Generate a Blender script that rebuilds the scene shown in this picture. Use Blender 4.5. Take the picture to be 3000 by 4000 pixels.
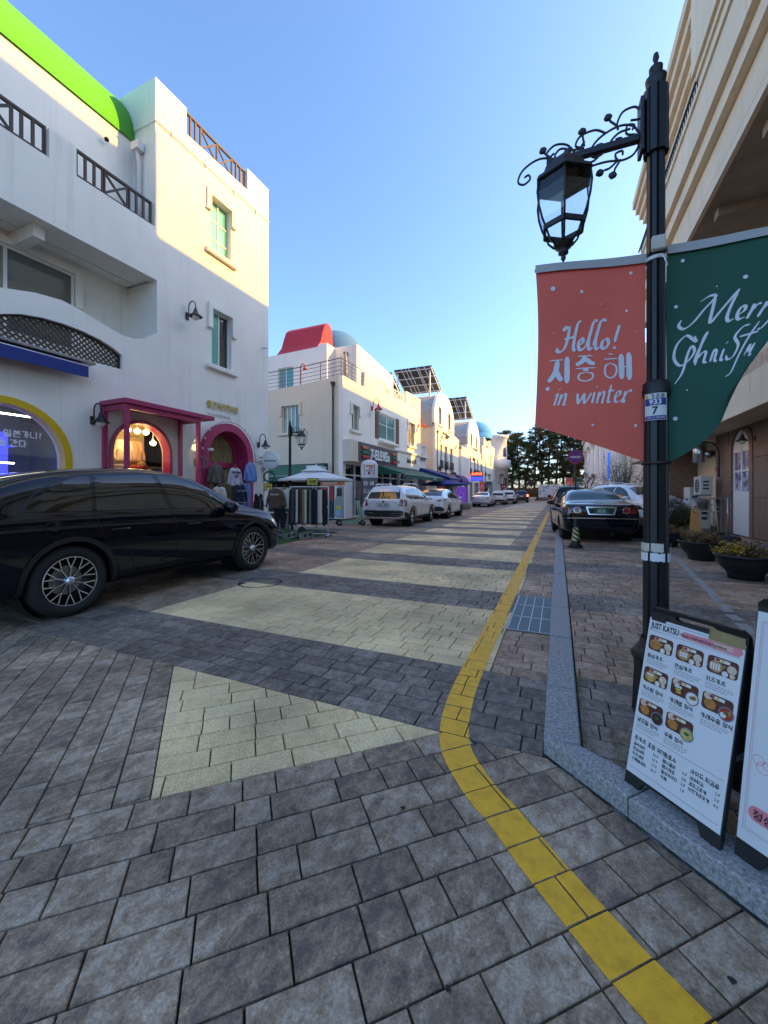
import bpy, bmesh, math, random
from mathutils import Vector, Matrix, noise
from mathutils.bvhtree import BVHTree
from mathutils.geometry import tessellate_polygon, delaunay_2d_cdt
random.seed(7)
R = math.radians
PI = math.pi
scene = bpy.context.scene
for o in list(bpy.data.objects):
 bpy.data.objects.remove(o)
col = scene.collection

# ---------------------------------------------------------------- camera
FPX, HORIZON, EYE, YAW = 1550.0, 1924.0, 1.38, R(23.7)
cam_d = bpy.data.cameras.new('camera')
cam = bpy.data.objects.new('camera', cam_d)
col.objects.link(cam)
cam.location = (0, 0, EYE)
cam.rotation_euler = (R(90), 0, YAW)
cam_d.sensor_fit = 'VERTICAL'
cam_d.sensor_height = 36
cam_d.sensor_width = 27
cam_d.lens = 36 * FPX / 4000
cam_d.shift_y = -(2000 - HORIZON) / 4000
cam_d.clip_start = 0.05
cam_d.clip_end = 3000
scene.camera = cam

# ---------------------------------------------------------------- sky and sun
SUN_EL, SUN_AZ = R(27.0), R(62.4)          # azimuth clockwise from +Y
world = bpy.data.worlds.new('World')
scene.world = world
world.use_nodes = True
wn = world.node_tree.nodes
sky = wn.new('ShaderNodeTexSky')
sky.sky_type = 'NISHITA'
sky.sun_disc = False
sky.sun_elevation = SUN_EL
sky.sun_rotation = SUN_AZ
sky.altitude = 50
sky.air_density = 1.0
sky.dust_density = 1.8
sky.ozone_density = 10.0
bg = wn['Background']
bg.inputs['Strength'].default_value = 0.15
world.node_tree.links.new(sky.outputs[0], bg.inputs[0])
sun_d = bpy.data.lights.new('sun', 'SUN')
sun_d.energy = 2.9
sun_d.angle = R(0.6)
sun_d.color = (1.0, 0.54, 0.08)
sun = bpy.data.objects.new('sun', sun_d)
col.objects.link(sun)
sd = Vector((math.sin(SUN_AZ) * math.cos(SUN_EL), math.cos(SUN_AZ) * math.cos(SUN_EL), math.sin(SUN_EL)))
sun.location = sd * 60
sun.rotation_euler = sd.to_track_quat('Z', 'Y').to_euler()

vs = scene.view_settings
vs.view_transform = 'Standard'
vs.look = 'None'
vs.exposure = 1.95
vs.gamma = 1.0
vs.use_curve_mapping = False
vs.use_white_balance = True          # camera balanced for open shade, as the photograph is
vs.white_balance_temperature = 8700
vs.white_balance_tint = 9
scene.render.engine = 'CYCLES'
scene.cycles.use_denoising = True
scene.cycles.max_bounces = 8
scene.cycles.transparent_max_bounces = 12
scene.cycles.sample_clamp_indirect = 6.0
scene.cycles.caustics_reflective = False
scene.cycles.caustics_refractive = False

# ---------------------------------------------------------------- materials
M = {}
def newmat(name):
 m = bpy.data.materials.new(name)
 m.use_nodes = True
 M[name] = m
 nt = m.node_tree
 return m, nt, nt.nodes['Principled BSDF']

def rgb(h):
 h = h.lstrip('#')
 c = [int(h[i:i + 2], 16) / 255 for i in (0, 2, 4)]
 return tuple(x / 12.92 if x <= .04045 else ((x + .055) / 1.055) ** 2.4 for x in c)

def mat(name, c, rough=.6, metal=0.0, var=.0, vscale=6.0, bump=0.0, bscale=60.0, coat=0.0, spec=.5, emit=None, es=0.0):
 """plain principled material with optional colour mottling and fine relief"""
 if name in M:
  return M[name]
 if isinstance(c, str):
  c = rgb(c)
 m, nt, b = newmat(name)
 b.inputs['Base Color'].default_value = (*c, 1)
 b.inputs['Roughness'].default_value = rough
 b.inputs['Metallic'].default_value = metal
 b.inputs['Coat Weight'].default_value = coat
 b.inputs['Coat Roughness'].default_value = .03
 b.inputs['Specular IOR Level'].default_value = spec
 if emit:
  b.inputs['Emission Color'].default_value = (*emit, 1)
  b.inputs['Emission Strength'].default_value = es
 tc = None
 if var or bump:
  tc = nt.nodes.new('ShaderNodeTexCoord')
 if var:
  n = nt.nodes.new('ShaderNodeTexNoise')
  n.inputs['Scale'].default_value = vscale
  n.inputs['Detail'].default_value = 6
  n.inputs['Roughness'].default_value = .65
  nt.links.new(tc.outputs['Object'], n.inputs['Vector'])
  mr = nt.nodes.new('ShaderNodeMapRange')
  mr.inputs['From Min'].default_value = .3
  mr.inputs['From Max'].default_value = .7
  mr.inputs['To Min'].default_value = 1 - var
  mr.inputs['To Max'].default_value = 1 + var
  nt.links.new(n.outputs['Fac'], mr.inputs['Value'])
  mx = nt.nodes.new('ShaderNodeVectorMath')
  mx.operation = 'SCALE'
  mx.inputs[0].default_value = c
  nt.links.new(mr.outputs[0], mx.inputs['Scale'])
  nt.links.new(mx.outputs[0], b.inputs['Base Color'])
 if bump:
  n2 = nt.nodes.new('ShaderNodeTexNoise')
  n2.inputs['Scale'].default_value = bscale
  n2.inputs['Detail'].default_value = 4
  nt.links.new(tc.outputs['Object'], n2.inputs['Vector'])
  bp = nt.nodes.new('ShaderNodeBump')
  bp.inputs['Strength'].default_value = bump
  bp.inputs['Distance'].default_value = .01
  nt.links.new(n2.outputs['Fac'], bp.inputs['Height'])
  nt.links.new(bp.outputs[0], b.inputs['Normal'])
 return m

def wall_mat(name, c, stain=.25, streak_c=(.30, .27, .23), bump=.35):
 """painted render: soft mottling, rain streaks running down, fine plaster grain"""
 m, nt, b = newmat(name)
 N, L = nt.nodes, nt.links
 tc = N.new('ShaderNodeTexCoord')
 n1 = N.new('ShaderNodeTexNoise'); n1.inputs['Scale'].default_value = .8; n1.inputs['Detail'].default_value = 7; n1.inputs['Roughness'].default_value = .6
 L.new(tc.outputs['Object'], n1.inputs['Vector'])
 mp = N.new('ShaderNodeMapping'); mp.inputs['Scale'].default_value = (2.6, 2.6, .12)
 L.new(tc.outputs['Object'], mp.inputs['Vector'])
 n2 = N.new('ShaderNodeTexNoise'); n2.inputs['Scale'].default_value = 1.3; n2.inputs['Detail'].default_value = 8; n2.inputs['Roughness'].default_value = .7
 L.new(mp.outputs[0], n2.inputs['Vector'])
 r2 = N.new('ShaderNodeMapRange'); r2.inputs['From Min'].default_value = .55; r2.inputs['From Max'].default_value = .8
 r2.inputs['To Max'].default_value = stain
 L.new(n2.outputs['Fac'], r2.inputs['Value'])
 r1 = N.new('ShaderNodeMapRange'); r1.inputs['From Min'].default_value = .3; r1.inputs['From Max'].default_value = .7
 r1.inputs['To Min'].default_value = .93; r1.inputs['To Max'].default_value = 1.03
 L.new(n1.outputs['Fac'], r1.inputs['Value'])
 mx = N.new('ShaderNodeMix'); mx.data_type = 'RGBA'
 mx.inputs['A'].default_value = (*c, 1); mx.inputs['B'].default_value = (*streak_c, 1)
 L.new(r2.outputs[0], mx.inputs['Factor'])
 sc = N.new('ShaderNodeVectorMath'); sc.operation = 'SCALE'
 L.new(mx.outputs['Result'], sc.inputs[0]); L.new(r1.outputs[0], sc.inputs['Scale'])
 L.new(sc.outputs[0], b.inputs['Base Color'])
 b.inputs['Roughness'].default_value = .85
 n3 = N.new('ShaderNodeTexNoise'); n3.inputs['Scale'].default_value = 28; n3.inputs['Detail'].default_value = 5
 L.new(tc.outputs['Object'], n3.inputs['Vector'])
 bp = N.new('ShaderNodeBump'); bp.inputs['Strength'].default_value = bump; bp.inputs['Distance'].default_value = .012
 L.new(n3.outputs['Fac'], bp.inputs['Height']); L.new(bp.outputs[0], b.inputs['Normal'])
 return m

def paver_mat(name, ca, cb, cc, single):
 """concrete paver: two tones clouded together, pitted face; a random tone for every stone"""
 m, nt, b = newmat(name)
 N, L = nt.nodes, nt.links
 geo = N.new('ShaderNodeNewGeometry')
 if single:
  oi = N.new('ShaderNodeObjectInfo'); rnd = oi.outputs['Random']
 else:
  at = N.new('ShaderNodeAttribute'); at.attribute_name = 'tone'; rnd = at.outputs['Fac']
 off = N.new('ShaderNodeVectorMath'); off.operation = 'SCALE'; off.inputs[0].default_value = (37, 19, 53)
 L.new(rnd, off.inputs['Scale'])
 pos = N.new('ShaderNodeVectorMath'); pos.operation = 'ADD'
 L.new(geo.outputs['Position'], pos.inputs[0]); L.new(off.outputs[0], pos.inputs[1])
 mp = N.new('ShaderNodeMapping'); mp.inputs['Rotation'].default_value = (0, 0, R(-47)); mp.inputs['Scale'].default_value = (1.0, .7, 1)
 L.new(pos.outputs[0], mp.inputs['Vector'])
 n1 = N.new('ShaderNodeTexNoise'); n1.inputs['Scale'].default_value = 17; n1.inputs['Detail'].default_value = 10; n1.inputs['Roughness'].default_value = .74; n1.inputs['Distortion'].default_value = .2
 L.new(mp.outputs[0], n1.inputs['Vector'])
 ad = N.new('ShaderNodeMath'); ad.operation = 'MULTIPLY_ADD'; ad.inputs[1].default_value = .15; ad.inputs[2].default_value = -.075
 L.new(rnd, ad.inputs[0])
 sm = N.new('ShaderNodeMath'); sm.operation = 'ADD'
 L.new(n1.outputs['Fac'], sm.inputs[0]); L.new(ad.outputs[0], sm.inputs[1])
 cr = N.new('ShaderNodeValToRGB')
 e = cr.color_ramp.elements
 e[0].position = .36; e[0].color = (*ca, 1)
 e[1].position = .64; e[1].color = (*cc, 1)
 x = e.new(.5); x.color = (*cb, 1)
 L.new(sm.outputs[0], cr.inputs['Fac'])
 n2 = N.new('ShaderNodeTexNoise'); n2.inputs['Scale'].default_value = 95; n2.inputs['Detail'].default_value = 3; n2.inputs['Roughness'].default_value = .8
 L.new(geo.outputs['Position'], n2.inputs['Vector'])
 r2 = N.new('ShaderNodeMapRange'); r2.inputs['From Min'].default_value = .3; r2.inputs['From Max'].default_value = .7
 r2.inputs['To Min'].default_value = .62; r2.inputs['To Max'].default_value = 1.38
 L.new(n2.outputs['Fac'], r2.inputs['Value'])
 n4 = N.new('ShaderNodeTexNoise'); n4.inputs['Scale'].default_value = 1.1; n4.inputs['Detail'].default_value = 6
 L.new(geo.outputs['Position'], n4.inputs['Vector'])
 r4 = N.new('ShaderNodeMapRange'); r4.inputs['From Min'].default_value = .35; r4.inputs['From Max'].default_value = .65
 r4.inputs['To Min'].default_value = .66; r4.inputs['To Max'].default_value = 1.2
 L.new(n4.outputs['Fac'], r4.inputs['Value'])
 mm = N.new('ShaderNodeMath'); mm.operation = 'MULTIPLY'
 L.new(r2.outputs[0], mm.inputs[0]); L.new(r4.outputs[0], mm.inputs[1])
 sc = N.new('ShaderNodeVectorMath'); sc.operation = 'SCALE'
 L.new(cr.outputs[0], sc.inputs[0]); L.new(mm.outputs[0], sc.inputs['Scale'])
 L.new(sc.outputs[0], b.inputs['Base Color'])
 b.inputs['Roughness'].default_value = .72
 bp = N.new('ShaderNodeBump'); bp.inputs['Strength'].default_value = .35; bp.inputs['Distance'].default_value = .004
 L.new(n2.outputs['Fac'], bp.inputs['Height']); L.new(bp.outputs[0], b.inputs['Normal'])
 return m

def glass_mat(name, tint=(1, 1, 1), ior=1.5, rough=.0):
 m = bpy.data.materials.new(name); m.use_nodes = True; M[name] = m
 nt = m.node_tree; N, L = nt.nodes, nt.links
 N.remove(N['Principled BSDF'])
 t = N.new('ShaderNodeBsdfTransparent'); t.inputs[0].default_value = (*tint, 1)
 g = N.new('ShaderNodeBsdfGlossy'); g.inputs['Roughness'].default_value = rough
 lw = N.new('ShaderNodeLayerWeight'); lw.inputs['Blend'].default_value = .5
 pw_ = N.new('ShaderNodeMath'); pw_.operation = 'POWER'; pw_.inputs[1].default_value = 4.0
 L.new(lw.outputs['Facing'], pw_.inputs[0])
 f = N.new('ShaderNodeMath'); f.operation = 'MULTIPLY_ADD'; f.inputs[1].default_value = .75; f.inputs[2].default_value = ((ior - 1) / (ior + 1)) ** 2 * 1.6
 L.new(pw_.outputs[0], f.inputs[0])
 mx = N.new('ShaderNodeMixShader')
 L.new(f.outputs[0], mx.inputs[0]); L.new(t.outputs[0], mx.inputs[1]); L.new(g.outputs[0], mx.inputs[2])
 L.new(mx.outputs[0], N['Material Output'].inputs['Surface'])
 return m

wall_mat('white_render', (.88, .84, .77), .5, (.48, .45, .41))
wall_mat('white_render_far', (.86, .82, .75), .3, (.45, .42, .37))
wall_mat('beige_render', (.70, .62, .50), .35, (.50, .42, .32))
wall_mat('cream_render', (.76, .63, .46), .6, (.25, .21, .16))
wall_mat('grey_vault', (.42, .39, .36), .8, (.12, .11, .10))
wall_mat('green_vault', (.06, .42, .04), .4, (.04, .25, .03), .8)
wall_mat('red_paint', (.58, .035, .05), .3, (.4, .04, .05))
wall_mat('blue_dome', (.05, .19, .36), .3, (.05, .12, .2))
wall_mat('sky_blue_dome', (.03, .28, .55), .2, (.03, .2, .4))
mat('wood_dark', (.058, .036, .028), .65, var=.3, vscale=12, bump=.3, bscale=40)
mat('wood_mid', (.16, .075, .035), .6, var=.3, vscale=12)
mat('pink', (.46, .035, .12), .4, var=.08)
mat('yellow_frame', (.72, .45, .015), .45)
mat('navy_cloth', (.01, .035, .20), .8, var=.12)
mat('green_cloth', (.012, .115, .075), .8, var=.15)
mat('purple_cloth', (.085, .03, .19), .8)
mat('brown_cloth', (.25, .10, .05), .8)
mat('white_cloth', (.78, .78, .78), .8)
mat('black_iron', (.012, .012, .013), .42, var=.3, vscale=14, bump=.15, bscale=35)
mat('brown_iron', (.05, .028, .02), .5)
mat('white_metal', (.75, .75, .74), .4)
mat('grey_metal', (.34, .35, .36), .4, .7)
mat('steel', (.55, .56, .57), .3, 1.0)
mat('white_frame', (.74, .74, .72), .4)
mat('teal_pane', (.045, .22, .20), .08, spec=.9)
mat('teal_pane_light', (.08, .40, .32), .12, spec=.8)
mat('dark_pane', (.012, .016, .018), .04, spec=1.0)
mat('grey_pane', (.11, .125, .12), .05, spec=1.0)
mat('curtain_pane', (.20, .22, .17), .15, spec=.8, var=.25, vscale=4)
glass_mat('clear_glass')
glass_mat('lamp_glass', (.90, .93, .95), 1.55, .02)
mat('lamp_bowl', (.75, .73, .66), .25)
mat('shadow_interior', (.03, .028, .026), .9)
mat('warm_interior', (.72, .60, .40), .9)
mat('bulb', (1, .9, .7), .4, emit=(1, .80, .45), es=3)
mat('tube_light', (1, 1, 1), .4, emit=(.85, .93, 1), es=3)
mat('blue_neon', (.1, .1, .6), .4, emit=(.02, .05, 1.0), es=.5)
mat('white_print', (.80, .80, .80), .6)
mat('black_print', (.015, .015, .015), .6)
mat('gold_letter', (.62, .42, .07), .4, .3)
mat('silver_letter', (.7, .7, .72), .35, .2)
mat('plastic_black', (.012, .012, .013), .45)
mat('plastic_white', (.78, .78, .77), .35)
mat('rubber', (.018, .018, .018), .8, bump=.3, bscale=90)
mat('concrete', (.30, .29, .27), .9, var=.2, bump=.4)
mat('granite', (.31, .30, .29), .75, var=.65, vscale=75, bump=.3, bscale=75)
mat('stone_brown', (.21, .125, .09), .6, var=.25, vscale=5, bump=.1)
mat('turf', (.02, .095, .015), .95, var=.5, vscale=120, bump=1, bscale=200)
mat('joint_sand', (.022, .02, .018), .95, var=.3, vscale=30, bump=.5)
mat('yellow_paint', (1.0, .47, .02), .65, var=.22, vscale=16, bump=.3, bscale=150)
def worn(m, under, lo=.60, hi=.70):
 nt = m.node_tree; N, L = nt.nodes, nt.links; b = N['Principled BSDF']
 src = b.inputs['Base Color'].links[0].from_socket
 g = N.new('ShaderNodeNewGeometry'); n = N.new('ShaderNodeTexNoise'); n.inputs['Scale'].default_value = 26; n.inputs['Detail'].default_value = 9; n.inputs['Roughness'].default_value = .8
 L.new(g.outputs['Position'], n.inputs['Vector'])
 r = N.new('ShaderNodeMapRange'); r.inputs['From Min'].default_value = lo; r.inputs['From Max'].default_value = hi; r.inputs['To Max'].default_value = .75
 L.new(n.outputs['Fac'], r.inputs['Value'])
 mx = N.new('ShaderNodeMix'); mx.data_type = 'RGBA'; mx.inputs['B'].default_value = (*under, 1)
 L.new(src, mx.inputs['A']); L.new(r.outputs[0], mx.inputs['Factor']); L.new(mx.outputs['Result'], b.inputs['Base Color'])
worn(M['yellow_paint'], (.22, .17, .12))
mat('white_paint', (.42, .40, .38), .7, var=.3, vscale=20)
PC = {'grey': ((.115, .082, .066), (.215, .16, .122), (.335, .26, .20)),
  'mix': ((.17, .12, .088), (.37, .24, .15), (.54, .41, .295)),
  'brown': ((.24, .135, .085), (.43, .25, .155), (.56, .37, .25)),
  'cream': ((.74, .50, .25), (.86, .60, .31), (.90, .65, .36))}
for k, (a_, b_, c_) in PC.items():
 paver_mat('paver_' + k, a_, b_, c_, False)
 paver_mat('paver_one_' + k, a_, b_, c_, True)

# ---------------------------------------------------------------- mesh helpers
class Frame:
 """2D sheet coordinates (u, v) with depth w along the normal, placed in space"""
 def __init__(s, o, u, v, n=None):
  s.o = Vector(o); s.u = Vector(u).normalized(); s.v = Vector(v).normalized()
  s.n = Vector(n).normalized() if n else s.u.cross(s.v)
 def p(s, u, v, w=0.0):
  return s.o + s.u * u + s.v * v + s.n * w
def street_left(x):   # facade facing the street from the left: u = world Y, v = Z, normal +X
 return Frame((x, 0, 0), (0, 1, 0), (0, 0, 1), (1, 0, 0))
def street_right(x):  # facade on the right: u = world Y, normal -X
 return Frame((x, 0, 0), (0, 1, 0), (0, 0, 1), (-1, 0, 0))
def facing_us(y):     # wall across, facing the camera: u = world X, normal -Y
 return Frame((0, y, 0), (1, 0, 0), (0, 0, 1), (0, -1, 0))
def flat(z=0.0):
 return Frame((0, 0, z), (1, 0, 0), (0, 1, 0), (0, 0, 1))
def at(o, rz=0.0):    # sheet standing at o, u to the right seen from -Y, turned rz
 return Frame(o, (math.cos(rz), math.sin(rz), 0), (0, 0, 1), (math.sin(rz), -math.cos(rz), 0))

def arch(uc, v0, half, vs_, n=20, rise=None):
 """arched opening outline: straight sides from v0 up to the spring line vs_, half round above"""
 rise = half if rise is None else rise
 pts = [(uc - half, v0), (uc + half, v0)]
 for i in range(n + 1):
  a = PI * i / n
  pts.append((uc + half * math.cos(a), vs_ + rise * math.sin(a)))
 return pts
def rect(u0, v0, u1, v1):
 return [(u0, v0), (u1, v0), (u1, v1), (u0, v1)]
def circle(u, v, r, n=24, ry=None, a0=0):
 ry = r if ry is None else ry
 return [(u + r * math.cos(a0 + 2 * PI * i / n), v + ry * math.sin(a0 + 2 * PI * i / n)) for i in range(n)]
def rrect(u0, v0, u1, v1, r, n=5):
 pts = []
 for cx, cy, a in ((u1 - r, v0 + r, -PI / 2), (u1 - r, v1 - r, 0), (u0 + r, v1 - r, PI / 2), (u0 + r, v0 + r, PI)):
  for i in range(n + 1):
   t = a + PI / 2 * i / n
   pts.append((cx + r * math.cos(t), cy + r * math.sin(t)))
 return pts
def smooth_path(pts, n=6, closed=False):
 """Catmull-Rom through the points (2D or 3D)"""
 P = [Vector(p) for p in pts]
 out = []
 m = len(P)
 rng = range(m if closed else m - 1)
 for i in rng:
  p1, p2 = P[i], P[(i + 1) % m]
  p0 = P[i - 1] if (i > 0 or closed) else p1 * 2 - p2
  p3 = P[(i + 2) % m] if (i + 2 < m or closed) else p2 * 2 - p1
  for k in range(n):
   t = k / n
   out.append(.5 * ((2 * p1) + (p2 - p0) * t + (2 * p0 - 5 * p1 + 4 * p2 - p3) * t * t + (3 * p1 - p0 - 3 * p2 + p3) * t ** 3))
 if not closed:
  out.append(P[-1])
 return out

class MB:
 def __init__(s):
  s.v = []; s.f = []; s.m = []; s.mats = []; s.sm = []
 def mi(s, m):
  m = M[m] if isinstance(m, str) else m
  if m not in s.mats:
   s.mats.append(m)
  return s.mats.index(m)
 def add(s, vs_, fs, m, smooth=False):
  b = len(s.v); k = s.mi(m)
  s.v += [tuple(x) for x in vs_]
  for f in fs:
   s.f.append(tuple(b + i for i in f)); s.m.append(k); s.sm.append(smooth)
  return s
 def box(s, x0, y0, z0, x1, y1, z1, m, bev=0.0):
  if x0 > x1: x0, x1 = x1, x0
  if y0 > y1: y0, y1 = y1, y0
  if z0 > z1: z0, z1 = z1, z0
  return s.fbox(Frame((0, 0, 0), (1, 0, 0), (0, 1, 0), (0, 0, 1)), x0, y0, z0, x1, y1, z1, m, bev)
 def fbox(s, F, u0, v0, w0, u1, v1, w1, m, bev=0.0):
  if bev > 0:
   bev = min(bev, abs(u1 - u0) * .45, abs(v1 - v0) * .45, abs(w1 - w0) * .45)
   V = []; idx = {}
   for i in (0, 1):
    for j in (0, 1):
     for k in (0, 1):
      for ax in range(3):
       c = [(u0, u1)[i], (v0, v1)[j], (w0, w1)[k]]
       for a2 in range(3):
        if a2 != ax:
         sgn = (i, j, k)[a2]
         lo = (u0, v0, w0)[a2] < (u1, v1, w1)[a2]
         c[a2] += (-bev if sgn else bev) * (1 if lo else -1)
       idx[i, j, k, ax] = len(V); V.append(F.p(*c))
   fs = []
   for ax in range(3):
    o1, o2 = [a for a in range(3) if a != ax]
    for sgn in (0, 1):
     q = []
     for a_, b_ in ((0, 0), (1, 0), (1, 1), (0, 1)):
      t = [0, 0, 0]; t[ax] = sgn; t[o1] = a_; t[o2] = b_
      q.append(idx[t[0], t[1], t[2], ax])
     fs.append(q)
   for ax in range(3):
    o1, o2 = [a for a in range(3) if a != ax]
    for a_ in (0, 1):
     for b_ in (0, 1):
      t = [0, 0, 0]; t[o1] = a_; t[o2] = b_
      t0 = list(t); t0[ax] = 0; t1 = list(t); t1[ax] = 1
      fs.append([idx[(*t0, o1)], idx[(*t1, o1)], idx[(*t1, o2)], idx[(*t0, o2)]])
   for i in (0, 1):
    for j in (0, 1):
     for k in (0, 1):
      fs.append([idx[i, j, k, a] for a in range(3)])
   return s.add(V, fs, m)
  V = [F.p(u, v, w) for w in (w0, w1) for v in (v0, v1) for u in (u0, u1)]
  return s.add(V, [(0, 1, 3, 2), (4, 6, 7, 5), (0, 4, 5, 1), (2, 3, 7, 6), (0, 2, 6, 4), (1, 5, 7, 3)], m)
 def quad(s, a, b, c, d, m):
  return s.add([a, b, c, d], [(0, 1, 2, 3)], m)
 def plate(s, F, outer, holes=(), w=0.0, t=.05, m='white_render', back=True, mside=None):
  """sheet with openings: front face at depth w, thickness t behind it, reveals round every opening"""
  loops = [list(outer)] + [list(h) for h in holes]
  flatp = [p for l in loops for p in l]
  tri = tessellate_polygon([[Vector((p[0], p[1], 0)) for p in l] for l in loops])
  n = len(flatp)
  V = [F.p(p[0], p[1], w) for p in flatp]
  fs = [tuple(x) for x in tri]
  if t <= 0:
   return s.add(V, fs, m)
  Vb = [F.p(p[0], p[1], w - t) for p in flatp]
  s.add(V, fs, m)
  if back:
   s.add(Vb, [tuple(reversed(x)) for x in tri], m)
  sides = []; b = 0
  for l in loops:
   k = len(l)
   for i in range(k):
    j = (i + 1) % k
    sides.append((b + i, b + j, n + b + j, n + b + i))
   b += k
  return s.add(V + Vb, sides, mside or m)
 def ring(s, F, outer, inner, w, t, m):
  """frame between two outlines of the same count"""
  n = len(outer)
  V = [F.p(*p, w) for p in outer] + [F.p(*p, w) for p in inner] + [F.p(*p, w - t) for p in outer] + [F.p(*p, w - t) for p in inner]
  fs = []
  for i in range(n):
   j = (i + 1) % n
   fs += [(i, j, n + j, n + i), (2 * n + i, 3 * n + i, 3 * n + j, 2 * n + j), (i, 2 * n + i, 2 * n + j, j), (n + i, n + j, 3 * n + j, 3 * n + i)]
  return s.add(V, fs, m)
 def tube(s, pts, r, m, n=8, cap=True, closed=False, smooth=True):
  P = [Vector(p) for p in pts]
  rs = r if isinstance(r, (list, tuple)) else [r] * len(P)
  V = []; fs = []
  up = Vector((0, 0, 1))
  k = len(P)
  prev = None
  for i, p in enumerate(P):
   a = P[i - 1] if (i > 0 or closed) else p
   b = P[(i + 1) % k] if (i < k - 1 or closed) else p
   d = (b - a)
   d = d.normalized() if d.length > 1e-9 else Vector((0, 0, 1))
   if prev is None:
    x = d.cross(up) if abs(d.z) < .95 else d.cross(Vector((1, 0, 0)))
   else:
    x = prev - d * prev.dot(d)
   x.normalize(); prev = x
   y = d.cross(x)
   for j in range(n):
    t = 2 * PI * j / n
    V.append(p + (x * math.cos(t) + y * math.sin(t)) * rs[i])
  for i in range(k if closed else k - 1):
   for j in range(n):
    i2 = (i + 1) % k; j2 = (j + 1) % n
    fs.append((i * n + j, i * n + j2, i2 * n + j2, i2 * n + j))
  s.add(V, fs, m, smooth)
  if cap and not closed:
   s.add(V[:n], [tuple(range(n))], m); s.add(V[-n:], [tuple(range(n - 1, -1, -1))], m)
  return s
 def bar(s, a, b, w, h, m):
  """square bar from a to b"""
  a, b = Vector(a), Vector(b); d = (b - a).normalized()
  x = d.cross(Vector((0, 0, 1)))
  if x.length < 1e-4: x = Vector((1, 0, 0))
  x.normalize(); y = x.cross(d)
  V = [p + x * sx * w / 2 + y * sy * h / 2 for p in (a, b) for sx, sy in ((-1, -1), (1, -1), (1, 1), (-1, 1))]
  return s.add(V, [(3, 2, 1, 0), (4, 5, 6, 7), (0, 1, 5, 4), (1, 2, 6, 5), (2, 3, 7, 6), (3, 0, 4, 7)], m)
 def lathe(s, prof, m, c=(0, 0, 0), n=20, axis='z', smooth=True, a0=0.0, a1=2 * PI):
  """prof: list of (radius, height)"""
  c = Vector(c); V = []; fs = []
  full = abs(a1 - a0 - 2 * PI) < 1e-6
  cols = n if full else n + 1
  for r, h in prof:
   for j in range(cols):
    t = a0 + (a1 - a0) * j / n
    x, y = r * math.cos(t), r * math.sin(t)
    q = {'z': (x, y, h), 'x': (h, x, y), 'y': (x, h, y)}[axis]
    V.append(c + Vector(q))
  for i in range(len(prof) - 1):
   for j in range(n):
    j2 = (j + 1) % cols
    fs.append((i * cols + j, i * cols + j2, (i + 1) * cols + j2, (i + 1) * cols + j))
  return s.add(V, fs, m, smooth)
 def prism(s, F, outline, w0, w1, m):
  return s.plate(F, outline, w=w1, t=w1 - w0, m=m)
 def build(s, name, parent=None, kind=None, local=True):
  me = bpy.data.meshes.new(name)
  off = Vector((0, 0, 0))
  if parent is not None and not local:
   p = parent
   while p is not None:
    off += p.location; p = p.parent
  me.from_pydata([tuple(Vector(v) - off) for v in s.v] if off.length else s.v, [], s.f)
  for m in s.mats:
   me.materials.append(m)
  me.polygons.foreach_set('material_index', s.m)
  me.polygons.foreach_set('use_smooth', s.sm)
  me.validate()
  bm = bmesh.new(); bm.from_mesh(me)
  bmesh.ops.remove_doubles(bm, verts=bm.verts, dist=1e-5)
  bmesh.ops.delete(bm, geom=[v for v in bm.verts if not v.link_faces], context='VERTS')
  bmesh.ops.recalc_face_normals(bm, faces=bm.faces)
  bm.to_mesh(me); bm.free()
  o = bpy.data.objects.new(name, me)
  col.objects.link(o)
  if parent is not None:
   o.parent = parent
  if kind:
   o['kind'] = kind
  return o

def thing(name, label, cat, loc=(0, 0, 0), rz=0.0, group=None):
 o = bpy.data.objects.new(name, None)
 o.empty_display_size = .2
 col.objects.link(o)
 o.location = loc; o.rotation_euler = (0, 0, rz)
 o['label'] = label; o['category'] = cat
 if group: o['group'] = group
 return o
def tag(o, label, cat, group=None):
 o['label'] = label; o['category'] = cat
 if group: o['group'] = group
 return o
def struct(o):
 o['kind'] = 'structure'; return o
def copy_tree(o, parent=None):
 c = o.copy(); col.objects.link(c)
 if parent is not None: c.parent = parent
 for ch in o.children: copy_tree(ch, c)
 return c

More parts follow.
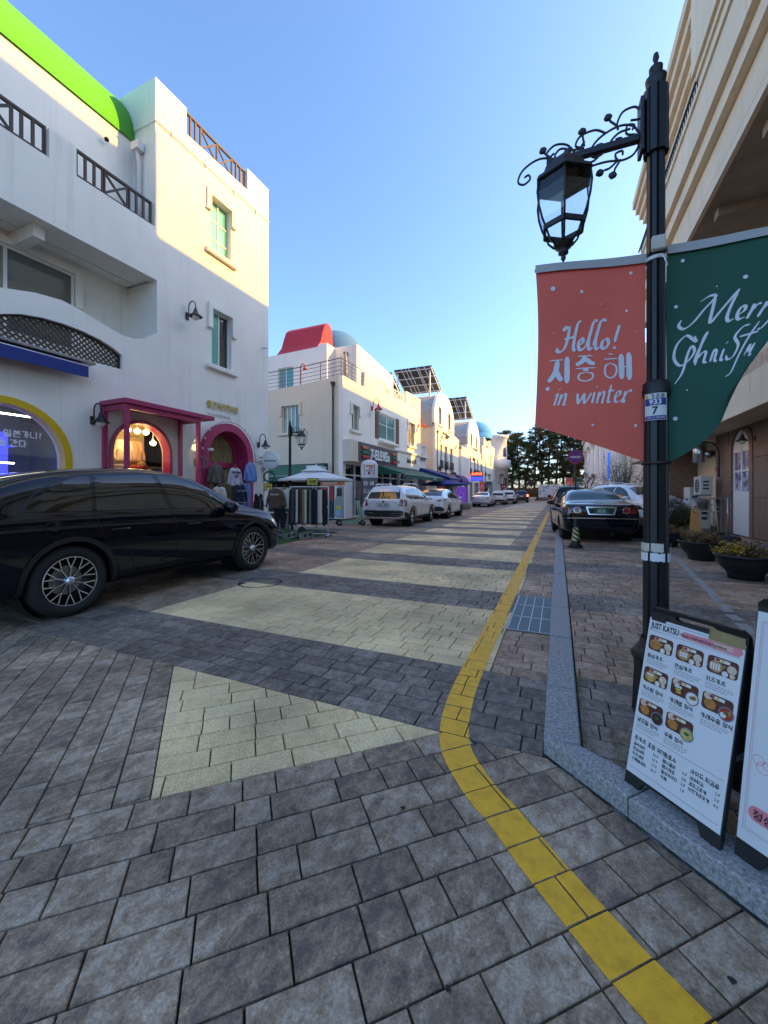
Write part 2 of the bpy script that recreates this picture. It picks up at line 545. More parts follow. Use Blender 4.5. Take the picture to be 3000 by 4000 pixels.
JAMO = {
 'ㄱ': [[(0, 1), (1, 1), (.9, 0)]], 'ㄴ': [[(0, 1), (0, 0), (1, 0)]], 'ㄷ': [[(1, 1), (0, 1), (0, 0), (1, 0)]], 'ㄹ': [[(0, 1), (1, 1), (1, .5), (0, .5), (0, 0), (1, 0)]],
 'ㅁ': [[(0, 1), (1, 1), (1, 0), (0, 0), (0, 1)]], 'ㅂ': [[(0, 1), (0, 0), (1, 0), (1, 1)], [(0, .5), (1, .5)]], 'ㅅ': [[(.5, 1), (.42, .5), (0, 0)], [(.46, .6), (1, 0)]],
 'ㅇ': [[(.5 + .5 * math.cos(2 * PI * i / 12), .5 + .5 * math.sin(2 * PI * i / 12)) for i in range(13)]], 'ㅈ': [[(0, 1), (1, 1)], [(.5, 1), (.42, .5), (0, 0)], [(.46, .55), (1, 0)]],
 'ㅊ': [[(.3, 1), (.7, 1)], [(0, .75), (1, .75)], [(.5, .75), (.42, .4), (0, 0)], [(.46, .42), (1, 0)]], 'ㅋ': [[(0, 1), (1, 1), (.9, 0)], [(0, .55), (1, .55)]],
 'ㅌ': [[(1, 1), (0, 1), (0, 0), (1, 0)], [(0, .5), (1, .5)]], 'ㅍ': [[(0, 1), (1, 1)], [(0, 0), (1, 0)], [(.3, 1), (.3, 0)], [(.7, 1), (.7, 0)]],
 'ㅎ': [[(.3, 1), (.7, 1)], [(0, .75), (1, .75)], [(.5 + .36 * math.cos(2 * PI * i / 10), .28 + .28 * math.sin(2 * PI * i / 10)) for i in range(11)]]}
for d_, s_ in (('ㄲ', 'ㄱ'), ('ㄸ', 'ㄷ'), ('ㅃ', 'ㅂ'), ('ㅆ', 'ㅅ'), ('ㅉ', 'ㅈ')):
 JAMO[d_] = [[(x * .44, y) for x, y in st] for st in JAMO[s_]] + [[(.56 + x * .44, y) for x, y in st] for st in JAMO[s_]]
CHO = 'ㄱㄲㄴㄷㄸㄹㅁㅂㅃㅅㅆㅇㅈㅉㅊㅋㅌㅍㅎ'
JONG = ['', 'ㄱ', 'ㄲ', 'ㄱㅅ', 'ㄴ', 'ㄴㅈ', 'ㄴㅎ', 'ㄷ', 'ㄹ', 'ㄹㄱ', 'ㄹㅁ', 'ㄹㅂ', 'ㄹㅅ', 'ㄹㅌ', 'ㄹㅍ', 'ㄹㅎ', 'ㅁ', 'ㅂ', 'ㅂㅅ', 'ㅅ', 'ㅆ', 'ㅇ', 'ㅈ', 'ㅊ', 'ㅋ', 'ㅌ', 'ㅍ', 'ㅎ']
# vowels: strokes of the upright part (box to the right) and of the flat part (box below)
VV = {0: [[(.3, 1), (.3, 0)], [(.3, .5), (.9, .5)]], 1: [[(.2, 1), (.2, 0)], [(.2, .5), (.7, .5)], [(.75, 1), (.75, 0)]], 2: [[(.3, 1), (.3, 0)], [(.3, .65), (.9, .65)], [(.3, .38), (.9, .38)]], 3: [[(.2, 1), (.2, 0)], [(.2, .65), (.7, .65)], [(.2, .4), (.7, .4)], [(.75, 1), (.75, 0)]],
  4: [[(.8, 1), (.8, 0)], [(.1, .5), (.8, .5)]], 5: [[(.45, 1), (.45, 0)], [(0, .5), (.45, .5)], [(.85, 1), (.85, 0)]], 6: [[(.8, 1), (.8, 0)], [(.1, .65), (.8, .65)], [(.1, .38), (.8, .38)]], 7: [[(.45, 1), (.45, 0)], [(0, .65), (.45, .65)], [(0, .4), (.45, .4)], [(.85, 1), (.85, 0)]], 20: [[(.6, 1), (.6, 0)]]}
VH = {8: [[(0, .1), (1, .1)], [(.5, .1), (.5, .9)]], 12: [[(0, .1), (1, .1)], [(.35, .1), (.35, .9)], [(.65, .1), (.65, .9)]], 13: [[(0, .8), (1, .8)], [(.5, .8), (.5, .0)]], 17: [[(0, .8), (1, .8)], [(.35, .8), (.35, 0)], [(.65, .8), (.65, 0)]], 18: [[(0, .5), (1, .5)]]}
MIX = {9: (8, 0), 10: (8, 1), 11: (8, 20), 14: (13, 4), 15: (13, 5), 16: (13, 20), 19: (18, 20)}
def syllable(ch):
 """strokes of one Hangul syllable in the unit square"""
 k = ord(ch) - 0xAC00; c, v, j = CHO[k // 588], (k % 588) // 28, JONG[k % 28]
 out = []
 def put(sts, x0, y0, x1, y1):
  for st in sts: out.append([(x0 + a * (x1 - x0), y0 + b * (y1 - y0)) for a, b in st])
 lo = .42 if j else .0
 if v in VV:
  put(JAMO[c], .05, lo + .1 * (not j) + .06 * bool(j), .52, .95); put(VV[v], .6, lo + .02, .95, 1.0)
 elif v in VH:
  put(JAMO[c], .2, lo + (.28 if j else .42), .8, .98); put(VH[v], .02, lo + .03, .98, lo + (.24 if j else .36))
 else:
  h_, u_ = MIX[v]
  put(JAMO[c], .08, lo + (.3 if j else .42), .5, .98); put(VH[h_], .0, lo + .05, .6, lo + (.25 if j else .36)); put(VV[u_], .64, lo, .98, 1.0)
 if j:
  n = len(j)
  for i, q in enumerate(j): put(JAMO[q], .15 + i * .7 / n, .0, .15 + (i + .86 if n > 1 else 1) * .7 / n, .34)
 return out
def text_mesh(body, size, mat_, F, u, v, w=.0, t=.004, align='LEFT', name='lettering', parent=None, shear=0.0, bold=0.0, sx=1.0, space=1.0):
 """printed or cut letters laid on sheet F at (u, v) as one mesh: Latin from the built-in font, Hangul drawn stroke by stroke"""
 V = []; FC = []
 lines = body.split('\n'); dz = 0
 for li, line in enumerate(lines):
  x = 0.0; V0 = len(V)
  runs = []
  for ch in line:
   hg = 0xAC00 <= ord(ch) <= 0xD7A3
   if runs and runs[-1][0] == hg and not hg: runs[-1][1] += ch
   else: runs.append([hg, ch])
  for hg, s in runs:
   if hg:
    g = size * .78; hw = size * (.040 + bold * .9)
    for st in syllable(s):
     for (a, b), (c, d) in zip(st[:-1], st[1:]):
      p, q = Vector((x + a * g, -.06 * size + b * g)), Vector((x + c * g, -.06 * size + d * g))
      e = (q - p).normalized() if (q - p).length > 1e-9 else Vector((1, 0)); n = Vector((-e.y, e.x)) * hw; e = e * hw * .8
      k = len(V); dz += 1; z = (dz % 23) * min(4e-5, t * .04)
      quad = [p - e + n, p - e - n, q + e - n, q + e + n]
      V += [(c2.x, c2.y, t + z) for c2 in quad]; FC.append((k, k + 1, k + 2, k + 3))
      if t > .002:
       V += [(c2.x, c2.y, 0) for c2 in quad]
       FC += [(k + i, k + 4 + i, k + 4 + (i + 1) % 4, k + (i + 1) % 4) for i in range(4)]
    x += size * .88 * space
   elif s.strip() == '':
    x += size * .3 * len(s)
   else:
    cu = bpy.data.curves.new(name, 'FONT')
    cu.body = s; cu.size = size; cu.offset = bold * size; cu.extrude = t / 2; cu.resolution_u = 2; cu.space_character = space
    ob = bpy.data.objects.new(name, cu); me = bpy.data.meshes.new_from_object(ob)
    bpy.data.objects.remove(ob)
    k = len(V); lead = size * .3 * (len(s) - len(s.lstrip()))
    V += [(x + c.co.x, c.co.y, t / 2 + c.co.z) for c in me.vertices]; FC += [tuple(k + i for i in p.vertices) for p in me.polygons]
    x += max((c.co.x for c in me.vertices), default=0) + size * .08 + size * .25 * (len(s) - len(s.rstrip()))
    bpy.data.meshes.remove(me)
  off_x = {'LEFT': 0, 'CENTER': -x / 2, 'RIGHT': -x}[align]
  for i in range(V0, len(V)):
   a, b, c = V[i]
   b2 = b - li * size * 1.1
   V[i] = (a + off_x + shear * b, b2, c)
 off = Vector((0, 0, 0)); p = parent
 if parent is not None and parent.get('world_parts'):
  while p is not None:
   off += p.location; p = p.parent
 me = bpy.data.meshes.new(name)
 me.from_pydata([F.p(u + a * sx, v + b, w + c) - off for a, b, c in V], [], FC)
 me.materials.append(M[mat_] if isinstance(mat_, str) else mat_)
 o = bpy.data.objects.new(name, me); col.objects.link(o)
 if parent is not None: o.parent = parent
 return o

def pen_strokes(mb, F, strokes, m, u0, v0, sc, nib=.055, nibang=R(40), w=.003, thin=.35, slant=0.0):
 """calligraphic strokes: smooth polylines swept by a slanted broad nib"""
 for k, st in enumerate(strokes):
  pts = smooth_path([(x, y) for x, y in st], 7)
  L_, R_ = [], []
  n = len(pts)
  for i, p in enumerate(pts):
   a = pts[max(i - 1, 0)]; b = pts[min(i + 1, n - 1)]
   d = (b - a); d = d.normalized() if d.length > 1e-9 else Vector((1, 0))
   nrm = Vector((-d.y, d.x))
   ww = nib * (thin + (1 - thin) * abs(math.sin(math.atan2(d.y, d.x) - nibang)))
   end = min(i, n - 1 - i) / max(n - 1, 1)
   ww *= min(1, .45 + end * 6)
   L_.append(p + nrm * ww / 2); R_.append(p - nrm * ww / 2)
  V = []
  for q in L_ + R_:
   V.append(F.p(u0 + (q.x + q.y * slant) * sc, v0 + q.y * sc, w + k * 4e-5))
  mb.add(V, [(i, i + 1, n + i + 1, n + i) for i in range(n - 1)], m)
 return mb
# ================================================================= ground, road, pavements
def clip_poly(poly, half):
 """clip a convex polygon by half-planes (nx, ny, c): keep nx*x + ny*y <= c"""
 for nx, ny, c in half:
  out = []
  k = len(poly)
  for i in range(k):
   a, b = poly[i], poly[(i + 1) % k]
   da, db = nx * a[0] + ny * a[1] - c, nx * b[0] + ny * b[1] - c
   if da <= 0: out.append(a)
   if (da < 0 < db) or (db < 0 < da):
    t = da / (da - db)
    out.append((a[0] + (b[0] - a[0]) * t, a[1] + (b[1] - a[1]) * t))
  poly = out
  if len(poly) < 3: return []
 return poly
def area(p):
 return abs(sum(p[i][0] * p[(i + 1) % len(p)][1] - p[(i + 1) % len(p)][0] * p[i][1] for i in range(len(p)))) / 2
def halves(poly):
 """half-planes of a convex counter-clockwise polygon"""
 out = []
 for i in range(len(poly)):
  a, b = poly[i], poly[(i + 1) % len(poly)]
  nx, ny = b[1] - a[1], -(b[0] - a[0])
  l = math.hypot(nx, ny); nx /= l; ny /= l
  out.append((nx, ny, nx * a[0] + ny * a[1]))
 return out
def inset(poly, d):
 return clip_poly(poly, [(nx, ny, c - d) for nx, ny, c in halves(poly)])
def ccw(p):
 s_ = sum(p[i][0] * p[(i + 1) % len(p)][1] - p[(i + 1) % len(p)][0] * p[i][1] for i in range(len(p)))
 return p if s_ > 0 else p[::-1]

prng = random.Random(11)
ROW = .15
def lay(region, ang, tone, z=0.0, row=ROW, lens=(.15, .225, .225, .30, .30), o=(0, 0)):
 """rows of pavers with random lengths, turned by ang, cut to the convex region"""
 ca, sa = math.cos(ang), math.sin(ang)
 hp = halves(ccw(region))
 loc = [((x - o[0]) * ca + (y - o[1]) * sa, -(x - o[0]) * sa + (y - o[1]) * ca) for x, y in region]
 u0, u1 = min(p[0] for p in loc), max(p[0] for p in loc)
 r0, r1 = math.floor(min(p[1] for p in loc) / row), math.ceil(max(p[1] for p in loc) / row)
 out = []
 for r in range(r0, r1):
  u = u0 - prng.random() * .3
  while u < u1:
   L_ = prng.choice(lens)
   q = [(u, r * row), (u + L_, r * row), (u + L_, (r + 1) * row), (u, (r + 1) * row)]
   q = [(o[0] + a * ca - b * sa, o[1] + a * sa + b * ca) for a, b in q]
   q = clip_poly(q, hp)
   if len(q) >= 3 and area(q) > .0012:
    out.append((q, tone(q) if callable(tone) else tone, z))
   u += L_
 return out

A45 = R(43.5)
Y0 = 2.23
PER = 17 * ROW
stones = []
BX = 4.0
# near corner: laid diagonally
bx0, by0 = -1.68, 1.21                           # corner of the pale triangle
dA = (math.cos(A45), math.sin(A45))
lineA = (dA[1], -dA[0], dA[1] * bx0 - dA[0] * by0)      # below/right of the line: value > c
tri = [(-2.82, Y0), (bx0, by0), (bx0 + (Y0 - by0) / dA[1] * dA[0], Y0)]
stones += lay(ccw(tri), A45, 'cream', o=(bx0, by0))
kd = Vector((.67, -.60)).normalized()              # direction of the turned kerb
kerb_edge = [(kd.y * -1, kd.x, (-kd.y) * -.07 + kd.x * 2.25)]
# region right/below line A
big = [(-6, -1.0), (3.5, -1.0), (3.5, Y0), (-6, Y0)]
regR = clip_poly(big, [(-lineA[0], -lineA[1], -lineA[2])])
regR = clip_poly(regR, kerb_edge)
stones += lay(ccw(regR), A45, 'mix', o=(bx0, by0))
regL = clip_poly([(-10.3, -1.5), (3, -1.5), (3, Y0), (-10.3, Y0)], [lineA])
regL = clip_poly(regL, [(-(dA[0]), -(dA[1]), 0)]) if False else regL
# left of the triangle's left side (perpendicular to line A)
eB = Vector((-2.82 - bx0, Y0 - by0)).normalized()
lineB = (eB.y, -eB.x, eB.y * bx0 - eB.x * by0)
regL2 = clip_poly(regL, [lineB])
stones += lay(ccw(regL2), math.atan2(-eB.y, -eB.x), 'mix', o=(bx0, by0))
# banded street
def bands(y_from, y_to):
 out = []
 k = 0
 while Y0 + k * PER < y_to:
  g0 = Y0 + k * PER
  c0 = g0 + 6 * ROW
  n0 = g0 + PER
  xl = (-4.1, -4.1, -4.3, -4.4)[min(k, 3)]; xr = -.48 if k < 3 else -1.15
  if k == 0: xl = -4.35
  out += lay(rect(-6.1, g0, -.07, c0), 0, 'grey', o=(0, Y0))
  out += lay(rect(xl, c0, xr, n0), 0, 'cream', o=(0, Y0))
  out += lay(rect(-6.1, c0, xl, n0), 0, 'brown', o=(0, Y0))
  out += lay(rect(xr, c0, -.07, n0), 0, 'brown', o=(0, Y0))
  k += 1
 return out
FAR_Y = Y0 + 13 * PER
stones += bands(Y0, FAR_Y)
stones += lay(rect(-10.3, Y0, -6.1, FAR_Y), 0, lambda q: 'grey' if int((q[0][1] - Y0) / ROW) % 17 < 6 else 'brown', o=(0, Y0))
# raised pavement on the right
KZ = .085
def right_tone(q):
 return 'grey' if int((q[0][1] - Y0) / ROW) % 17 < 6 else 'brown'
pav = []
pavreg = clip_poly([(.115, 1.0), (5.0, 1.0), (5.0, 24.0), (.115, 24.0)], [(kd.y, -kd.x, kd.y * .115 - kd.x * 2.26)])
# the raised pavement lies on the far side of the turned kerb
pav += lay(ccw(pavreg), 0, right_tone, KZ - .012, o=(0, Y0))

# painted yellow line, cut along every stone so the joints stay open
yl = [(-.605, 30.0), (-.605, 20.0), (-.605, 12.0), (-.605, 8.0), (-.605, 6.0), (-.605, 4.65), (-.61, 3.1), (-.59, 2.54), (-.545, 2.24), (-.47, 2.05), (-.31, 1.84), (-.21, 1.75), (-.04, 1.565), (.16, 1.37), (.29, 1.26), (.62, .98), (1.3, .45)]
yl = [(p.x, p.y) for p in smooth_path(yl, 4)]
HW = .083
ysegs = []
for i in range(len(yl) - 1):
 def nrm_at(j):
  a = Vector(yl[max(j - 1, 0)]); b = Vector(yl[min(j + 1, len(yl) - 1)])
  d = (b - a).normalized(); return Vector((-d.y, d.x)) * HW
 a, b = Vector(yl[i]), Vector(yl[i + 1]); na, nb = nrm_at(i), nrm_at(i + 1)
 q = ccw([tuple(a + na), tuple(a - na), tuple(b - nb), tuple(b + nb)])
 ysegs.append((q, halves(q), min(p[0] for p in q) - .02, max(p[0] for p in q) + .02, min(p[1] for p in q) - .02, max(p[1] for p in q) + .02))

def to_cam(x, y, z=0.0):
 s_, c_ = math.sin(YAW), math.cos(YAW)
 d = -s_ * x + c_ * y; l = c_ * x + s_ * y
 if d < .2: return None
 return 1500 + FPX * l / d, HORIZON - FPX * (z - EYE) / d, d
def stone_mesh(mb, q, z, m, cham=True, zb=-.05):
 tilt = [z + prng.uniform(-.0009, .0009) for _ in q]
 dz = prng.uniform(-.0012, .0012)
 q0 = inset(q, .0034)
 if len(q0) < 3: return None
 if cham and len(q0) == len(q):
  q1 = inset(q, .0066)
  if len(q1) == len(q0):
   # order of the clipped loops is kept, so rings match
   n = len(q0)
   def near(p): return min(range(n), key=lambda i: (q1[i][0] - p[0]) ** 2 + (q1[i][1] - p[1]) ** 2)
   o = near(q0[0]); q1 = q1[o:] + q1[:o]
   V = [(x, y, z + dz + t - z) for (x, y), t in zip(q1, tilt)] + [(x, y, z + dz - .0035) for x, y in q0] + [(x, y, zb) for x, y in q0]
   fs = [tuple(range(n))]
   for r in (0, 1):
    for i in range(n):
     j = (i + 1) % n
     fs.append((r * n + i, (r + 1) * n + i, (r + 1) * n + j, r * n + j))
   mb.add(V, fs, m)
   return q0, z + dz + .001
 n = len(q0)
 V = [(x, y, z + dz) for x, y in q0] + [(x, y, zb) for x, y in q0]
 mb.add(V, [tuple(range(n))] + [(i, n + i, n + (i + 1) % n, (i + 1) % n) for i in range(n)], m)
 return q0, z + dz

road = MB()
road.quad((-11.5, -3.5, -.02), (6.0, -3.5, -.02), (6.0, FAR_Y, -.02), (-11.5, FAR_Y, -.02), 'joint_sand')
road = struct(road.build('road'))
# choose the 300 stones that show largest
cand = []
for i, (q, t, z) in enumerate(stones):
 cx, cy = sum(p[0] for p in q) / len(q), sum(p[1] for p in q) / len(q)
 pr = to_cam(cx, cy, z)
 vis = pr is not None and -250 < pr[0] < 3250 and pr[1] < 4350
 if vis and pr[2] < 9:
  sc = area(q) / pr[2] ** 3
  if 0 <= pr[0] <= 3000 and pr[1] <= 4000: sc *= 1.5
  cand.append((sc, i))
cand.sort(reverse=True)
single = {i for _, i in cand[:300]}
yellow = MB()
mass = MB(); tones = []
shared = {}
for i, (q, t, z) in enumerate(stones):
 cx, cy = sum(p[0] for p in q) / len(q), sum(p[1] for p in q) / len(q)
 pr = to_cam(cx, cy, z)
 if (pr is None or pr[0] < -900 or pr[0] > 3900) and cy > -.2 and i not in single:
  if math.hypot(cx, cy) > 6.5: continue
 if i in single:
  mb = MB()
  ret = stone_mesh(mb, [(x - cx, y - cy) for x, y in q], z, 'paver_one_' + t)
  if ret is None: continue
  o = mb.build('paver', road)
  o.location = (cx, cy, 0)
  top = [(x + cx, y + cy) for x, y in ret[0]]
 else:
  n0 = len(mass.f)
  ret = stone_mesh(mass, q, z, 'paver_' + t, cham=(pr is not None and pr[2] < 9))
  if ret is None: continue
  tones += [prng.random()] * (len(mass.f) - n0)
  top = ret[0]
 if -1.2 < cx < 1.6 and cy < 30:
  x0, x1 = min(p[0] for p in top), max(p[0] for p in top)
  y0, y1 = min(p[1] for p in top), max(p[1] for p in top)
  for sq, hp, sx0, sx1, sy0, sy1 in ysegs:
   if x1 < sx0 or x0 > sx1 or y1 < sy0 or y0 > sy1: continue
   if cy > 13.9 and cy < 14.15 or cy > 14.3 and cy < 14.4: continue
   p_ = clip_poly(top, hp)
   if len(p_) >= 3 and area(p_) > 1e-6:
    yellow.add([(x, y, ret[1] + .0016) for x, y in p_], [tuple(range(len(p_)))], 'yellow_paint')
def mass_build(mb, tn, name, parent):
 me = bpy.data.meshes.new(name)
 me.from_pydata(mb.v, [], mb.f)
 for m in mb.mats: me.materials.append(m)
 me.polygons.foreach_set('material_index', mb.m)
 a = me.attributes.new('tone', 'FLOAT', 'FACE')
 a.data.foreach_set('value', tn)
 me.update()
 o = bpy.data.objects.new(name, me); col.objects.link(o); o.parent = parent; o['kind'] = 'stuff'
 return o
mass_build(mass, tones, 'paver_field', road)
struct(yellow.build('yellow_line'))

# far road beyond the single stones: banded by material only
def band_mat():
 m, nt, b = newmat('far_road')
 N, L = nt.nodes, nt.links
 g = N.new('ShaderNodeNewGeometry'); sp = N.new('ShaderNodeSeparateXYZ'); L.new(g.outputs['Position'], sp.inputs[0])
 md = N.new('ShaderNodeMath'); md.operation = 'SUBTRACT'; md.inputs[1].default_value = Y0; L.new(sp.outputs['Y'], md.inputs[0])
 fm = N.new('ShaderNodeMath'); fm.operation = 'FLOORED_MODULO'; fm.inputs[1].default_value = PER; L.new(md.outputs[0], fm.inputs[0])
 gt = N.new('ShaderNodeMath'); gt.operation = 'GREATER_THAN'; gt.inputs[1].default_value = 6 * ROW; L.new(fm.outputs[0], gt.inputs[0])
 xa = N.new('ShaderNodeMath'); xa.operation = 'GREATER_THAN'; xa.inputs[1].default_value = -4.4; L.new(sp.outputs['X'], xa.inputs[0])
 xb = N.new('ShaderNodeMath'); xb.operation = 'LESS_THAN'; xb.inputs[1].default_value = -1.15; L.new(sp.outputs['X'], xb.inputs[0])
 m1 = N.new('ShaderNodeMath'); m1.operation = 'MULTIPLY'; L.new(xa.outputs[0], m1.inputs[0]); L.new(xb.outputs[0], m1.inputs[1])
 m2 = N.new('ShaderNodeMath'); m2.operation = 'MULTIPLY'; L.new(m1.outputs[0], m2.inputs[0]); L.new(gt.outputs[0], m2.inputs[1])
 n = N.new('ShaderNodeTexNoise'); n.inputs['Scale'].default_value = 3; n.inputs['Detail'].default_value = 6; L.new(g.outputs['Position'], n.inputs['Vector'])
 cr = N.new('ShaderNodeValToRGB'); e = cr.color_ramp.elements
 e[0].position = .3; e[0].color = (.12, .11, .105, 1); e[1].position = .7; e[1].color = (.27, .22, .18, 1); L.new(n.outputs['Fac'], cr.inputs[0])
 mx = N.new('ShaderNodeMix'); mx.data_type = 'RGBA'; mx.inputs['B'].default_value = (.55, .48, .34, 1)
 L.new(cr.outputs[0], mx.inputs['A']); L.new(m2.outputs[0], mx.inputs['Factor']); L.new(mx.outputs['Result'], b.inputs['Base Color'])
 b.inputs['Roughness'].default_value = .75
band_mat()
fr = MB()
fr.quad((-12, FAR_Y, -.004), (5, FAR_Y, -.004), (6, 90, -.004), (-14, 90, -.004), 'far_road')
struct(fr.build('far_road'))
mat('soil', (.11, .085, .06), .95, var=.3, vscale=.5)
gr = MB(); gr.quad((-1500, -1500, -.06), (1500, -1500, -.06), (1500, 1500, -.06), (-1500, 1500, -.06), 'soil')
struct(gr.build('ground'))

# raised pavement, right
pv = MB()
pq = ccw(pavreg); n_ = len(pq)
pv.add([(x, y, KZ - .03) for x, y in pq], [tuple(range(n_))], 'joint_sand')
pv = struct(pv.build('pavement'))
cand = []
for i, (q, t, z) in enumerate(pav):
 cx, cy = sum(p[0] for p in q) / len(q), sum(p[1] for p in q) / len(q)
 pr = to_cam(cx, cy, z)
 if pr and -50 < pr[0] < 3050: cand.append((area(q) / pr[2] ** 3, i))
cand.sort(reverse=True); single = {i for _, i in cand[:260]}
mass = MB(); tones = []
for i, (q, t, z) in enumerate(pav):
 cx, cy = sum(p[0] for p in q) / len(q), sum(p[1] for p in q) / len(q)
 pr = to_cam(cx, cy, z)
 if i in single:
  mb = MB()
  if stone_mesh(mb, [(x - cx, y - cy) for x, y in q], z, 'paver_one_' + t, zb=KZ - .05) is None: continue
  o = mb.build('paver', pv); o.location = (cx, cy, 0)
 else:
  if (pr is None or pr[0] > 4200) and math.hypot(cx, cy) > 8: continue
  n0 = len(mass.f)
  if stone_mesh(mass, q, z, 'paver_' + t, cham=pr is not None and pr[2] < 8, zb=KZ - .05) is None: continue
  tones += [prng.random()] * (len(mass.f) - n0)
mass_build(mass, tones, 'paver_field', pv)

# granite kerb: straight run along the street, then turned round the corner
kb = MB()
kb.box(-.06, 2.2, -.05, .10, 3.0, -.04, 'joint_sand')
kerb = struct(kb.build('kerb'))
def kerb_stone(a, b, wdt=.178):
 a, b = Vector((*a, 0)), Vector((*b, 0)); d = (b - a).normalized(); n = Vector((-d.y, d.x, 0))
 L_ = (b - a).length - .008
 m = MB()
 F = Frame(a + d * .004, d, n * -1, (0, 0, 1))
 m.fbox(F, 0, 0, -.05, L_, wdt, KZ + .006 + prng.uniform(-.003, .003), 'granite', .008)
 return m.build('kerb_stone', kerb)
y = 2.26
first = True
while y < 24:
 y2 = y + (.62 if first else 1.0); first = False
 kerb_stone((-.07, y), (-.07, y2)); y = y2
# corner stone cut to the mitre, then stones along the turn
cm = MB()
k0 = Vector((-.07, 2.26));
nk = Vector((-kd.y, kd.x)) * .178
mit_o = k0; mit_i = Vector((.108, 2.26 + .012))
def turned(s0, s1):
 m = MB()
 a = k0 + kd * s0; b = k0 + kd * (s1 - .006)
 ai = a + nk if s0 > .2 else Vector((.108, 2.254))
 bi = b + nk
 q = [tuple(a), tuple(b), tuple(bi), tuple(ai)]
 q = ccw(q); q1 = inset(q, .008)
 V = [(x, y_, KZ + .006) for x, y_ in q1] + [(x, y_, KZ - .002) for x, y_ in q] + [(x, y_, -.05) for x, y_ in q]
 def near(p): return min(range(4), key=lambda i: (q1[i][0] - p[0]) ** 2 + (q1[i][1] - p[1]) ** 2)
 o_ = near(q[0]); q1 = q1[o_:] + q1[:o_]
 V = [(x, y_, KZ + .006) for x, y_ in q1] + [(x, y_, KZ - .002) for x, y_ in q] + [(x, y_, -.05) for x, y_ in q]
 m.add(V, [(0, 1, 2, 3)] + [(r * 4 + i, (r + 1) * 4 + i, (r + 1) * 4 + (i + 1) % 4, r * 4 + (i + 1) % 4) for r in (0, 1) for i in range(4)], 'granite')
 m.build('kerb_stone', kerb)
turned(0, .46); turned(.46, 1.42); turned(1.42, 2.4); turned(2.4, 3.4)

# drain grate by the kerb
dg = thing('drain_grate', 'steel drain grate set in the paving beside the kerb', 'grate', (-.27, 4.15, 0))
m = MB(); m.box(-.205, 0, -.018, .205, 1.42, .003, 'shadow_interior'); m.build('sump', dg)
for k in range(3):
 m = MB(); y0 = k * .475
 for a_ in (-.205, .195): m.box(a_, y0, -.004, a_ + .012, y0 + .46, .014, 'grey_metal')
 for b_ in (0, .448): m.box(-.205, y0 + b_, -.004, .207, y0 + b_ + .012, .0145, 'grey_metal')
 for j in range(1, 4): m.box(-.205 + j * .1025 - .004, y0, -.004, -.205 + j * .1025 + .004, y0 + .46, .0125, 'grey_metal')
 for j in range(1, 23): m.box(-.2, y0 + j * .02 - .002, -.004, .2, y0 + j * .02 + .002, .0105, 'grey_metal')
 m.build('grating', dg)
# manhole ring
mh = thing('manhole_cover', 'round manhole ring with paved lid in front of the black car', 'manhole', (-4.17, 4.8, 0))
m = MB()
m.lathe([(.30, -.01), (.30, .004), (.325, .005), (.325, -.01)], 'black_iron', n=40)
m.build('ring', mh)
for a_ in (.6, .6 + PI):
 m = MB()
 c_ = Vector((.27 * math.cos(a_), .27 * math.sin(a_), 0)); m.box(c_.x - .035, c_.y - .035, -.01, c_.x + .035, c_.y + .035, .0045, 'black_iron')
 m.build('lifting_eye', mh)
# little weeds in the joints by the kerb
mat('dry_grass', (.20, .13, .05), .9, var=.4)
wd = MB()
wr = random.Random(5)
for _ in range(420):
 t = wr.random()
 if t < .6: c_ = Vector((.118 + abs(wr.gauss(0, .012)), wr.choice((2.32, 2.42, 2.75, 2.9, 3.05)) + wr.gauss(0, .05), KZ - .01))
 else: c_ = Vector((.25 + abs(wr.gauss(0, .05)), 2.4 + wr.gauss(0, .1), KZ - .01))
 a_ = wr.random() * 6.28; h_ = wr.uniform(.01, .035)
 d = Vector((math.cos(a_), math.sin(a_), 0))
 wd.add([c_, c_ + d.cross(Vector((0, 0, 1))) * .003, c_ + d * h_ + Vector((0, 0, h_ * .6))], [(0, 1, 2)], 'dry_grass')
tag(wd.build('dry_weeds', kind='stuff'), 'dry straw-coloured weeds in the joints behind the kerb', 'weeds')

# dirt gathered in the gutter of the turned kerb, and a few dark spots on the stones
gd = MB(); grn = random.Random(8)
prev = None
for i in range(90):
 a = k0 + kd * (i * .028); nrm_ = Vector((-nk.x, -nk.y)).normalized()
 w_ = .003 + .022 * max(0, noise.noise(Vector((i * .22, 1, 0))) + .15) + grn.random() * .006
 cur = (a - nrm_ * .004, a + nrm_ * w_)
 if prev: gd.add([(*prev[0], .0036), (*cur[0], .0036), (*cur[1], .0030), (*prev[1], .0030)], [(0, 1, 2, 3)], 'joint_sand')
 prev = cur
for x_, y_, r_ in ((-.62, 1.62, .012), (.45, 1.42, .012), (-.28, 1.08, .008), (1.5, 4.4, .03)):
 zz = KZ - .008 if x_ > .6 else .0042
 gd.add([(x_ + r_ * grn.uniform(.5, 1.3) * math.cos(2 * PI * i / 14), y_ + r_ * grn.uniform(.5, 1.3) * math.sin(2 * PI * i / 14), zz) for i in range(14)], [tuple(range(14))], 'joint_sand')
gd.build('gutter_dirt', road, 'stuff')
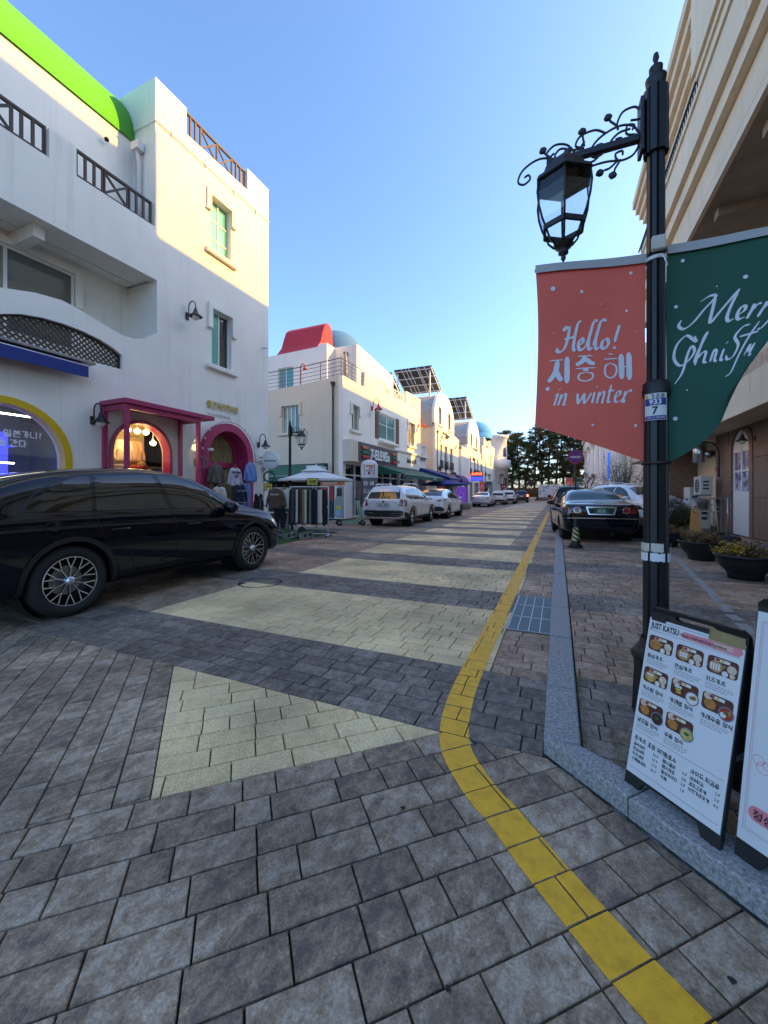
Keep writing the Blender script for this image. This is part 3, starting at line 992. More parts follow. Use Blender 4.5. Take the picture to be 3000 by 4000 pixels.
# ================================================================= shared building pieces
def T2(o, F): return o
def window(root, F, u0, v0, u1, v1, w=-.10, sashes=2, pane='grey_pane', fr='white_frame', bars=(), fw=.045, open_to=None):
 """sliding window: frame as the part, its panes as sub-parts; w is the depth of the frame face"""
 m = MB()
 for a, b, c, d in ((u0, v0, u0 + fw, v1), (u1 - fw, v0, u1, v1)):
  m.fbox(F, a, b, w - .05, c, d, w, fr)
 for a, b in ((v0, v0 + fw), (v1 - fw, v1)):
  m.fbox(F, u0 + fw, a, w - .05, u1 - fw, b, w - .001, fr)
 us = [u0 + fw + (u1 - u0 - 2 * fw) * i / sashes for i in range(sashes + 1)]
 for i in range(1, sashes):
  m.fbox(F, us[i] - fw * .6, v0 + fw, w - .05, us[i] + fw * .6, v1 - fw, w - .002, fr)
 for kind, pos in bars:
  if kind == 'h': m.fbox(F, u0 + fw, pos - .018, w - .045, u1 - fw, pos + .018, w - .006, fr)
  else: m.fbox(F, pos - .018, v0 + fw, w - .045, pos + .018, v1 - fw, w - .005, fr)
 wo = m.build('window', root, local=False)
 for i in range(sashes):
  g = MB()
  pm = pane[i % len(pane)] if isinstance(pane, (list, tuple)) else pane
  g.plate(F, rect(us[i] + .002, v0 + fw - .002, us[i + 1] - .002, v1 - fw + .002), w=w - .022 - .004 * (i % 2), t=.006, m=pm)
  g.build('pane', wo).location = (0, 0, 0)
  o = wo.children[-1]
  off = root.location
  for v in o.data.vertices: v.co -= off
 return wo

def surround(root, F, u0, v0, u1, v1, m='white_render', drop=.55, depth=.07, wd=.16):
 """plaster hood over a window with two drooping ears, and a sill"""
 a = MB()
 out = [(u0 - wd, v1 - drop), (u0, v1 - drop), (u0, v1), (u1, v1), (u1, v1 - drop), (u1 + wd, v1 - drop), (u1 + wd, v1 + wd), (u0 - wd, v1 + wd)]
 a.plate(F, out, w=depth, t=depth - .002, m=m)
 a.fbox(F, u0 - wd - .03, v1 - drop - .04, .001, u0 - .01, v1 - drop - .001, depth + .02, m)
 a.fbox(F, u1 + .01, v1 - drop - .04, .001, u1 + wd + .03, v1 - drop - .001, depth + .02, m)
 a.build('window_hood', root, local=False)
 b = MB()
 b.fbox(F, u0 - wd - .05, v0 - .17, .001, u1 + wd + .05, v0 - .02, depth + .05, m, .015)
 b.build('window_sill', root, local=False)

def cross_rail(root, F, u0, u1, v0, v1, w=-.08, m='wood_dark', pick=.17, xw=.62):
 """timber balustrade: pickets either side of a crossed middle bay, every timber its own piece"""
 def bar_(name, a, b, wd=.055, dp=.05, wo=0):
  k = MB()
  A, B = F.p(*a, w + wo), F.p(*b, w + wo)
  d = (B - A).normalized(); s_ = d.cross(F.n).normalized()
  V = [p + s_ * x * wd / 2 + F.n * y_ * dp / 2 for p in (A, B) for x, y_ in ((-1, -1), (1, -1), (1, 1), (-1, 1))]
  k.add(V, [(3, 2, 1, 0), (4, 5, 6, 7), (0, 1, 5, 4), (1, 2, 6, 5), (2, 3, 7, 6), (3, 0, 4, 7)], m)
  return k.build(name, root, local=False)
 bar_('handrail', (u0, v1), (u1, v1), .06, .07)
 bar_('bottom_rail', (u0, v0 + .04), (u1, v0 + .04), .06, .066)
 c = (u0 + u1) / 2
 nx = 1 if u1 - u0 < 2.4 else 2
 x0, x1 = c - xw * nx / 2, c + xw * nx / 2
 u = u0 + .03
 while u < x0 - .02:
  bar_('picket', (u, v0 + .07), (u, v1 - .03)); u += pick
 u = u1 - .03
 while u > x1 + .02:
  bar_('picket', (u, v0 + .07), (u, v1 - .03)); u -= pick
 for i in range(nx):
  a, b = x0 + i * xw, x0 + (i + 1) * xw
  bar_('brace', (a, v0 + .07), (b, v1 - .03), .05, .04, .004); bar_('brace', (a, v1 - .03), (b, v0 + .07), .05, .04, -.004)
  bar_('picket', (a, v0 + .07), (a, v1 - .03))
 bar_('picket', (x1, v0 + .07), (x1, v1 - .03))

def iron_rail(root, pts, h, n=4, m='black_iron', post=1.2):
 """plain tube railing along a polyline of 3D points"""
 k = MB()
 P = [Vector(p) for p in pts]
 for i in range(len(P) - 1):
  a, b = P[i], P[i + 1]
  for j in range(n):
   z = h * (j + 1) / n
   k.bar(a + Vector((0, 0, z)), b + Vector((0, 0, z)), .035 if j == n - 1 else .02, .035 if j == n - 1 else .02, m)
  c = max(1, round((b - a).length / post))
  for j in range(c + 1):
   q = a.lerp(b, j / c)
   k.bar(q, q + Vector((0, 0, h - .01)), .03, .03, m)
 return k.build('railing', root, local=False)

def downpipe(root, x, y, z0, z1, m='brown_iron', r=.045):
 k = MB()
 k.tube([(x, y, z0), (x, y, z1 - .25)], r, m)
 k.lathe([(r * 1.1, z1 - .26), (r * 1.6, z1 - .14), (r * 3.0, z1 - .02), (r * 3.0, z1 + .05)], m, (x, y, 0), 4, smooth=False, a0=PI / 4, a1=2 * PI + PI / 4)
 for z in (z0 + .8, (z0 + z1) / 2, z1 - .8):
  k.lathe([(r * 1.25, z - .02), (r * 1.25, z + .02)], m, (x, y, 0), 8)
 return k.build('downpipe', root, local=False)

def gooseneck(name, label, x, y, z, dirv, m='black_iron', s=1.0, group=None, bowl='lamp_bowl', side=(0, 1, 0)):
 """swan-neck wall lamp: plate, arm, shade, glass bowl. dirv = wall normal"""
 n = Vector(dirv).normalized()
 t = thing(name, label, 'wall lamp', (x, y, z), 0, group)
 k = MB(); F = Frame((0, 0, 0), n.cross(Vector((0, 0, 1))), (0, 0, 1), n)
 k.fbox(F, -.05 * s, -.10 * s, 0, .05 * s, .10 * s, .05 * s, m, .01)
 k.build('back_plate', t)
 k = MB()
 pts = [n * .04 * s, n * .08 * s + Vector((0, 0, .02 * s)), n * .085 * s + Vector((0, 0, .22 * s)), n * .12 * s + Vector((0, 0, .34 * s)), n * .22 * s + Vector((0, 0, .39 * s)), n * .32 * s + Vector((0, 0, .34 * s)), n * .355 * s + Vector((0, 0, .22 * s)), n * .355 * s + Vector((0, 0, .13 * s))]
 k.tube(smooth_path(pts, 5), .016 * s, m)
 k.build('arm', t)
 c = n * .355 * s
 k = MB(); k.lathe([(.03 * s, .16 * s), (.045 * s, .12 * s), (.06 * s, .06 * s), (.10 * s, .0), (.18 * s, -.065 * s), (.185 * s, -.075 * s), (.17 * s, -.07 * s), (.09 * s, -.01 * s)], m, c, 20); k.build('lamp_shade', t)
 k = MB(); k.lathe([(.085 * s, -.03 * s), (.095 * s, -.09 * s), (.08 * s, -.14 * s), (.045 * s, -.17 * s), (.002, -.178 * s)], bowl, c, 16); k.build('lamp_bowl', t)
 return t
def cctv(label, x, y, z, rz):
 t = thing('security_camera', label, 'camera', (x, y, z), rz)
 k = MB(); k.lathe([(.001, -.09), (.04, -.085), (.042, .08), (.03, .1), (.001, .1)], 'plastic_white', n=12, axis='y'); k.build('housing', t)
 k = MB(); k.lathe([(.001, -.093), (.03, -.092), (.03, -.088)], 'plastic_black', n=12, axis='y'); k.build('lens', t)
 k = MB(); k.tube([(0, .03, .03), (-.05, .05, .06), (-.12, .05, .06)], .014, 'plastic_white'); k.build('bracket', t)
 return t

def awning(root, F, u0, u1, v0, w0, v1, w1, val, m, nrib=4, sides=True, name='awning'):
 """sloping cloth awning from the wall (v0, w0) out to the front edge (v1, w1) with a hanging valance"""
 k = MB()
 n = max(2, int((u1 - u0) / .35))
 V = []
 for i in range(n + 1):
  u = u0 + (u1 - u0) * i / n
  for j in range(5):
   t = j / 4
   sag = -.025 * math.sin(PI * t) * (1 - abs(2 * ((i * nrib / n) % 1) - 1) * .6)
   V.append(F.p(u, v0 + (v1 - v0) * t + sag, w0 + (w1 - w0) * t))
  V.append(F.p(u, v1 - val + .012 * math.sin(i * 2.1), w1 + .006 * math.sin(i * 1.7)))
 k.add(V, [(i * 6 + j, (i + 1) * 6 + j, (i + 1) * 6 + j + 1, i * 6 + j + 1) for i in range(n) for j in range(5)], m, False)
 if sides:
  for u in (u0, u1):
   k.add([F.p(u, v0, w0), F.p(u, v1, w1), F.p(u, v1, w0)], [(0, 1, 2)], m)
 o = k.build(name, root, local=False)
 k = MB()
 k.tube([F.p(u0, v1, w1 - .012), F.p(u1, v1, w1 - .012)], .016, 'white_metal', 6)
 k.build('awning_bar', root, local=False)
 return o

# ================================================================= left corner shop building
XA = -10.3
FA = street_left(XA)
A = thing('corner_shop_building', 'white rendered building with green vaulted roof and pink arched shop door', 'building', (XA - 2, 6, 0))
A['world_parts'] = True
loggia = [(0.6, 5.3), (2.4, 5.2), (3.4, 5.3), (4.3, 5.54), (4.8, 5.68), (5.3, 5.74), (5.7, 5.68), (6.16, 5.54), (6.6, 5.45), (7.0, 5.46), (7.3, 5.58), (7.63, 5.86), (7.63, 7.33), (0.6, 7.33)]
lat = [(4.04, 4.52), (6.66, 4.55), (6.66, 4.92), (6.45, 5.03), (6.15, 5.13), (5.75, 5.2), (5.35, 5.22), (4.95, 5.2), (4.55, 5.12), (4.25, 5.0), (4.04, 4.88)]
y_arch = arch(4.25, .35, 1.10, 2.1)
p_arch = arch(7.2, .3, .80, 2.45)
d_arch = arch(10.17, .02, .88, 2.58)
w2 = rect(9.55, 5.56, 10.4, 7.36)
w3 = rect(9.50, 9.27, 10.38, 11.02)
outer = [(-4, 0), (12.3, 0), (12.3, 13.15), (11.18, 13.12), (11.18, 12.33), (8.6, 12.24), (8.6, 13.02), (7.58, 13.0), (7.58, 8.8), (5.6, 8.78), (5.6, 9.45), (5.06, 9.45), (5.06, 8.78), (2.6, 8.78), (2.6, 9.45), (-4, 9.45)]
k = MB()
k.plate(FA, outer, [loggia, lat, y_arch, p_arch, d_arch, w2, w3], 0, .28, 'white_render')
k.build('facade', A, local=False)
k = MB()   # tower sides, rear, roof deck, terrace floor, recessed walls
k.box(-14.5, 7.58, 7.4, XA - .285, 7.84, 13.0, 'white_render')          # side of the tower above the terrace
k.box(-14.5, 12.04, 0, XA - .285, 12.3, 13.1, 'white_render')
k.box(-14.5, 7.85, 11.95, XA - .285, 12.03, 12.1, 'white_render')
k.box(-14.5, 7.85, 0, -14.3, 12.03, 13.0, 'white_render')
k.build('tower_wall', A, local=False)
k = MB(); k.box(-11.15, -4, 7.36, XA - .285, 7.57, 7.56, 'white_render'); k.box(-15, -4, 7.36, -11.2, 7.57, 7.5, 'white_render'); k.build('terrace_slab', A, local=False)
k = MB(); k.box(-11.45, -4, 7.56, -11.2, 7.57, 11.46, 'white_render'); k.build('upper_wall', A, local=False)
# loggia box
k = MB()
k.box(-11.75, .3, 4.25, -11.55, 7.9, 7.36, 'white_render'); k.box(-11.55, 7.64, 4.4, XA - .285, 7.9, 7.355, 'white_render'); k.box(-11.55, .3, 4.2, XA - .285, 7.63, 4.4, 'white_render')
k.box(-11.55, .3, 4.4, XA - .285, .5, 7.355, 'white_render')
k.build('loggia_wall', A, local=False)
k = MB(); k.box(-11.55, 4.9, 7.05, XA - .29, 5.12, 7.35, 'white_render'); k.build('loggia_beam', A, local=False)
k = MB(); k.box(-15, -4, 0, -14.8, 7.57, 11.4, 'white_render'); k.box(-14.8, -4, 0, XA - .3, -3.8, 11.4, 'white_render'); k.build('rear_wall', A, local=False)
# green barrel vault
k = MB(); V = []; n = 24
for yy in (-4, 7.57):
 for i in range(n + 1):
  a = PI * i / n
  V.append((-13.15 + 2.0 * math.cos(a), yy, 11.44 + 1.95 * math.sin(a)))
k.add(V, [(i, i + 1, n + 2 + i, n + 1 + i) for i in range(n)], 'green_vault', True)
k.add(V[n + 1:], [tuple(range(n + 1))], 'green_vault'); k.add(V[:n + 1], [tuple(range(n + 1))], 'green_vault')
k.build('vault_roof', A, local=False)
cross_rail(A, FA, 8.62, 11.16, 12.27, 13.02, -.14, pick=.19, xw=.66)
cross_rail(A, FA, 5.62, 7.54, 8.82, 9.46, -.12, pick=.2, xw=.6)
cross_rail(A, FA, 2.64, 5.04, 8.82, 9.46, -.12, pick=.2, xw=.6)
# windows of the tower and loggia
window(A, FA, 9.55, 5.56, 10.4, 7.36, -.14, 2, ('teal_pane_light', 'dark_pane'), 'white_frame')
surround(A, FA, 9.55, 5.56, 10.4, 7.36, drop=.62)
window(A, FA, 9.5, 9.27, 10.38, 11.02, -.14, 2, 'teal_pane_light', 'white_frame', bars=(('h', 9.75), ('h', 10.35)))
surround(A, FA, 9.5, 9.27, 10.38, 11.02, drop=.5)
FL = street_left(-11.55)
window(A, FL, 3.4, 5.05, 6.2, 7.03, .04, 2, ('curtain_pane', 'grey_pane'), 'white_frame', fw=.06)
k = MB(); k.plate(FL, [(6.22, 6.2), (6.4, 6.2), (6.4, 7.2), (3.3, 7.2), (3.3, 7.04), (6.22, 7.04)], w=.09, t=.088, m='white_render'); k.build('window_hood', A, local=False)
# timber lattice in the low arch: every lath its own piece
lath = ccw(lat)
def slats(F, poly, step, ang, w):
 hp = None
 us = [p[0] for p in poly]; vs2 = [p[1] for p in poly]
 d = Vector((math.cos(ang), math.sin(ang))); n_ = Vector((-d.y, d.x))
 c0 = min(n_.x * p[0] + n_.y * p[1] for p in poly); c1 = max(n_.x * p[0] + n_.y * p[1] for p in poly)
 c = c0 + step / 2
 while c < c1:
  ts = []
  for i in range(len(poly)):
   a, b = Vector(poly[i]), Vector(poly[(i + 1) % len(poly)])
   da, db = n_.dot(a) - c, n_.dot(b) - c
   if (da < 0) != (db < 0):
    q = a.lerp(b, da / (da - db)); ts.append(d.dot(q))
  ts.sort()
  if len(ts) >= 2 and ts[-1] - ts[0] > .04:
   A_, B_ = n_ * c + d * ts[0], n_ * c + d * ts[-1]
   kk = MB()
   kk.plate(F, [tuple(A_ - n_ * .017), tuple(B_ - n_ * .017), tuple(B_ + n_ * .017), tuple(A_ + n_ * .017)], w=w, t=.014, m='wood_dark')
   kk.build('lath', A, local=False)
  c += step
slats(FA, lath, .088, R(45), -.10)
slats(FA, lath, .088, R(-45), -.116)
k = MB(); k.ring(FA, lat, [(5.35 + (p[0] - 5.35) * .975, 4.87 + (p[1] - 4.87) * .91) for p in lat], -.085, .05, 'wood_dark'); k.build('lattice_frame', A, local=False)
# yellow arched shop window
k = MB(); k.ring(FA, arch(4.25, .22, 1.24, 2.1), arch(4.25, .36, 1.09, 2.1), .05, .20, 'yellow_frame'); k.build('yellow_window_frame', A, local=False)
k = MB(); k.plate(FA, arch(4.25, .36, 1.095, 2.1), w=-.12, t=.008, m='clear_glass'); wpane = k.build('pane', A, local=False)
mat('screen_room', (.16, .21, .22), .9)
k = MB()
k.box(-12.6, 2.6, .05, -12.5, 5.8, 3.6, 'screen_room'); k.box(-12.5, 5.7, .05, XA - .29, 5.8, 3.6, 'screen_room'); k.box(-12.5, 2.6, .05, XA - .29, 2.7, 3.6, 'screen_room'); k.box(-12.5, 2.7, 3.5, XA - .29, 5.7, 3.6, 'screen_room'); k.box(-12.5, 2.7, .05, XA - .29, 5.7, .1, 'concrete')
k.build('shop_room', A, local=False)
for zz, y0_, y1_ in ((3.16, 3.6, 5.48), (2.43, 3.6, 4.91), (2.05, 3.6, 4.91)):
 k = MB(); k.tube([(-11.4, y0_, zz), (-11.4, y1_, zz)], .02, 'tube_light' if zz != 2.43 else 'blue_neon', 6); k.build('light_tube', A, local=False)
k = MB(); k.box(-11.9, 3.2, 1.5, -11.87, 5.0, 2.8, 'blue_neon'); k.build('neon_panel', A, local=False)
text_mesh('사하러 일본가니?', .17, 'white_print', FA, 4.98, 2.56, -.115, .003, 'RIGHT', 'window_lettering', A, bold=.02)
text_mesh('새마을 간다', .17, 'white_print', FA, 4.72, 2.36, -.115, .003, 'RIGHT', 'window_lettering', A, bold=.02)
# blue cloth awning over it
awning(A, FA, 2.2, 5.62, 4.33, .02, 4.28, .42, .26, 'navy_cloth')
k = MB(); k.fbox(FA, 2.2, 4.36, .002, 5.80, 4.42, .40, 'grey_metal', .01); k.build('awning_cover', A, local=False)
# pink glazed bay in front of the arched show window
BXF = XA + .93
k = MB()
def post(x, y, z0=.1, z1=3.5, s_=.09): k.box(x - s_ / 2, y - s_ / 2, z0, x + s_ / 2, y + s_ / 2, z1, 'pink')
for x_, y_ in ((XA + .05, 6.2), (XA + .05, 8.34), (BXF - .05, 6.2), (BXF - .05, 8.25)): post(x_, y_)
k.box(XA + .1, 6.16, 3.38, BXF - .1, 6.24, 3.5, 'pink'); k.box(XA + .1, 8.26, 3.38, BXF - .1, 8.34, 3.5, 'pink'); k.box(BXF - .09, 6.25, 3.38, BXF - .01, 8.2, 3.5, 'pink')
k.build('bay_frame', A, local=False)
k = MB()
q = [(XA + .002, 6.1), (BXF + .05, 6.1), (BXF + .05, 8.75), (XA + .35, 8.75), (XA + .002, 8.5)]
k.plate(Frame((0, 0, 0), (1, 0, 0), (0, 1, 0), (0, 0, 1)), q, w=3.62, t=.11, m='pink'); k.build('bay_roof', A, local=False)
for nm, q in (('pane', [(BXF - .05, 6.25, .1), (BXF - .05, 8.2, .1), (BXF - .05, 8.2, 3.38), (BXF - .05, 6.25, 3.38)]), ('pane', [(XA + .1, 6.2, .1), (BXF - .1, 6.2, .1), (BXF - .1, 6.2, 3.38), (XA + .1, 6.2, 3.38)]), ('pane', [(XA + .1, 8.3, .1), (BXF - .1, 8.3, .1), (BXF - .1, 8.3, 3.38), (XA + .1, 8.3, 3.38)])):
 k = MB(); k.quad(*q, 'clear_glass'); k.build(nm, A, local=False)
k = MB(); k.ring(FA, arch(7.2, .2, .88, 2.45), arch(7.2, .3, .79, 2.45), .06, .3, 'pink'); k.build('arch_trim', A, local=False)
k = MB()
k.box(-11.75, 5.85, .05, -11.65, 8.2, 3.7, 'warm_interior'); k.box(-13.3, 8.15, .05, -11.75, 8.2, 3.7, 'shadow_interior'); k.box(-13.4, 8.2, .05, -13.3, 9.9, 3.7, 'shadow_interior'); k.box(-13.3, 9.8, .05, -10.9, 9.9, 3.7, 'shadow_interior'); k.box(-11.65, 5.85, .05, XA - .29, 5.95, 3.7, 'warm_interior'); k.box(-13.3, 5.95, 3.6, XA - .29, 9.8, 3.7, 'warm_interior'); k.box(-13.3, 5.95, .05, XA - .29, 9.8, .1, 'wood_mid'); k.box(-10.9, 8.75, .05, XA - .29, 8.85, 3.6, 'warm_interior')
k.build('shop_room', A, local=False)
k = MB(); k.tube([(-11.35, 6.0, 3.02), (-11.35, 7.8, 3.02)], .02, 'gold_letter'); k.build('clothes_rail', A, local=False)
k = MB(); k.box(-11.6, 6.1, .1, -10.7, 8.6, 1.75, 'warm_interior'); k.build('display_table', A, local=False)
# pink arched doorway
k = MB(); k.ring(FA, arch(10.17, .0, 1.12, 2.58), arch(10.17, .0, .86, 2.58), .16, .55, 'pink'); k.build('door_surround', A, local=False)
k = MB()
Fd = street_left(XA - .34)
k.plate(Fd, arch(10.17, .02, .87, 2.58), [rect(9.42, .1, 10.08, 2.25), rect(10.26, .1, 10.92, 2.25), [(9.45, 2.42), (10.89, 2.42), (10.89, 2.62)] + [(10.17 + .72 * math.cos(PI * i / 12), 2.62 + .72 * math.sin(PI * i / 12)) for i in range(1, 12)] + [(9.45, 2.62)]], 0, .06, 'pink')
k.build('door_frame', A, local=False)
mat('kraft_curtain', (.34, .25, .12), .9, var=.35, vscale=5)
k = MB(); n = 40
V = []
for i in range(n + 1):
 u = 9.3 + 1.75 * i / n
 for z_ in (.1, 3.5): V.append((XA - .46 + .04 * math.sin(i * 1.3) + .02 * math.sin(i * 2.7), u, z_))
k.add(V, [(2 * i, 2 * i + 2, 2 * i + 3, 2 * i + 1) for i in range(n)], 'kraft_curtain', True); k.build('curtain', A, local=False)
# downpipe by the tower, thin wire conduit along it
k = MB(); k.box(-10.98, 7.34, 11.0, -10.72, 7.55, 11.22, 'white_frame'); k.tube([(-10.85, 7.44, 11.0), (-10.85, 7.5, 10.6), (-10.85, 7.5, 7.6)], .055, 'white_frame'); k.tube([(-11.1, 7.52, 11.3), (-11.1, 7.52, 7.6)], .02, 'white_frame'); k.build('downpipe', A, local=False)
k = MB(); k.tube([(XA - .9, 7.55, 11.74), (XA + .03, 7.55, 11.76), (XA + .035, 9.9, 11.8), (XA + .035, 12.33, 11.88)], .016, 'white_metal', 6)
for yy in (8.1, 9.3, 10.5, 11.6): k.fbox(FA, yy - .02, 11.74, .001, yy + .02, 11.88, .05, 'white_metal')
k.build('conduit', A, local=False)
# shop name over the door
text_mesh('빨간머리앤옷방', .26, 'gold_letter', FA, 9.35, 4.15, .03, .02, name='shop_lettering', parent=A, bold=.0, sx=.84)
text_mesh('SINCE 2017 빈티지 제보가이 쇼핑몰', .085, 'silver_letter', FA, 9.36, 3.9, .012, .012, name='shop_lettering', parent=A, bold=.01, sx=.80)

gooseneck('wall_lamp', 'black swan-neck wall lamp left of the pink bay window', XA, 5.93, 3.12, (1, 0, 0), group='black wall lamps on the corner shop', s=1.0)
gooseneck('wall_lamp', 'black swan-neck wall lamp high on the wall left of the second floor window', XA, 8.6, 6.72, (1, 0, 0), group='black wall lamps on the corner shop', s=1.05)
gooseneck('wall_lamp', 'black swan-neck wall lamp right of the pink arched door', XA, 11.72, 3.16, (1, 0, 0), group='black wall lamps on the corner shop', s=1.0)
cctv('small white security camera on the upper corner of the white building', XA + .12, 11.97, 6.87, R(-60))
cctv('white security camera above the hanging down jacket at the pink door', XA + .32, 9.2, 2.72, R(-30))
k = MB(); k.lathe([(.001, -.06), (.05, -.04), (.06, .0), (.03, .05), (.001, .05)], 'plastic_black', (-11.08, 6.75, 10.85), 12); tag(k.build('dome_camera'), 'small dome camera on the sunlit wall under the green roof', 'camera')

# lit pendant lamps in the show window
for i, (y_, z_) in enumerate(((6.82, 3.06), (7.1, 3.1), (7.37, 3.1), (7.62, 3.1), (7.84, 2.82))):
 t = thing('pendant_lamp', ('first', 'second', 'third', 'fourth', 'lowest')[i] + (' glowing globe lamp from the left along the show window ceiling' if i < 4 else ' glowing globe lamp on a long cord in the show window'), 'pendant lamp', (-10.75, y_, z_), 0, 'pendant lamps in the show window')
 k = MB(); k.lathe([(.001, -.085), (.05, -.07), (.08, -.025), (.082, .02), (.045, .05), (.03, .055)], 'bulb', n=16); k.build('globe', t)
 k = MB(); k.lathe([(.03, .055), (.035, .10), (.012, .13), (.01, 3.6 - z_)], 'plastic_white', n=8); k.build('cord', t)
ld = bpy.data.lights.new('pendant_light', 'POINT'); ld.energy = 4; ld.color = (1, .72, .38); ld.shadow_soft_size = .12
lo = bpy.data.objects.new('pendant_light', ld); lo.location = (-10.85, 7.2, 2.85); col.objects.link(lo)
# ================================================================= cars
mat('paint_black', (.003, .004, .009), .35, coat=1.0, spec=.0)
mat('paint_white', (.74, .74, .73), .30, coat=1.0)
mat('paint_pearl', (.78, .78, .79), .28, coat=1.0)
mat('paint_silver', (.58, .60, .62), .32, .25, coat=1.0)
mat('paint_darkgrey', (.035, .037, .04), .3, .3, coat=1.0)
mat('car_glass', (.003, .0035, .004), .02, spec=.8)
mat('cladding', (.014, .014, .015), .55)
mat('seam', (.003, .003, .003), .8)
mat('chrome', (.75, .76, .78), .12, 1.0)
mat('rim_silver', (.75, .75, .76), .25, .8)
mat('rim_dark', (.02, .02, .022), .35, .5)
mat('tail_red', (.22, .008, .006), .12, spec=.8, coat=1)
mat('tail_dark', (.05, .006, .006), .12, spec=.8, coat=1)
mat('tail_lit', (.5, .01, .01), .2, emit=(1, .06, .03), es=7)
mat('lamp_clear', (.55, .58, .62), .08, .3, coat=1)
mat('plate_white', (.72, .72, .70), .5)
mat('plate_green', (.01, .12, .04), .5)
mat('plate_blue', (.20, .42, .62), .5)

def eval_mesh(o):
 return bpy.data.meshes.new_from_object(o.evaluated_get(bpy.context.evaluated_depsgraph_get()))

class Car:
 def __init__(s, name, label, loc, rz, st, axles, wr, paint, tumble=.36, wtrack=None, group=None, shoulder=.955):
  s.root = thing(name, label, 'car', loc, rz, group)
  s.paint = paint; s.axles = axles; s.wr = wr
  V = []; fs = []
  half = 10
  for (y, w, zb, zt, zr) in st:
   hc = zr - zt
   wsh = w * shoulder
   wroof = max(wsh - tumble * hc - .10 * min(1, hc / .25), wsh * .55)
   sec = [(0, zb), (w * .55, zb), (w * .90, zb + .02), (w * .985, zb + .12),
     (w, zb + (zt - zb) * .55), (w * .995, zt - .10), (wsh, zt),
     (wsh + (wroof - wsh) * .55, zt + hc * .62), (wroof, zt + hc * .93), (wroof * .55, zr - .008), (0, zr)]
   ring = [(x, y, z) for x, z in sec] + [(-x, y, z) for x, z in sec[-2:0:-1]]
   V += ring
  n = len(ring)
  for i in range(len(st) - 1):
   for j in range(n):
    j2 = (j + 1) % n
    fs.append((i * n + j, i * n + j2, (i + 1) * n + j2, (i + 1) * n + j))
  for base in (0, (len(st) - 1) * n):
   for j in range(half):
    a, b = j, j + 1
    a2, b2 = (n - a) % n, (n - b) % n
    q = [base + a, base + b, base + b2, base + a2]
    q2 = []
    for x in q:
     if x not in q2: q2.append(x)
    fs.append(tuple(q2))
  me = bpy.data.meshes.new('body'); me.from_pydata(V, [], fs); me.validate()
  bm = bmesh.new(); bm.from_mesh(me); bmesh.ops.recalc_face_normals(bm, faces=bm.faces); bm.to_mesh(me); bm.free()
  o = bpy.data.objects.new('body', me); col.objects.link(o)
  md = o.modifiers.new('s', 'SUBSURF'); md.levels = md.render_levels = 2
  bpy.context.view_layer.update()
  sm = eval_mesh(o)
  bpy.data.objects.remove(o)
  bmx = bmesh.new(); bmx.from_mesh(sm); s.bvh = BVHTree.FromBMesh(bmx); bmx.free()
  # wheel wells cut out
  o = bpy.data.objects.new('body', sm); col.objects.link(o)
  c = MB()
  for ya in axles:
   for sx in (-1, 1):
    c.lathe([(.001, sx * .56), (wr + .055, sx * .56), (wr + .055, sx * 1.3), (.001, sx * 1.3)], 'cladding', (0, ya, wr), 28, 'x', smooth=False)
  co = c.build('cutter')
  md = o.modifiers.new('b', 'BOOLEAN'); md.operation = 'DIFFERENCE'; md.object = co; md.solver = 'EXACT'
  bpy.context.view_layer.update()
  fm = eval_mesh(o)
  bpy.data.objects.remove(o); bpy.data.objects.remove(co)
  fm.materials.clear(); fm.materials.append(M[paint])
  for p in fm.polygons: p.use_smooth = True; p.material_index = 0
  fm.name = 'body'
  s.body = bpy.data.objects.new('body', fm); col.objects.link(s.body); s.body.parent = s.root
  # dark lining of the wheel wells
  for ya in axles:
   for sx in (-1, 1):
    k = MB()
    k.lathe([(wr + .05, sx * .565), (wr + .05, sx * .84)], 'seam', (0, ya, wr), 24, 'x')
    k.lathe([(.001, sx * .57), (wr + .05, sx * .57)], 'seam', (0, ya, wr), 24, 'x')
    k.build('wheel_well', s.root)
 def hit(s, a, b, axis, sg=1):
  if axis == 'side': o, d = Vector((3 * sg, a, b)), Vector((-sg, 0, 0))
  elif axis == 'rear': o, d = Vector((a, -5, b)), Vector((0, 1, 0))
  elif axis == 'front': o, d = Vector((a, 5, b)), Vector((0, -1, 0))
  else: o, d = Vector((a, b, 4)), Vector((0, 0, -1))
  h = s.bvh.ray_cast(o, d)
  return (h[0], h[1]) if h[0] is not None else None
 def patch(s, name, poly, axis, m, off=.004, sg=1, step=.07, parent=None, skirt=True):
  """panel following the body surface: an outline in side, rear, front or top view laid onto the body"""
  poly = [tuple(p) for p in poly]
  # densify outline
  P = []
  for i in range(len(poly)):
   a, b = Vector(poly[i]), Vector(poly[(i + 1) % len(poly)])
   c = max(1, int((b - a).length / step))
   P += [a.lerp(b, t / c) for t in range(c)]
  nb = len(P)
  x0, x1 = min(p.x for p in P), max(p.x for p in P); y0, y1 = min(p.y for p in P), max(p.y for p in P)
  pts = [Vector(p) for p in P]
  nx, ny = int((x1 - x0) / step), int((y1 - y0) / step)
  for i in range(1, nx):
   for j in range(1, ny):
    pts.append(Vector((x0 + (x1 - x0) * i / nx, y0 + (y1 - y0) * j / ny)))
  r = delaunay_2d_cdt(pts, [(i, (i + 1) % nb) for i in range(nb)], [list(range(nb))], 1, 1e-5)
  vs2, _, tris = r[0], r[1], r[2]
  V = []; ok = []
  for p in vs2:
   h = s.hit(p.x, p.y, axis, sg)
   ok.append(h is not None)
   V.append(h[0] + h[1].normalized() * off if h else Vector((0, 0, 0)))
  mb = MB()
  mb.add(V, [t for t in tris if all(ok[i] for i in t)], m, True)
  return mb.build(name, parent or s.root)
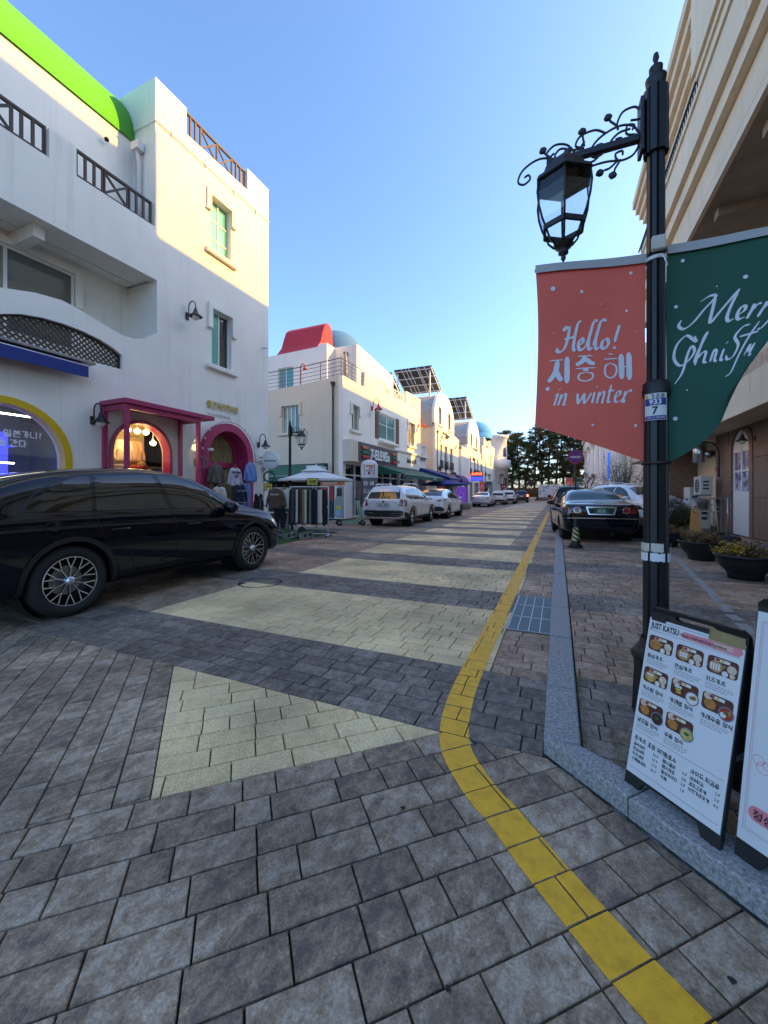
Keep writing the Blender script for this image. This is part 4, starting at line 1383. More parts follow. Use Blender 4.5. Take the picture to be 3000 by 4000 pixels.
 def both(s, name, poly, m, **kw):
  return [s.patch(name, poly, 'side', m, sg=g, **kw) for g in (1, -1)]
 def line(s, pts, wd=.009, m='seam', axis='side', sides=(1, -1), name='panel_gap', off=.0015):
  for g in sides:
   mb = MB(); P = smooth_path(pts, 5)
   V = []
   for i, p in enumerate(P):
    a, b = P[max(i - 1, 0)], P[min(i + 1, len(P) - 1)]
    d = (b - a).normalized(); n_ = Vector((-d.y, d.x)) * wd / 2
    for q in (p + n_, p - n_):
     h = s.hit(q.x, q.y, axis, g)
     V.append(h[0] + h[1].normalized() * off if h else None)
   fs = [(2 * i, 2 * i + 2, 2 * i + 3, 2 * i + 1) for i in range(len(P) - 1)]
   fs = [f for f in fs if all(V[i] is not None for i in f)]
   mb.add([v or Vector((0, 0, 0)) for v in V], fs, m)
   if fs: mb.build(name, s.root)
 def handle(s, y, z, m=None, L=.2):
  for g in (1, -1):
   h = s.hit(y, z, 'side', g)
   if not h: continue
   c = h[0]
   k = MB(); k.tube([c + Vector((-.005 * g, -L / 2, 0)), c + Vector((.03 * g, -L / 2 + .03, .003)), c + Vector((.034 * g, 0, .004)), c + Vector((.03 * g, L / 2 - .03, .003)), c + Vector((-.005 * g, L / 2, 0))], .014, m or s.paint, 8)
   k.build('door_handle', s.root)
 def mirror(s, y, z, m=None, out=.16, size=.11):
  for g in (1, -1):
   h = s.hit(y, z, 'side', g)
   c = h[0] + Vector((out * g, 0, .03))
   k = MB()
   me = []
   prof = [(-1, .05), (-.9, .55), (-.5, .9), (0, 1), (.5, .92), (.9, .6), (1.05, .05)]
   V = []
   for t, r in prof:
    for j in range(12):
     a = 2 * PI * j / 12
     V.append(c + Vector((math.cos(a) * size * r * 1.1, t * size * .75 - .02 * math.cos(a) * g, math.sin(a) * size * r * .72)))
   k.add(V, [(i * 12 + j, i * 12 + (j + 1) % 12, (i + 1) * 12 + (j + 1) % 12, (i + 1) * 12 + j) for i in range(6) for j in range(12)], m or s.paint, True)
   k.tube([h[0] + Vector((-.03 * g, 0, -.02)), c + Vector((-.05 * g, 0, -.03))], .025, 'plastic_black', 8)
   k.build('mirror', s.root)
 def box(s, name, c, sz, m, bev=.01, parent=None):
  k = MB(); x, y, z = c; a, b, d = sz
  k.box(x - a / 2, y - b / 2, z - d / 2, x + a / 2, y + b / 2, z + d / 2, m, bev)
  return k.build(name, parent or s.root)
 def wheels(s, track, style='ten', tw=.25, rim_r=None):
  wr = s.wr; rr = rim_r or wr * .70
  for ya in s.axles:
   for g in (1, -1):
    xo = track * g
    k = MB(); d = -g
    prof = [(rr, xo + d * .03), (rr + .012, xo + d * .004), (rr + (wr - rr) * .45, xo + .004 * g), (wr - .022, xo + d * .012), (wr - .004, xo + d * .035), (wr, xo + d * .06), (wr, xo + d * (tw - .06)), (wr - .02, xo + d * (tw - .01)), (rr, xo + d * tw)]
    k.lathe(prof, 'rubber', (0, ya, wr), 40, 'x')
    t = k.build('tyre', s.root); t.name = 'wheel'
    k = MB()
    k.lathe([(rr, xo + d * .03), (rr - .012, xo + d * .025), (rr - .02, xo + d * .05), (rr - .03, xo + d * .16), (.05, xo + d * .17)], 'rim_dark', (0, ya, wr), 36, 'x')
    lipm = 'rim_silver'
    k.lathe([(rr, xo + d * .03), (rr - .004, xo + d * .018), (rr - .016, xo + d * .022)], lipm, (0, ya, wr), 36, 'x')
    # brake disc
    k.lathe([(.001, xo + d * .13), (wr * .42, xo + d * .13)], 'grey_metal', (0, ya, wr), 24, 'x')
    F = Frame((xo + d * .03, ya, wr), (0, 1, 0), (0, 0, 1), (g, 0, 0))
    def spoke(a0, r0, a1, r1, w0, w1, mm, dep=.03, lift0=-.02, lift1=.0):
     p0, p1 = Vector((math.cos(a0) * r0, math.sin(a0) * r0)), Vector((math.cos(a1) * r1, math.sin(a1) * r1))
     dd = (p1 - p0).normalized(); nn = Vector((-dd.y, dd.x))
     a_, b_, c_, e_ = p0 + nn * w0 / 2, p1 + nn * w1 / 2, p1 - nn * w1 / 2, p0 - nn * w0 / 2
     V = [F.p(a_.x, a_.y, lift0), F.p(b_.x, b_.y, lift1), F.p(c_.x, c_.y, lift1), F.p(e_.x, e_.y, lift0)]
     V += [F.p(a_.x, a_.y, lift0 - dep), F.p(b_.x, b_.y, lift1 - dep), F.p(c_.x, c_.y, lift1 - dep), F.p(e_.x, e_.y, lift0 - dep)]
     k.add(V[:4], [(0, 1, 2, 3)], mm)
     k.add(V, [(0, 4, 5, 1), (1, 5, 6, 2), (2, 6, 7, 3), (3, 7, 4, 0)], 'rim_dark')
    if style == 'lace':
     for i in range(10):
      a = 2 * PI * i / 10 + PI / 2
      spoke(a - .05, .05, a - .02, rr * .52, .012, .009, 'rim_silver')
      spoke(a - .03, rr * .50, a - .20, rr - .01, .009, .012, 'rim_silver', lift0=-.008)
      spoke(a - .03, rr * .50, a + .15, rr - .01, .009, .012, 'rim_silver', lift0=-.008)
    elif style == 'five':
     for i in range(5):
      a = 2 * PI * i / 5 + PI / 2
      for e_ in (-.13, .13):
       spoke(a + e_ * .6, .05, a + e_ * 1.6, rr - .01, .035, .05, 'rim_silver')
    elif style == 'dark':
     for i in range(10):
      a = 2 * PI * i / 10
      spoke(a, .05, a + .12, rr - .01, .03, .04, 'rim_dark')
    else:
     for i in range(10):
      a = 2 * PI * i / 10
      spoke(a, .05, a, rr - .01, .028, .038, 'rim_silver')
    k.lathe([(.001, xo + .004 * g + d * .01), (.03, xo + d * .012), (.055, xo + d * .03), (.06, xo + d * .07)], 'rim_silver', (0, ya, wr), 20, 'x')
    k.build('rim', t)
 def arches(s, m='cladding', wd=.07, off=.008, a0=-8, a1=188):
  for ya in s.axles:
   r0, r1 = s.wr + .05, s.wr + .05 + wd
   pts = [(ya + r1 * math.cos(R(a0 + (a1 - a0) * i / 18)), s.wr + r1 * math.sin(R(a0 + (a1 - a0) * i / 18))) for i in range(19)]
   pts += [(ya + r0 * math.cos(R(a1 - (a1 - a0) * i / 18)), s.wr + r0 * math.sin(R(a1 - (a1 - a0) * i / 18))) for i in range(19)]
   s.both('arch_trim', pts, m, off=off, step=.05)
 def plate(s, c, m, text=None, tm='black_print', sz=.10, wd=.50, ht=.11, lean=0.0):
  k = MB(); F = Frame(c, (1, 0, 0), (0, math.sin(lean), math.cos(lean)))
  F.n = Vector((0, -math.cos(lean), math.sin(lean)))
  k.plate(F, rrect(-wd / 2 - .012, -ht / 2 - .012, wd / 2 + .012, ht / 2 + .012, .012), w=.0, t=.02, m='plastic_black')
  k.plate(F, rrect(-wd / 2, -ht / 2, wd / 2, ht / 2, .01), w=.003, t=.002, m=m)
  o = k.build('number_plate', s.root)
  if text:
   text_mesh(text, sz, tm, F, 0, -sz * .36, .004, .002, 'CENTER', 'plate_lettering', o, bold=.02, sx=.86)
  return o

SUV = [(-2.42, .70, .42, .84, .93), (-2.40, .86, .36, .97, 1.07), (-2.33, .925, .32, 1.03, 1.16), (-2.22, .945, .30, 1.06, 1.36), (-2.10, .95, .28, 1.07, 1.58),
  (-1.95, .95, .27, 1.08, 1.66), (-1.45, .95, .25, 1.07, 1.70), (-.6, .948, .24, 1.05, 1.715), (.05, .945, .24, 1.03, 1.69), (.45, .945, .24, 1.02, 1.62),
  (.85, .945, .24, 1.0, 1.43), (1.15, .945, .24, 1.0, 1.23), (1.4, .945, .24, .99, 1.10), (1.75, .94, .25, .97, 1.05), (2.05, .91, .25, .92, .99), (2.25, .85, .26, .82, .90), (2.36, .72, .34, .66, .74)]

# ---- black SUV in the foreground, left
CAY = [(-2.58, .70, .45, .86, .94), (-2.55, .86, .38, .99, 1.08), (-2.44, .93, .31, 1.08, 1.20), (-2.25, .965, .28, 1.11, 1.33), (-2.02, .98, .26, 1.12, 1.46),
  (-1.75, .99, .25, 1.125, 1.575), (-1.35, .992, .25, 1.125, 1.66), (-.7, .978, .24, 1.115, 1.735), (-.1, .972, .24, 1.10, 1.745), (.3, .972, .24, 1.09, 1.68),
  (.7, .972, .24, 1.075, 1.53), (1.0, .974, .24, 1.06, 1.355), (1.25, .98, .24, 1.04, 1.20), (1.5, .985, .25, 1.01, 1.12), (1.85, .975, .25, .96, 1.06), (2.1, .94, .24, .88, .98), (2.26, .86, .25, .76, .86), (2.34, .70, .32, .61, .70)]
c = Car('black_suv', 'large glossy black SUV with lacy alloy wheels parked close by on the left', (-5.92, 4.10, 0), 0, CAY, (-1.447, 1.447), .392, 'paint_black', tumble=.27, shoulder=.925)
c.both('quarter_window', [(-1.86, 1.18), (-1.21, 1.165), (-1.13, 1.58), (-1.30, 1.555), (-1.52, 1.46), (-1.72, 1.32)], 'car_glass')
c.both('rear_door_window', [(-1.16, 1.165), (-.20, 1.15), (-.30, 1.63), (-1.08, 1.585)], 'car_glass')
c.both('front_door_window', [(-.13, 1.15), (.94, 1.12), (.88, 1.18), (.62, 1.37), (.34, 1.515), (.08, 1.605), (-.22, 1.63)], 'car_glass')
c.patch('windscreen', [(-.70, .98), (.70, .98), (.60, .42), (-.60, .42)], 'top', 'car_glass')
c.patch('rear_window', [(-.66, 1.12), (.66, 1.12), (.56, 1.46), (-.56, 1.46)], 'rear', 'car_glass')
c.line([(-1.19, 1.15), (-1.15, .95), (-1.06, .78), (-.84, .66), (-.77, .55), (-.74, .36)])
c.line([(-.165, 1.14), (-.12, .9), (-.12, .5), (-.16, .36)])
c.line([(1.0, 1.10), (1.03, .88), (1.0, .6), (.95, .36)])
c.line([(-.74, .36), (-.4, .345), (.3, .345), (.95, .36)])
c.line([(1.02, 1.07), (1.3, 1.04), (1.8, .985), (2.1, .92)])
c.line([(-1.98, 1.15), (-1.2, 1.147), (-.2, 1.13), (.98, 1.10)], .010, 'plastic_black', name='window_trim')
c.line([(-1.89, 1.17), (-1.75, 1.34), (-1.53, 1.485), (-1.28, 1.585), (-.7, 1.655), (-.1, 1.645), (.12, 1.62), (.4, 1.515), (.7, 1.355), (.95, 1.17)], .014, 'plastic_black', name='window_trim')
c.handle(-.92, .93, 'paint_black', .24); c.handle(.16, .92, 'paint_black', .24)
c.mirror(.80, 1.12, 'paint_black', .17, .14)
c.arches('cladding', .055, .010)
c.both('sill_trim', [(-1.0, .26), (1.0, .26), (1.0, .33), (-1.0, .33)], 'cladding', off=.012)
for g in (1, -1):
 c.patch('headlight', [(1.93, .86), (2.08, .90), (2.24, .80), (2.28, .70), (2.18, .68), (2.04, .76)], 'side', 'lamp_clear', sg=g, off=.006)
 c.patch('tail_light', [(-2.50, .90), (-2.16, .96), (-2.12, .92), (-2.2, .86), (-2.5, .82)], 'side', 'tail_dark', sg=g, off=.006)
c.patch('fuel_flap', circle(-1.62, .99, .085, 20), 'side', 'paint_black', off=.003)
c.line([(p[0], p[1]) for p in circle(-1.62, .99, .09, 14)] + [(-1.53, .99)], .005, sides=(1,))
c.wheels(.965, 'lace', .27, .280)

# ---- white SUV, rear quarter, in front of the convenience store
def white_suv(name, label, loc, rz, paint, plate=None, ptext=None, lit=False, rails=True, group=None, style='five', tail='tail_red', detailed=True):
 c = Car(name, label, loc, rz, SUV, (-1.41, 1.41), .365, paint, tumble=.34, group=group)
 c.both('quarter_window', [(-1.98, 1.20), (-1.60, 1.12), (-1.22, 1.11), (-1.18, 1.53), (-1.72, 1.50)], 'car_glass')
 c.both('rear_door_window', [(-1.16, 1.11), (-.26, 1.10), (-.30, 1.57), (-1.12, 1.55)], 'car_glass')
 c.both('front_door_window', [(-.20, 1.10), (.92, 1.075), (.55, 1.36), (.25, 1.50), (-.02, 1.565), (-.24, 1.57)], 'car_glass')
 c.patch('rear_window', [(-.70, 1.13), (.70, 1.13), (.66, 1.35), (.58, 1.545), (-.58, 1.545), (-.66, 1.35)], 'rear', 'car_glass')
 c.patch('windscreen', [(-.70, 1.12), (.70, 1.12), (.60, .5), (-.60, .5)], 'top', 'car_glass')
 for g in (1, -1):
  tl = [(g * .66, .86), (g * .92, .80), (g * .92, 1.10), (g * .86, 1.12), (g * .72, 1.10)]
  c.patch('tail_light', tl, 'rear', 'tail_lit' if lit else tail, off=.006)
  c.patch('tail_light', [(-2.42, .82), (-2.24, .84), (-2.08, 1.06), (-2.30, 1.10), (-2.42, 1.06)], 'side', 'tail_lit' if lit else tail, sg=g, off=.006)
 c.patch('bumper', [(-.90, .40), (.90, .40), (.92, .62), (.78, .66), (-.78, .66), (-.92, .62)], 'rear', 'cladding', off=.006)
 c.both('bumper', [(-2.42, .36), (-1.84, .30), (-1.84, .42), (-2.0, .56), (-2.42, .62)], 'cladding', off=.006)
 c.arches('cladding', .06, .010)
 c.both('sill_trim', [(-1.0, .26), (1.0, .26), (1.0, .40), (-1.0, .40)], 'cladding', off=.012)
 if detailed:
  for g in (1, -1):
   c.line([(g * .38, .47), (g * .44, .55), (g * .80, .55), (g * .84, .47), (g * .44, .46)], .016, 'chrome', 'rear', (1,), 'exhaust_trim', .012)
  c.line([(-.80, .68), (-.3, .675), (.3, .675), (.80, .68)], .012, 'chrome', 'rear', (1,), 'bumper_trim', .004)
  c.line([(-.70, .70), (-.66, .80), (-.58, .93), (-.45, 1.0), (0, 1.02), (.45, 1.0), (.58, .93), (.66, .80), (.70, .70)], .008, 'seam', 'rear', (1,))
  c.line([(-1.20, 1.10), (-1.12, .85), (-.94, .70), (-.88, .5), (-.86, .40)]); c.line([(-.23, 1.09), (-.20, .8), (-.22, .40)]); c.line([(1.0, 1.06), (1.02, .8), (.96, .40)])
  c.handle(-1.0, .95); c.handle(.02, .93)
  c.both('fender_vent', [(-2.0, .52), (-1.96, .50), (-2.12, .74), (-2.15, .74)], 'cladding', off=.004)
  if ptext:
   t_ = text_mesh('SORENTO', .055, 'chrome', Frame((0, -2.425, .745), (1, 0, 0), (0, 0, 1), (0, -1, 0)), 0, 0, 0, .004, 'CENTER', 'badge', c.root, space=2.6)
   k = MB(); k.plate(Frame((0, -2.415, 1.015), (1, 0, 0), (0, 0, 1), (0, -1, 0)), circle(0, 0, .06, 20, .03), w=.01, t=.02, m='plastic_black'); k.build('badge', c.root)
 c.mirror(.84, 1.08, paint, .15, .115)
 if plate: c.plate((0, -2.43, .88), plate, ptext, sz=.105)
 if rails:
  for g in (1, -1):
   k = MB(); k.tube(smooth_path([(g * .60, -1.8, 1.665), (g * .615, -1.5, 1.73), (g * .62, -.6, 1.755), (g * .61, .1, 1.735), (g * .60, .4, 1.63)], 4), .016, 'chrome'); k.build('roof_rail', c.root)
 c.patch('spoiler', [(-.60, -2.2), (.60, -2.2), (.60, -1.98), (-.60, -1.98)], 'top', paint, off=.03)
 k = MB(); k.add([(-.03, -1.6, 1.70), (.03, -1.6, 1.70), (.012, -1.72, 1.79), (-.012, -1.72, 1.79), (0, -1.45, 1.70)], [(0, 1, 2, 3), (0, 4, 1), (1, 4, 2), (4, 3, 2), (0, 3, 4)], paint); k.build('aerial', c.root)
 for g in (1, -1):
  c.patch('headlight', [(g * .45, .80), (g * .80, .84), (g * .80, .72), (g * .5, .70)], 'front', 'lamp_clear', off=.006)
 c.wheels(.93, style, .24, .245)
 return c
white_suv('white_suv', 'white SUV with plate 226 4728 parked before the convenience store', (-6.47, 16.95, 0), R(1), 'paint_white', 'plate_white', '226도 4728')

# ---- low white electric car ahead of it
TES = [(-2.37, .70, .46, .84, .93), (-2.35, .85, .38, .98, 1.06), (-2.26, .92, .30, 1.05, 1.15), (-2.10, .945, .27, 1.06, 1.22), (-1.85, .955, .25, 1.07, 1.34), (-1.5, .955, .24, 1.07, 1.48), (-1.0, .955, .23, 1.04, 1.59),
  (-.4, .95, .22, 1.01, 1.625), (.1, .95, .22, .99, 1.60), (.5, .95, .22, .97, 1.49), (.9, .95, .22, .95, 1.31), (1.25, .95, .22, .94, 1.14), (1.6, .945, .23, .91, 1.02), (1.95, .92, .24, .83, .93), (2.2, .86, .25, .72, .82), (2.36, .70, .32, .56, .64)]
c = Car('white_electric_car', 'white electric hatchback with pale blue plate parked ahead of the white SUV', (-6.25, 22.2, 0), R(0), TES, (-1.445, 1.445), .36, 'paint_pearl', tumble=.40)
c.both('side_window', [(-1.75, 1.22), (-1.35, 1.12), (-.95, 1.09), (-.95, 1.44), (-1.2, 1.38), (-1.5, 1.30)], 'car_glass')
c.both('rear_door_window', [(-.90, 1.09), (-.12, 1.06), (-.16, 1.50), (-.55, 1.50), (-.88, 1.46)], 'car_glass')
c.both('front_door_window', [(-.06, 1.06), (1.05, 1.0), (.75, 1.18), (.45, 1.34), (.2, 1.44), (-.1, 1.49)], 'car_glass')
c.patch('rear_window', [(-.68, -2.12), (.68, -2.12), (.52, -1.15), (-.52, -1.15)], 'top', 'car_glass')
c.patch('windscreen', [(-.68, 1.22), (.68, 1.22), (.55, .3), (-.55, .3)], 'top', 'car_glass')
for g in (1, -1):
 c.patch('tail_light', [(g * .52, .93), (g * .92, .93), (g * .92, 1.04), (g * .80, 1.06), (g * .56, 1.0)], 'rear', 'tail_dark', off=.006)
 c.patch('tail_light', [(-2.36, .93), (-2.05, .98), (-1.95, 1.04), (-2.2, 1.05), (-2.36, 1.03)], 'side', 'tail_dark', sg=g, off=.006)
c.patch('bumper', [(-.90, .42), (.90, .42), (.86, .58), (.70, .66), (-.70, .66), (-.86, .58)], 'rear', 'cladding', off=.006)
c.line([(-.64, .70), (-.62, .88), (-.52, 1.02), (0, 1.06), (.52, 1.02), (.62, .88), (.64, .70)], .008, 'seam', 'rear', (1,))
c.line([(-.93, 1.07), (-.9, .8), (-.72, .6), (-.68, .36)]); c.line([(-.09, 1.04), (-.06, .8), (-.08, .36)]); c.line([(1.0, .98), (1.0, .7), (.94, .36)])
c.arches('cladding', .04, .008)
c.both('sill_trim', [(-1.0, .24), (1.0, .24), (1.0, .31), (-1.0, .31)], 'cladding', off=.01)
c.mirror(.78, 1.03, 'paint_pearl', .14, .11); c.handle(-.75, .93, 'plastic_black', .16); c.handle(.12, .92, 'plastic_black', .16)
c.plate((0, -2.385, .86), 'plate_blue', '32 누 61', sz=.09)
c.wheels(.935, 'dark', .25, .25)
k = MB(); k.plate(Frame((0, -2.30, 1.09), (1, 0, 0), (0, .5, .86), (0, -.86, .5)), [(-.05, .03), (.05, .03), (.05, .022), (.012, .012), (0, -.05), (-.012, .012), (-.05, .022)], w=.012, t=.01, m='plastic_black'); k.build('badge', c.root)

# ---- sedans
SED = [(-2.45, .70, .42, .74, .84), (-2.43, .84, .34, .88, .97), (-2.34, .89, .28, .95, 1.035), (-2.1, .905, .25, .96, 1.065), (-1.8, .91, .23, .955, 1.09), (-1.6, .915, .22, .95, 1.14), (-1.3, .915, .22, .945, 1.28), (-1.0, .915, .21, .94, 1.39), (-.6, .915, .21, .93, 1.445),
  (-.1, .915, .2, .92, 1.46), (.3, .915, .2, .91, 1.42), (.65, .915, .2, .91, 1.28), (1.0, .915, .2, .90, 1.10), (1.25, .915, .2, .89, .99), (1.6, .91, .21, .87, .945), (2.0, .88, .22, .80, .88), (2.3, .80, .24, .70, .78), (2.42, .66, .32, .56, .64)]
def sedan(name, label, loc, rz, paint, old=False, group=None):
 c = Car(name, label, loc, rz, SED, (-1.4, 1.42), .325, paint, tumble=.42, group=group)
 c.both('rear_door_window', [(-1.28, 1.03), (-.28, 1.0), (-.30, 1.335), (-.62, 1.33), (-.98, 1.25)], 'car_glass')
 c.both('front_door_window', [(-.22, 1.0), (.90, .965), (.6, 1.13), (.35, 1.26), (.08, 1.33), (-.24, 1.335)], 'car_glass')
 c.patch('windscreen', [(-.64, 1.08), (.64, 1.08), (.54, .36), (-.54, .36)], 'top', 'car_glass')
 c.patch('rear_window', [(-.64, -1.60), (.64, -1.60), (.53, -.86), (-.53, -.86)], 'top', 'car_glass' if not old else 'car_glass_teal')
 c.line([(-1.0, .98), (-1.0, .8), (-.86, .62), (-.82, .3)]); c.line([(-.25, .98), (-.22, .7), (-.24, .3)]); c.line([(.95, .95), (.97, .7), (.92, .3)])
 c.line([(-1.35, 1.0), (-.25, .975), (.95, .945)], .02, 'chrome', name='window_trim')
 c.mirror(.72, .97, paint, .15, .11); c.handle(-.85, .84); c.handle(.1, .83)
 c.wheels(.885, 'ten', .21, .215)
 return c
mat('car_glass_teal', (.012, .075, .085), .03, spec=.12)
c = sedan('black_sedan', 'old black sedan with green number plate 1610 parked astride the kerb', (.80, 14.0, .05), R(5), 'paint_black', True)
for g in (1, -1):
 c.patch('tail_light', [(g * .46, .80), (g * .86, .79), (g * .90, .84), (g * .86, .945), (g * .66, .95), (g * .50, .945)], 'rear', 'tail_red', off=.006)
 c.line([(g * .56 + .075 * math.cos(2 * PI * i / 12), .872 + .075 * math.sin(2 * PI * i / 12)) for i in range(13)], .012, 'chrome', 'rear', (1,), 'lamp_ring', .010)
 c.patch('tail_light', [(g * .80, .80), (g * .885, .80), (g * .89, .90), (g * .83, .92)], 'rear', 'lamp_clear', off=.008)
# chrome surround of the plate, chrome strip along the bumper
k = MB(); Fp = Frame((0, -2.45, .865), (1, 0, 0), (0, .12, 1), (0, -1, .12))
k.ring(Fp, [(-.36, .10), (-.30, -.11), (.30, -.11), (.36, .10)], [(-.31, .065), (-.27, -.085), (.27, -.085), (.31, .065)], .012, .03, 'chrome'); k.build('plate_surround', c.root)
k = MB(); k.plate(Fp, [(-.33, .08), (-.285, -.1), (.285, -.1), (.33, .08)], w=.002, t=.012, m='plastic_black'); k.build('plate_recess', c.root)
p_ = c.plate((0, -2.458, .855), 'plate_green', '1610', 'plate_white', .115, .34, .15)
text_mesh('포 41 서', .04, 'plate_white', Frame((0, -2.458, .855), (1, 0, 0), (0, 0, 1), (0, -1, 0)), 0, .04, .004, .002, 'CENTER', 'plate_lettering', p_)
c.line([(-.86, .66), (-.5, .665), (0, .667), (.5, .665), (.86, .66)], .022, 'chrome', 'rear', (1,), 'bumper_trim', .008)
c.line([(-.84, .56), (-.5, .55), (0, .548), (.5, .55), (.84, .56)], .01, 'seam', 'rear', (1,))
c.line([(-.74, 1.0), (-.72, .78), (-.5, .76), (0, .755), (.5, .76), (.72, .78), (.74, 1.0)], .007, 'seam', 'rear', (1,))
for x_ in (-.34, .34):
 k = MB(); k.box(x_ - .12, -1.12, 1.08, x_ + .12, -1.04, 1.28, 'brown_cloth', .03); k.build('headrest', c.root)
c = sedan('silver_sedan', 'pale silver sedan parked beyond the purple signboard', (-6.85, 40.6, 0), R(2), 'paint_silver')
for g in (1, -1):
 c.patch('tail_light', [(g * .50, .80), (g * .88, .82), (g * .86, .96), (g * .64, .95)], 'rear', 'tail_red', off=.008)
c.plate((0, -2.46, .83), 'plate_white'); c.patch('bumper', [(-.84, .36), (.84, .36), (.84, .46), (-.84, .46)], 'rear', 'cladding', off=.006)

# ---- small white boxy van and other far cars
c = white_suv('small_white_van', 'small white van parked behind the silver sedan', (-6.2, 47.2, 0), R(2), 'paint_white', 'plate_white', None, style='ten', detailed=False)
c.root.scale = (.88, .80, .93)
c = white_suv('white_estate_car', 'white car half hidden beyond the small white van', (-5.75, 52.6, 0), R(2), 'paint_pearl', None, None, style='ten', detailed=False)
c = white_suv('dark_suv', 'dark grey SUV with brake lights on driving away down the street', (-4.8, 60.0, 0), R(4), 'paint_darkgrey', 'plate_white', None, lit=True, style='ten', detailed=False)
c.line([(-.2, 1.60), (.2, 1.60)], .04, 'tail_lit', 'rear', (1,), 'brake_light', .02)
c = white_suv('parked_black_suv', 'black SUV parked ahead of the old black sedan', (.55, 25.8, .05), R(3), 'paint_black', 'plate_white', None, style='ten', detailed=False)
c = white_suv('pale_suv', 'cream white SUV parked at an angle behind the lamp post', (3.0, 19.9, .05), R(208), 'paint_white', None, None, style='dark', rails=True)
# ================================================================= convenience store building (left, second)
XB = -10.3
FB = street_left(XB)
YB = 18.1
FS = facing_us(YB)
B = thing('convenience_store_building', 'white building with convenience store, red curved roof piece and dark sign band', 'building', (XB - 3, 22, 0))
B['world_parts'] = True
tops = [(30.83, 8.96), (27.6, 8.9), (27.55, 8.0), (26.9, 7.95), (25.0, 7.95), (24.9, 8.25), (24.3, 8.25), (24.2, 7.8), (22.7, 7.75), (22.6, 8.42), (20.7, 8.41), (20.66, 7.5), (18.1, 7.5)]
shop = rect(18.4, .1, 29.6, 2.9)
wB1 = rect(19.1, 4.72, 19.95, 6.2); wB2 = rect(22.7, 4.78, 25.4, 6.45); wB3 = rect(28.0, 4.95, 29.4, 6.7)
k = MB(); k.plate(FB, [(18.1, 0), (30.83, 0)] + tops, [shop, wB1, wB2, wB3], 0, .25, 'white_render_far'); k.build('facade', B, local=False)
k = MB()
sw = rect(-14.2, 4.62, -13.05, 6.2)
k.plate(FS, [(-18, 2.9), (XB - .25, 2.95), (XB - .25, 7.5), (-11.5, 7.42), (-13, 7.28), (-15, 7.2), (-18, 7.15)], [sw], 0, .25, 'beige_render'); k.build('side_wall', B, local=False)
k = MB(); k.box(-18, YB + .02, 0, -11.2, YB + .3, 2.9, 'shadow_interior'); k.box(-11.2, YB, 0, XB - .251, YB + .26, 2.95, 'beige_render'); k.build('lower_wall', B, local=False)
k = MB(); k.box(-18, YB + .26, 6.9, XB - .26, 30.8, 7.1, 'concrete'); k.box(-18, 30.55, 0, XB - .26, 30.8, 8.9, 'beige_render'); k.box(-18, YB + .26, 0, -17.8, 30.5, 7, 'beige_render'); k.build('roof_terrace', B, local=False)
# upper storey, set back
k = MB()
k.plate(facing_us(20.5), [(-19.5, 7.1), (-12.75, 7.1), (-12.75, 10.4), (-13.2, 10.43), (-13.5, 10.25), (-19.5, 10.1)], [rect(-16.4, 7.5, -15.2, 9.3)], 0, .2, 'white_render_far')
k.build('upper_wall', B, local=False)
aw = arch(23.2, 7.3, .55, 8.5)
k = MB(); k.plate(street_left(-11.2), [(21.4, 7.1), (27.2, 7.1), (27.2, 9.95), (21.8, 10.4), (21.4, 10.4)], [aw], 0, .2, 'white_render_far'); k.build('upper_wall', B, local=False)
k = MB(); k.plate(street_left(-11.2), aw, w=-.12, t=.02, m='teal_pane_light'); k.build('window', B, local=False)
k = MB(); k.box(-17.3, 21.6, 9.9, -11.42, 27.1, 10.0, 'concrete'); k.box(-12.95, 20.71, 7.1, -12.75, 21.4, 10.4, 'white_render_far'); k.box(-12.75, 21.4, 7.1, -11.41, 21.6, 10.4, 'white_render_far'); k.box(-17.5, 20.6, 7.1, -17.3, 27, 10, 'white_render_far'); k.box(-17.3, 27.0, 7.1, -11.42, 27.2, 9.95, 'white_render_far'); k.build('upper_roof', B, local=False)
window(B, facing_us(20.5), -16.4, 7.5, -15.2, 9.3, -.08, 2, 'teal_pane')
# red roof piece curved like a scroll, and the blue dome behind it
k = MB(); F = Frame((0, 22.4, 0), (1, 0, 0), (0, 0, 1), (0, -1, 0))
prof = [(-16.6, 10.0), (-16.2, 10.7), (-15.75, 11.3), (-15.55, 11.9), (-15.5, 12.3), (-15.3, 12.65), (-14.95, 12.8)]
sec = [(24.6, 0), (24.6, 1.4)]
V = []
# side profile extruded along X: tall back with rounded top, front sweeping down
prof = [(20.8, 10.0), (21.25, 10.5), (21.75, 11.1), (22.0, 11.8), (22.25, 12.35), (22.55, 12.6), (22.9, 12.55), (23.15, 12.2), (23.2, 11.5), (23.2, 10.0)]
for x_ in (-17.1, -14.0):
 V += [(x_, y_, z_) for y_, z_ in prof]
n = len(prof)
k.add(V, [(i, i + 1, n + i + 1, n + i) for i in range(n - 1)], 'red_paint', False); k.add(V[:n], [tuple(range(n))], 'red_paint'); k.add(V[n:], [tuple(range(n))], 'red_paint')
k.build('red_roof_scroll', B, local=False)
k = MB(); k.lathe([(2.3 * math.cos(R(a)), 10.5 + 2.7 * math.sin(R(a))) for a in range(0, 91, 6)], 'blue_dome', (-15.0, 25.4, 0), 32); k.build('blue_dome', B, local=False)
iron_rail(B, [(-18, YB + .1, 7.15), (-13, YB + .1, 7.25), (XB - .15, YB + .1, 7.42), (XB - .15, 20.6, 7.45)], 1.05, 5)
for u0_, u1_ in ((22.75, 24.15), (25.05, 27.5)):
 cross_rail(B, FB, u0_, u1_, 7.85, 8.5, -.1, 'white_frame', .25, .7)
cross_rail(B, FB, 28.6, 30.2, 8.05, 8.8, .02, 'white_frame', .3, .7)
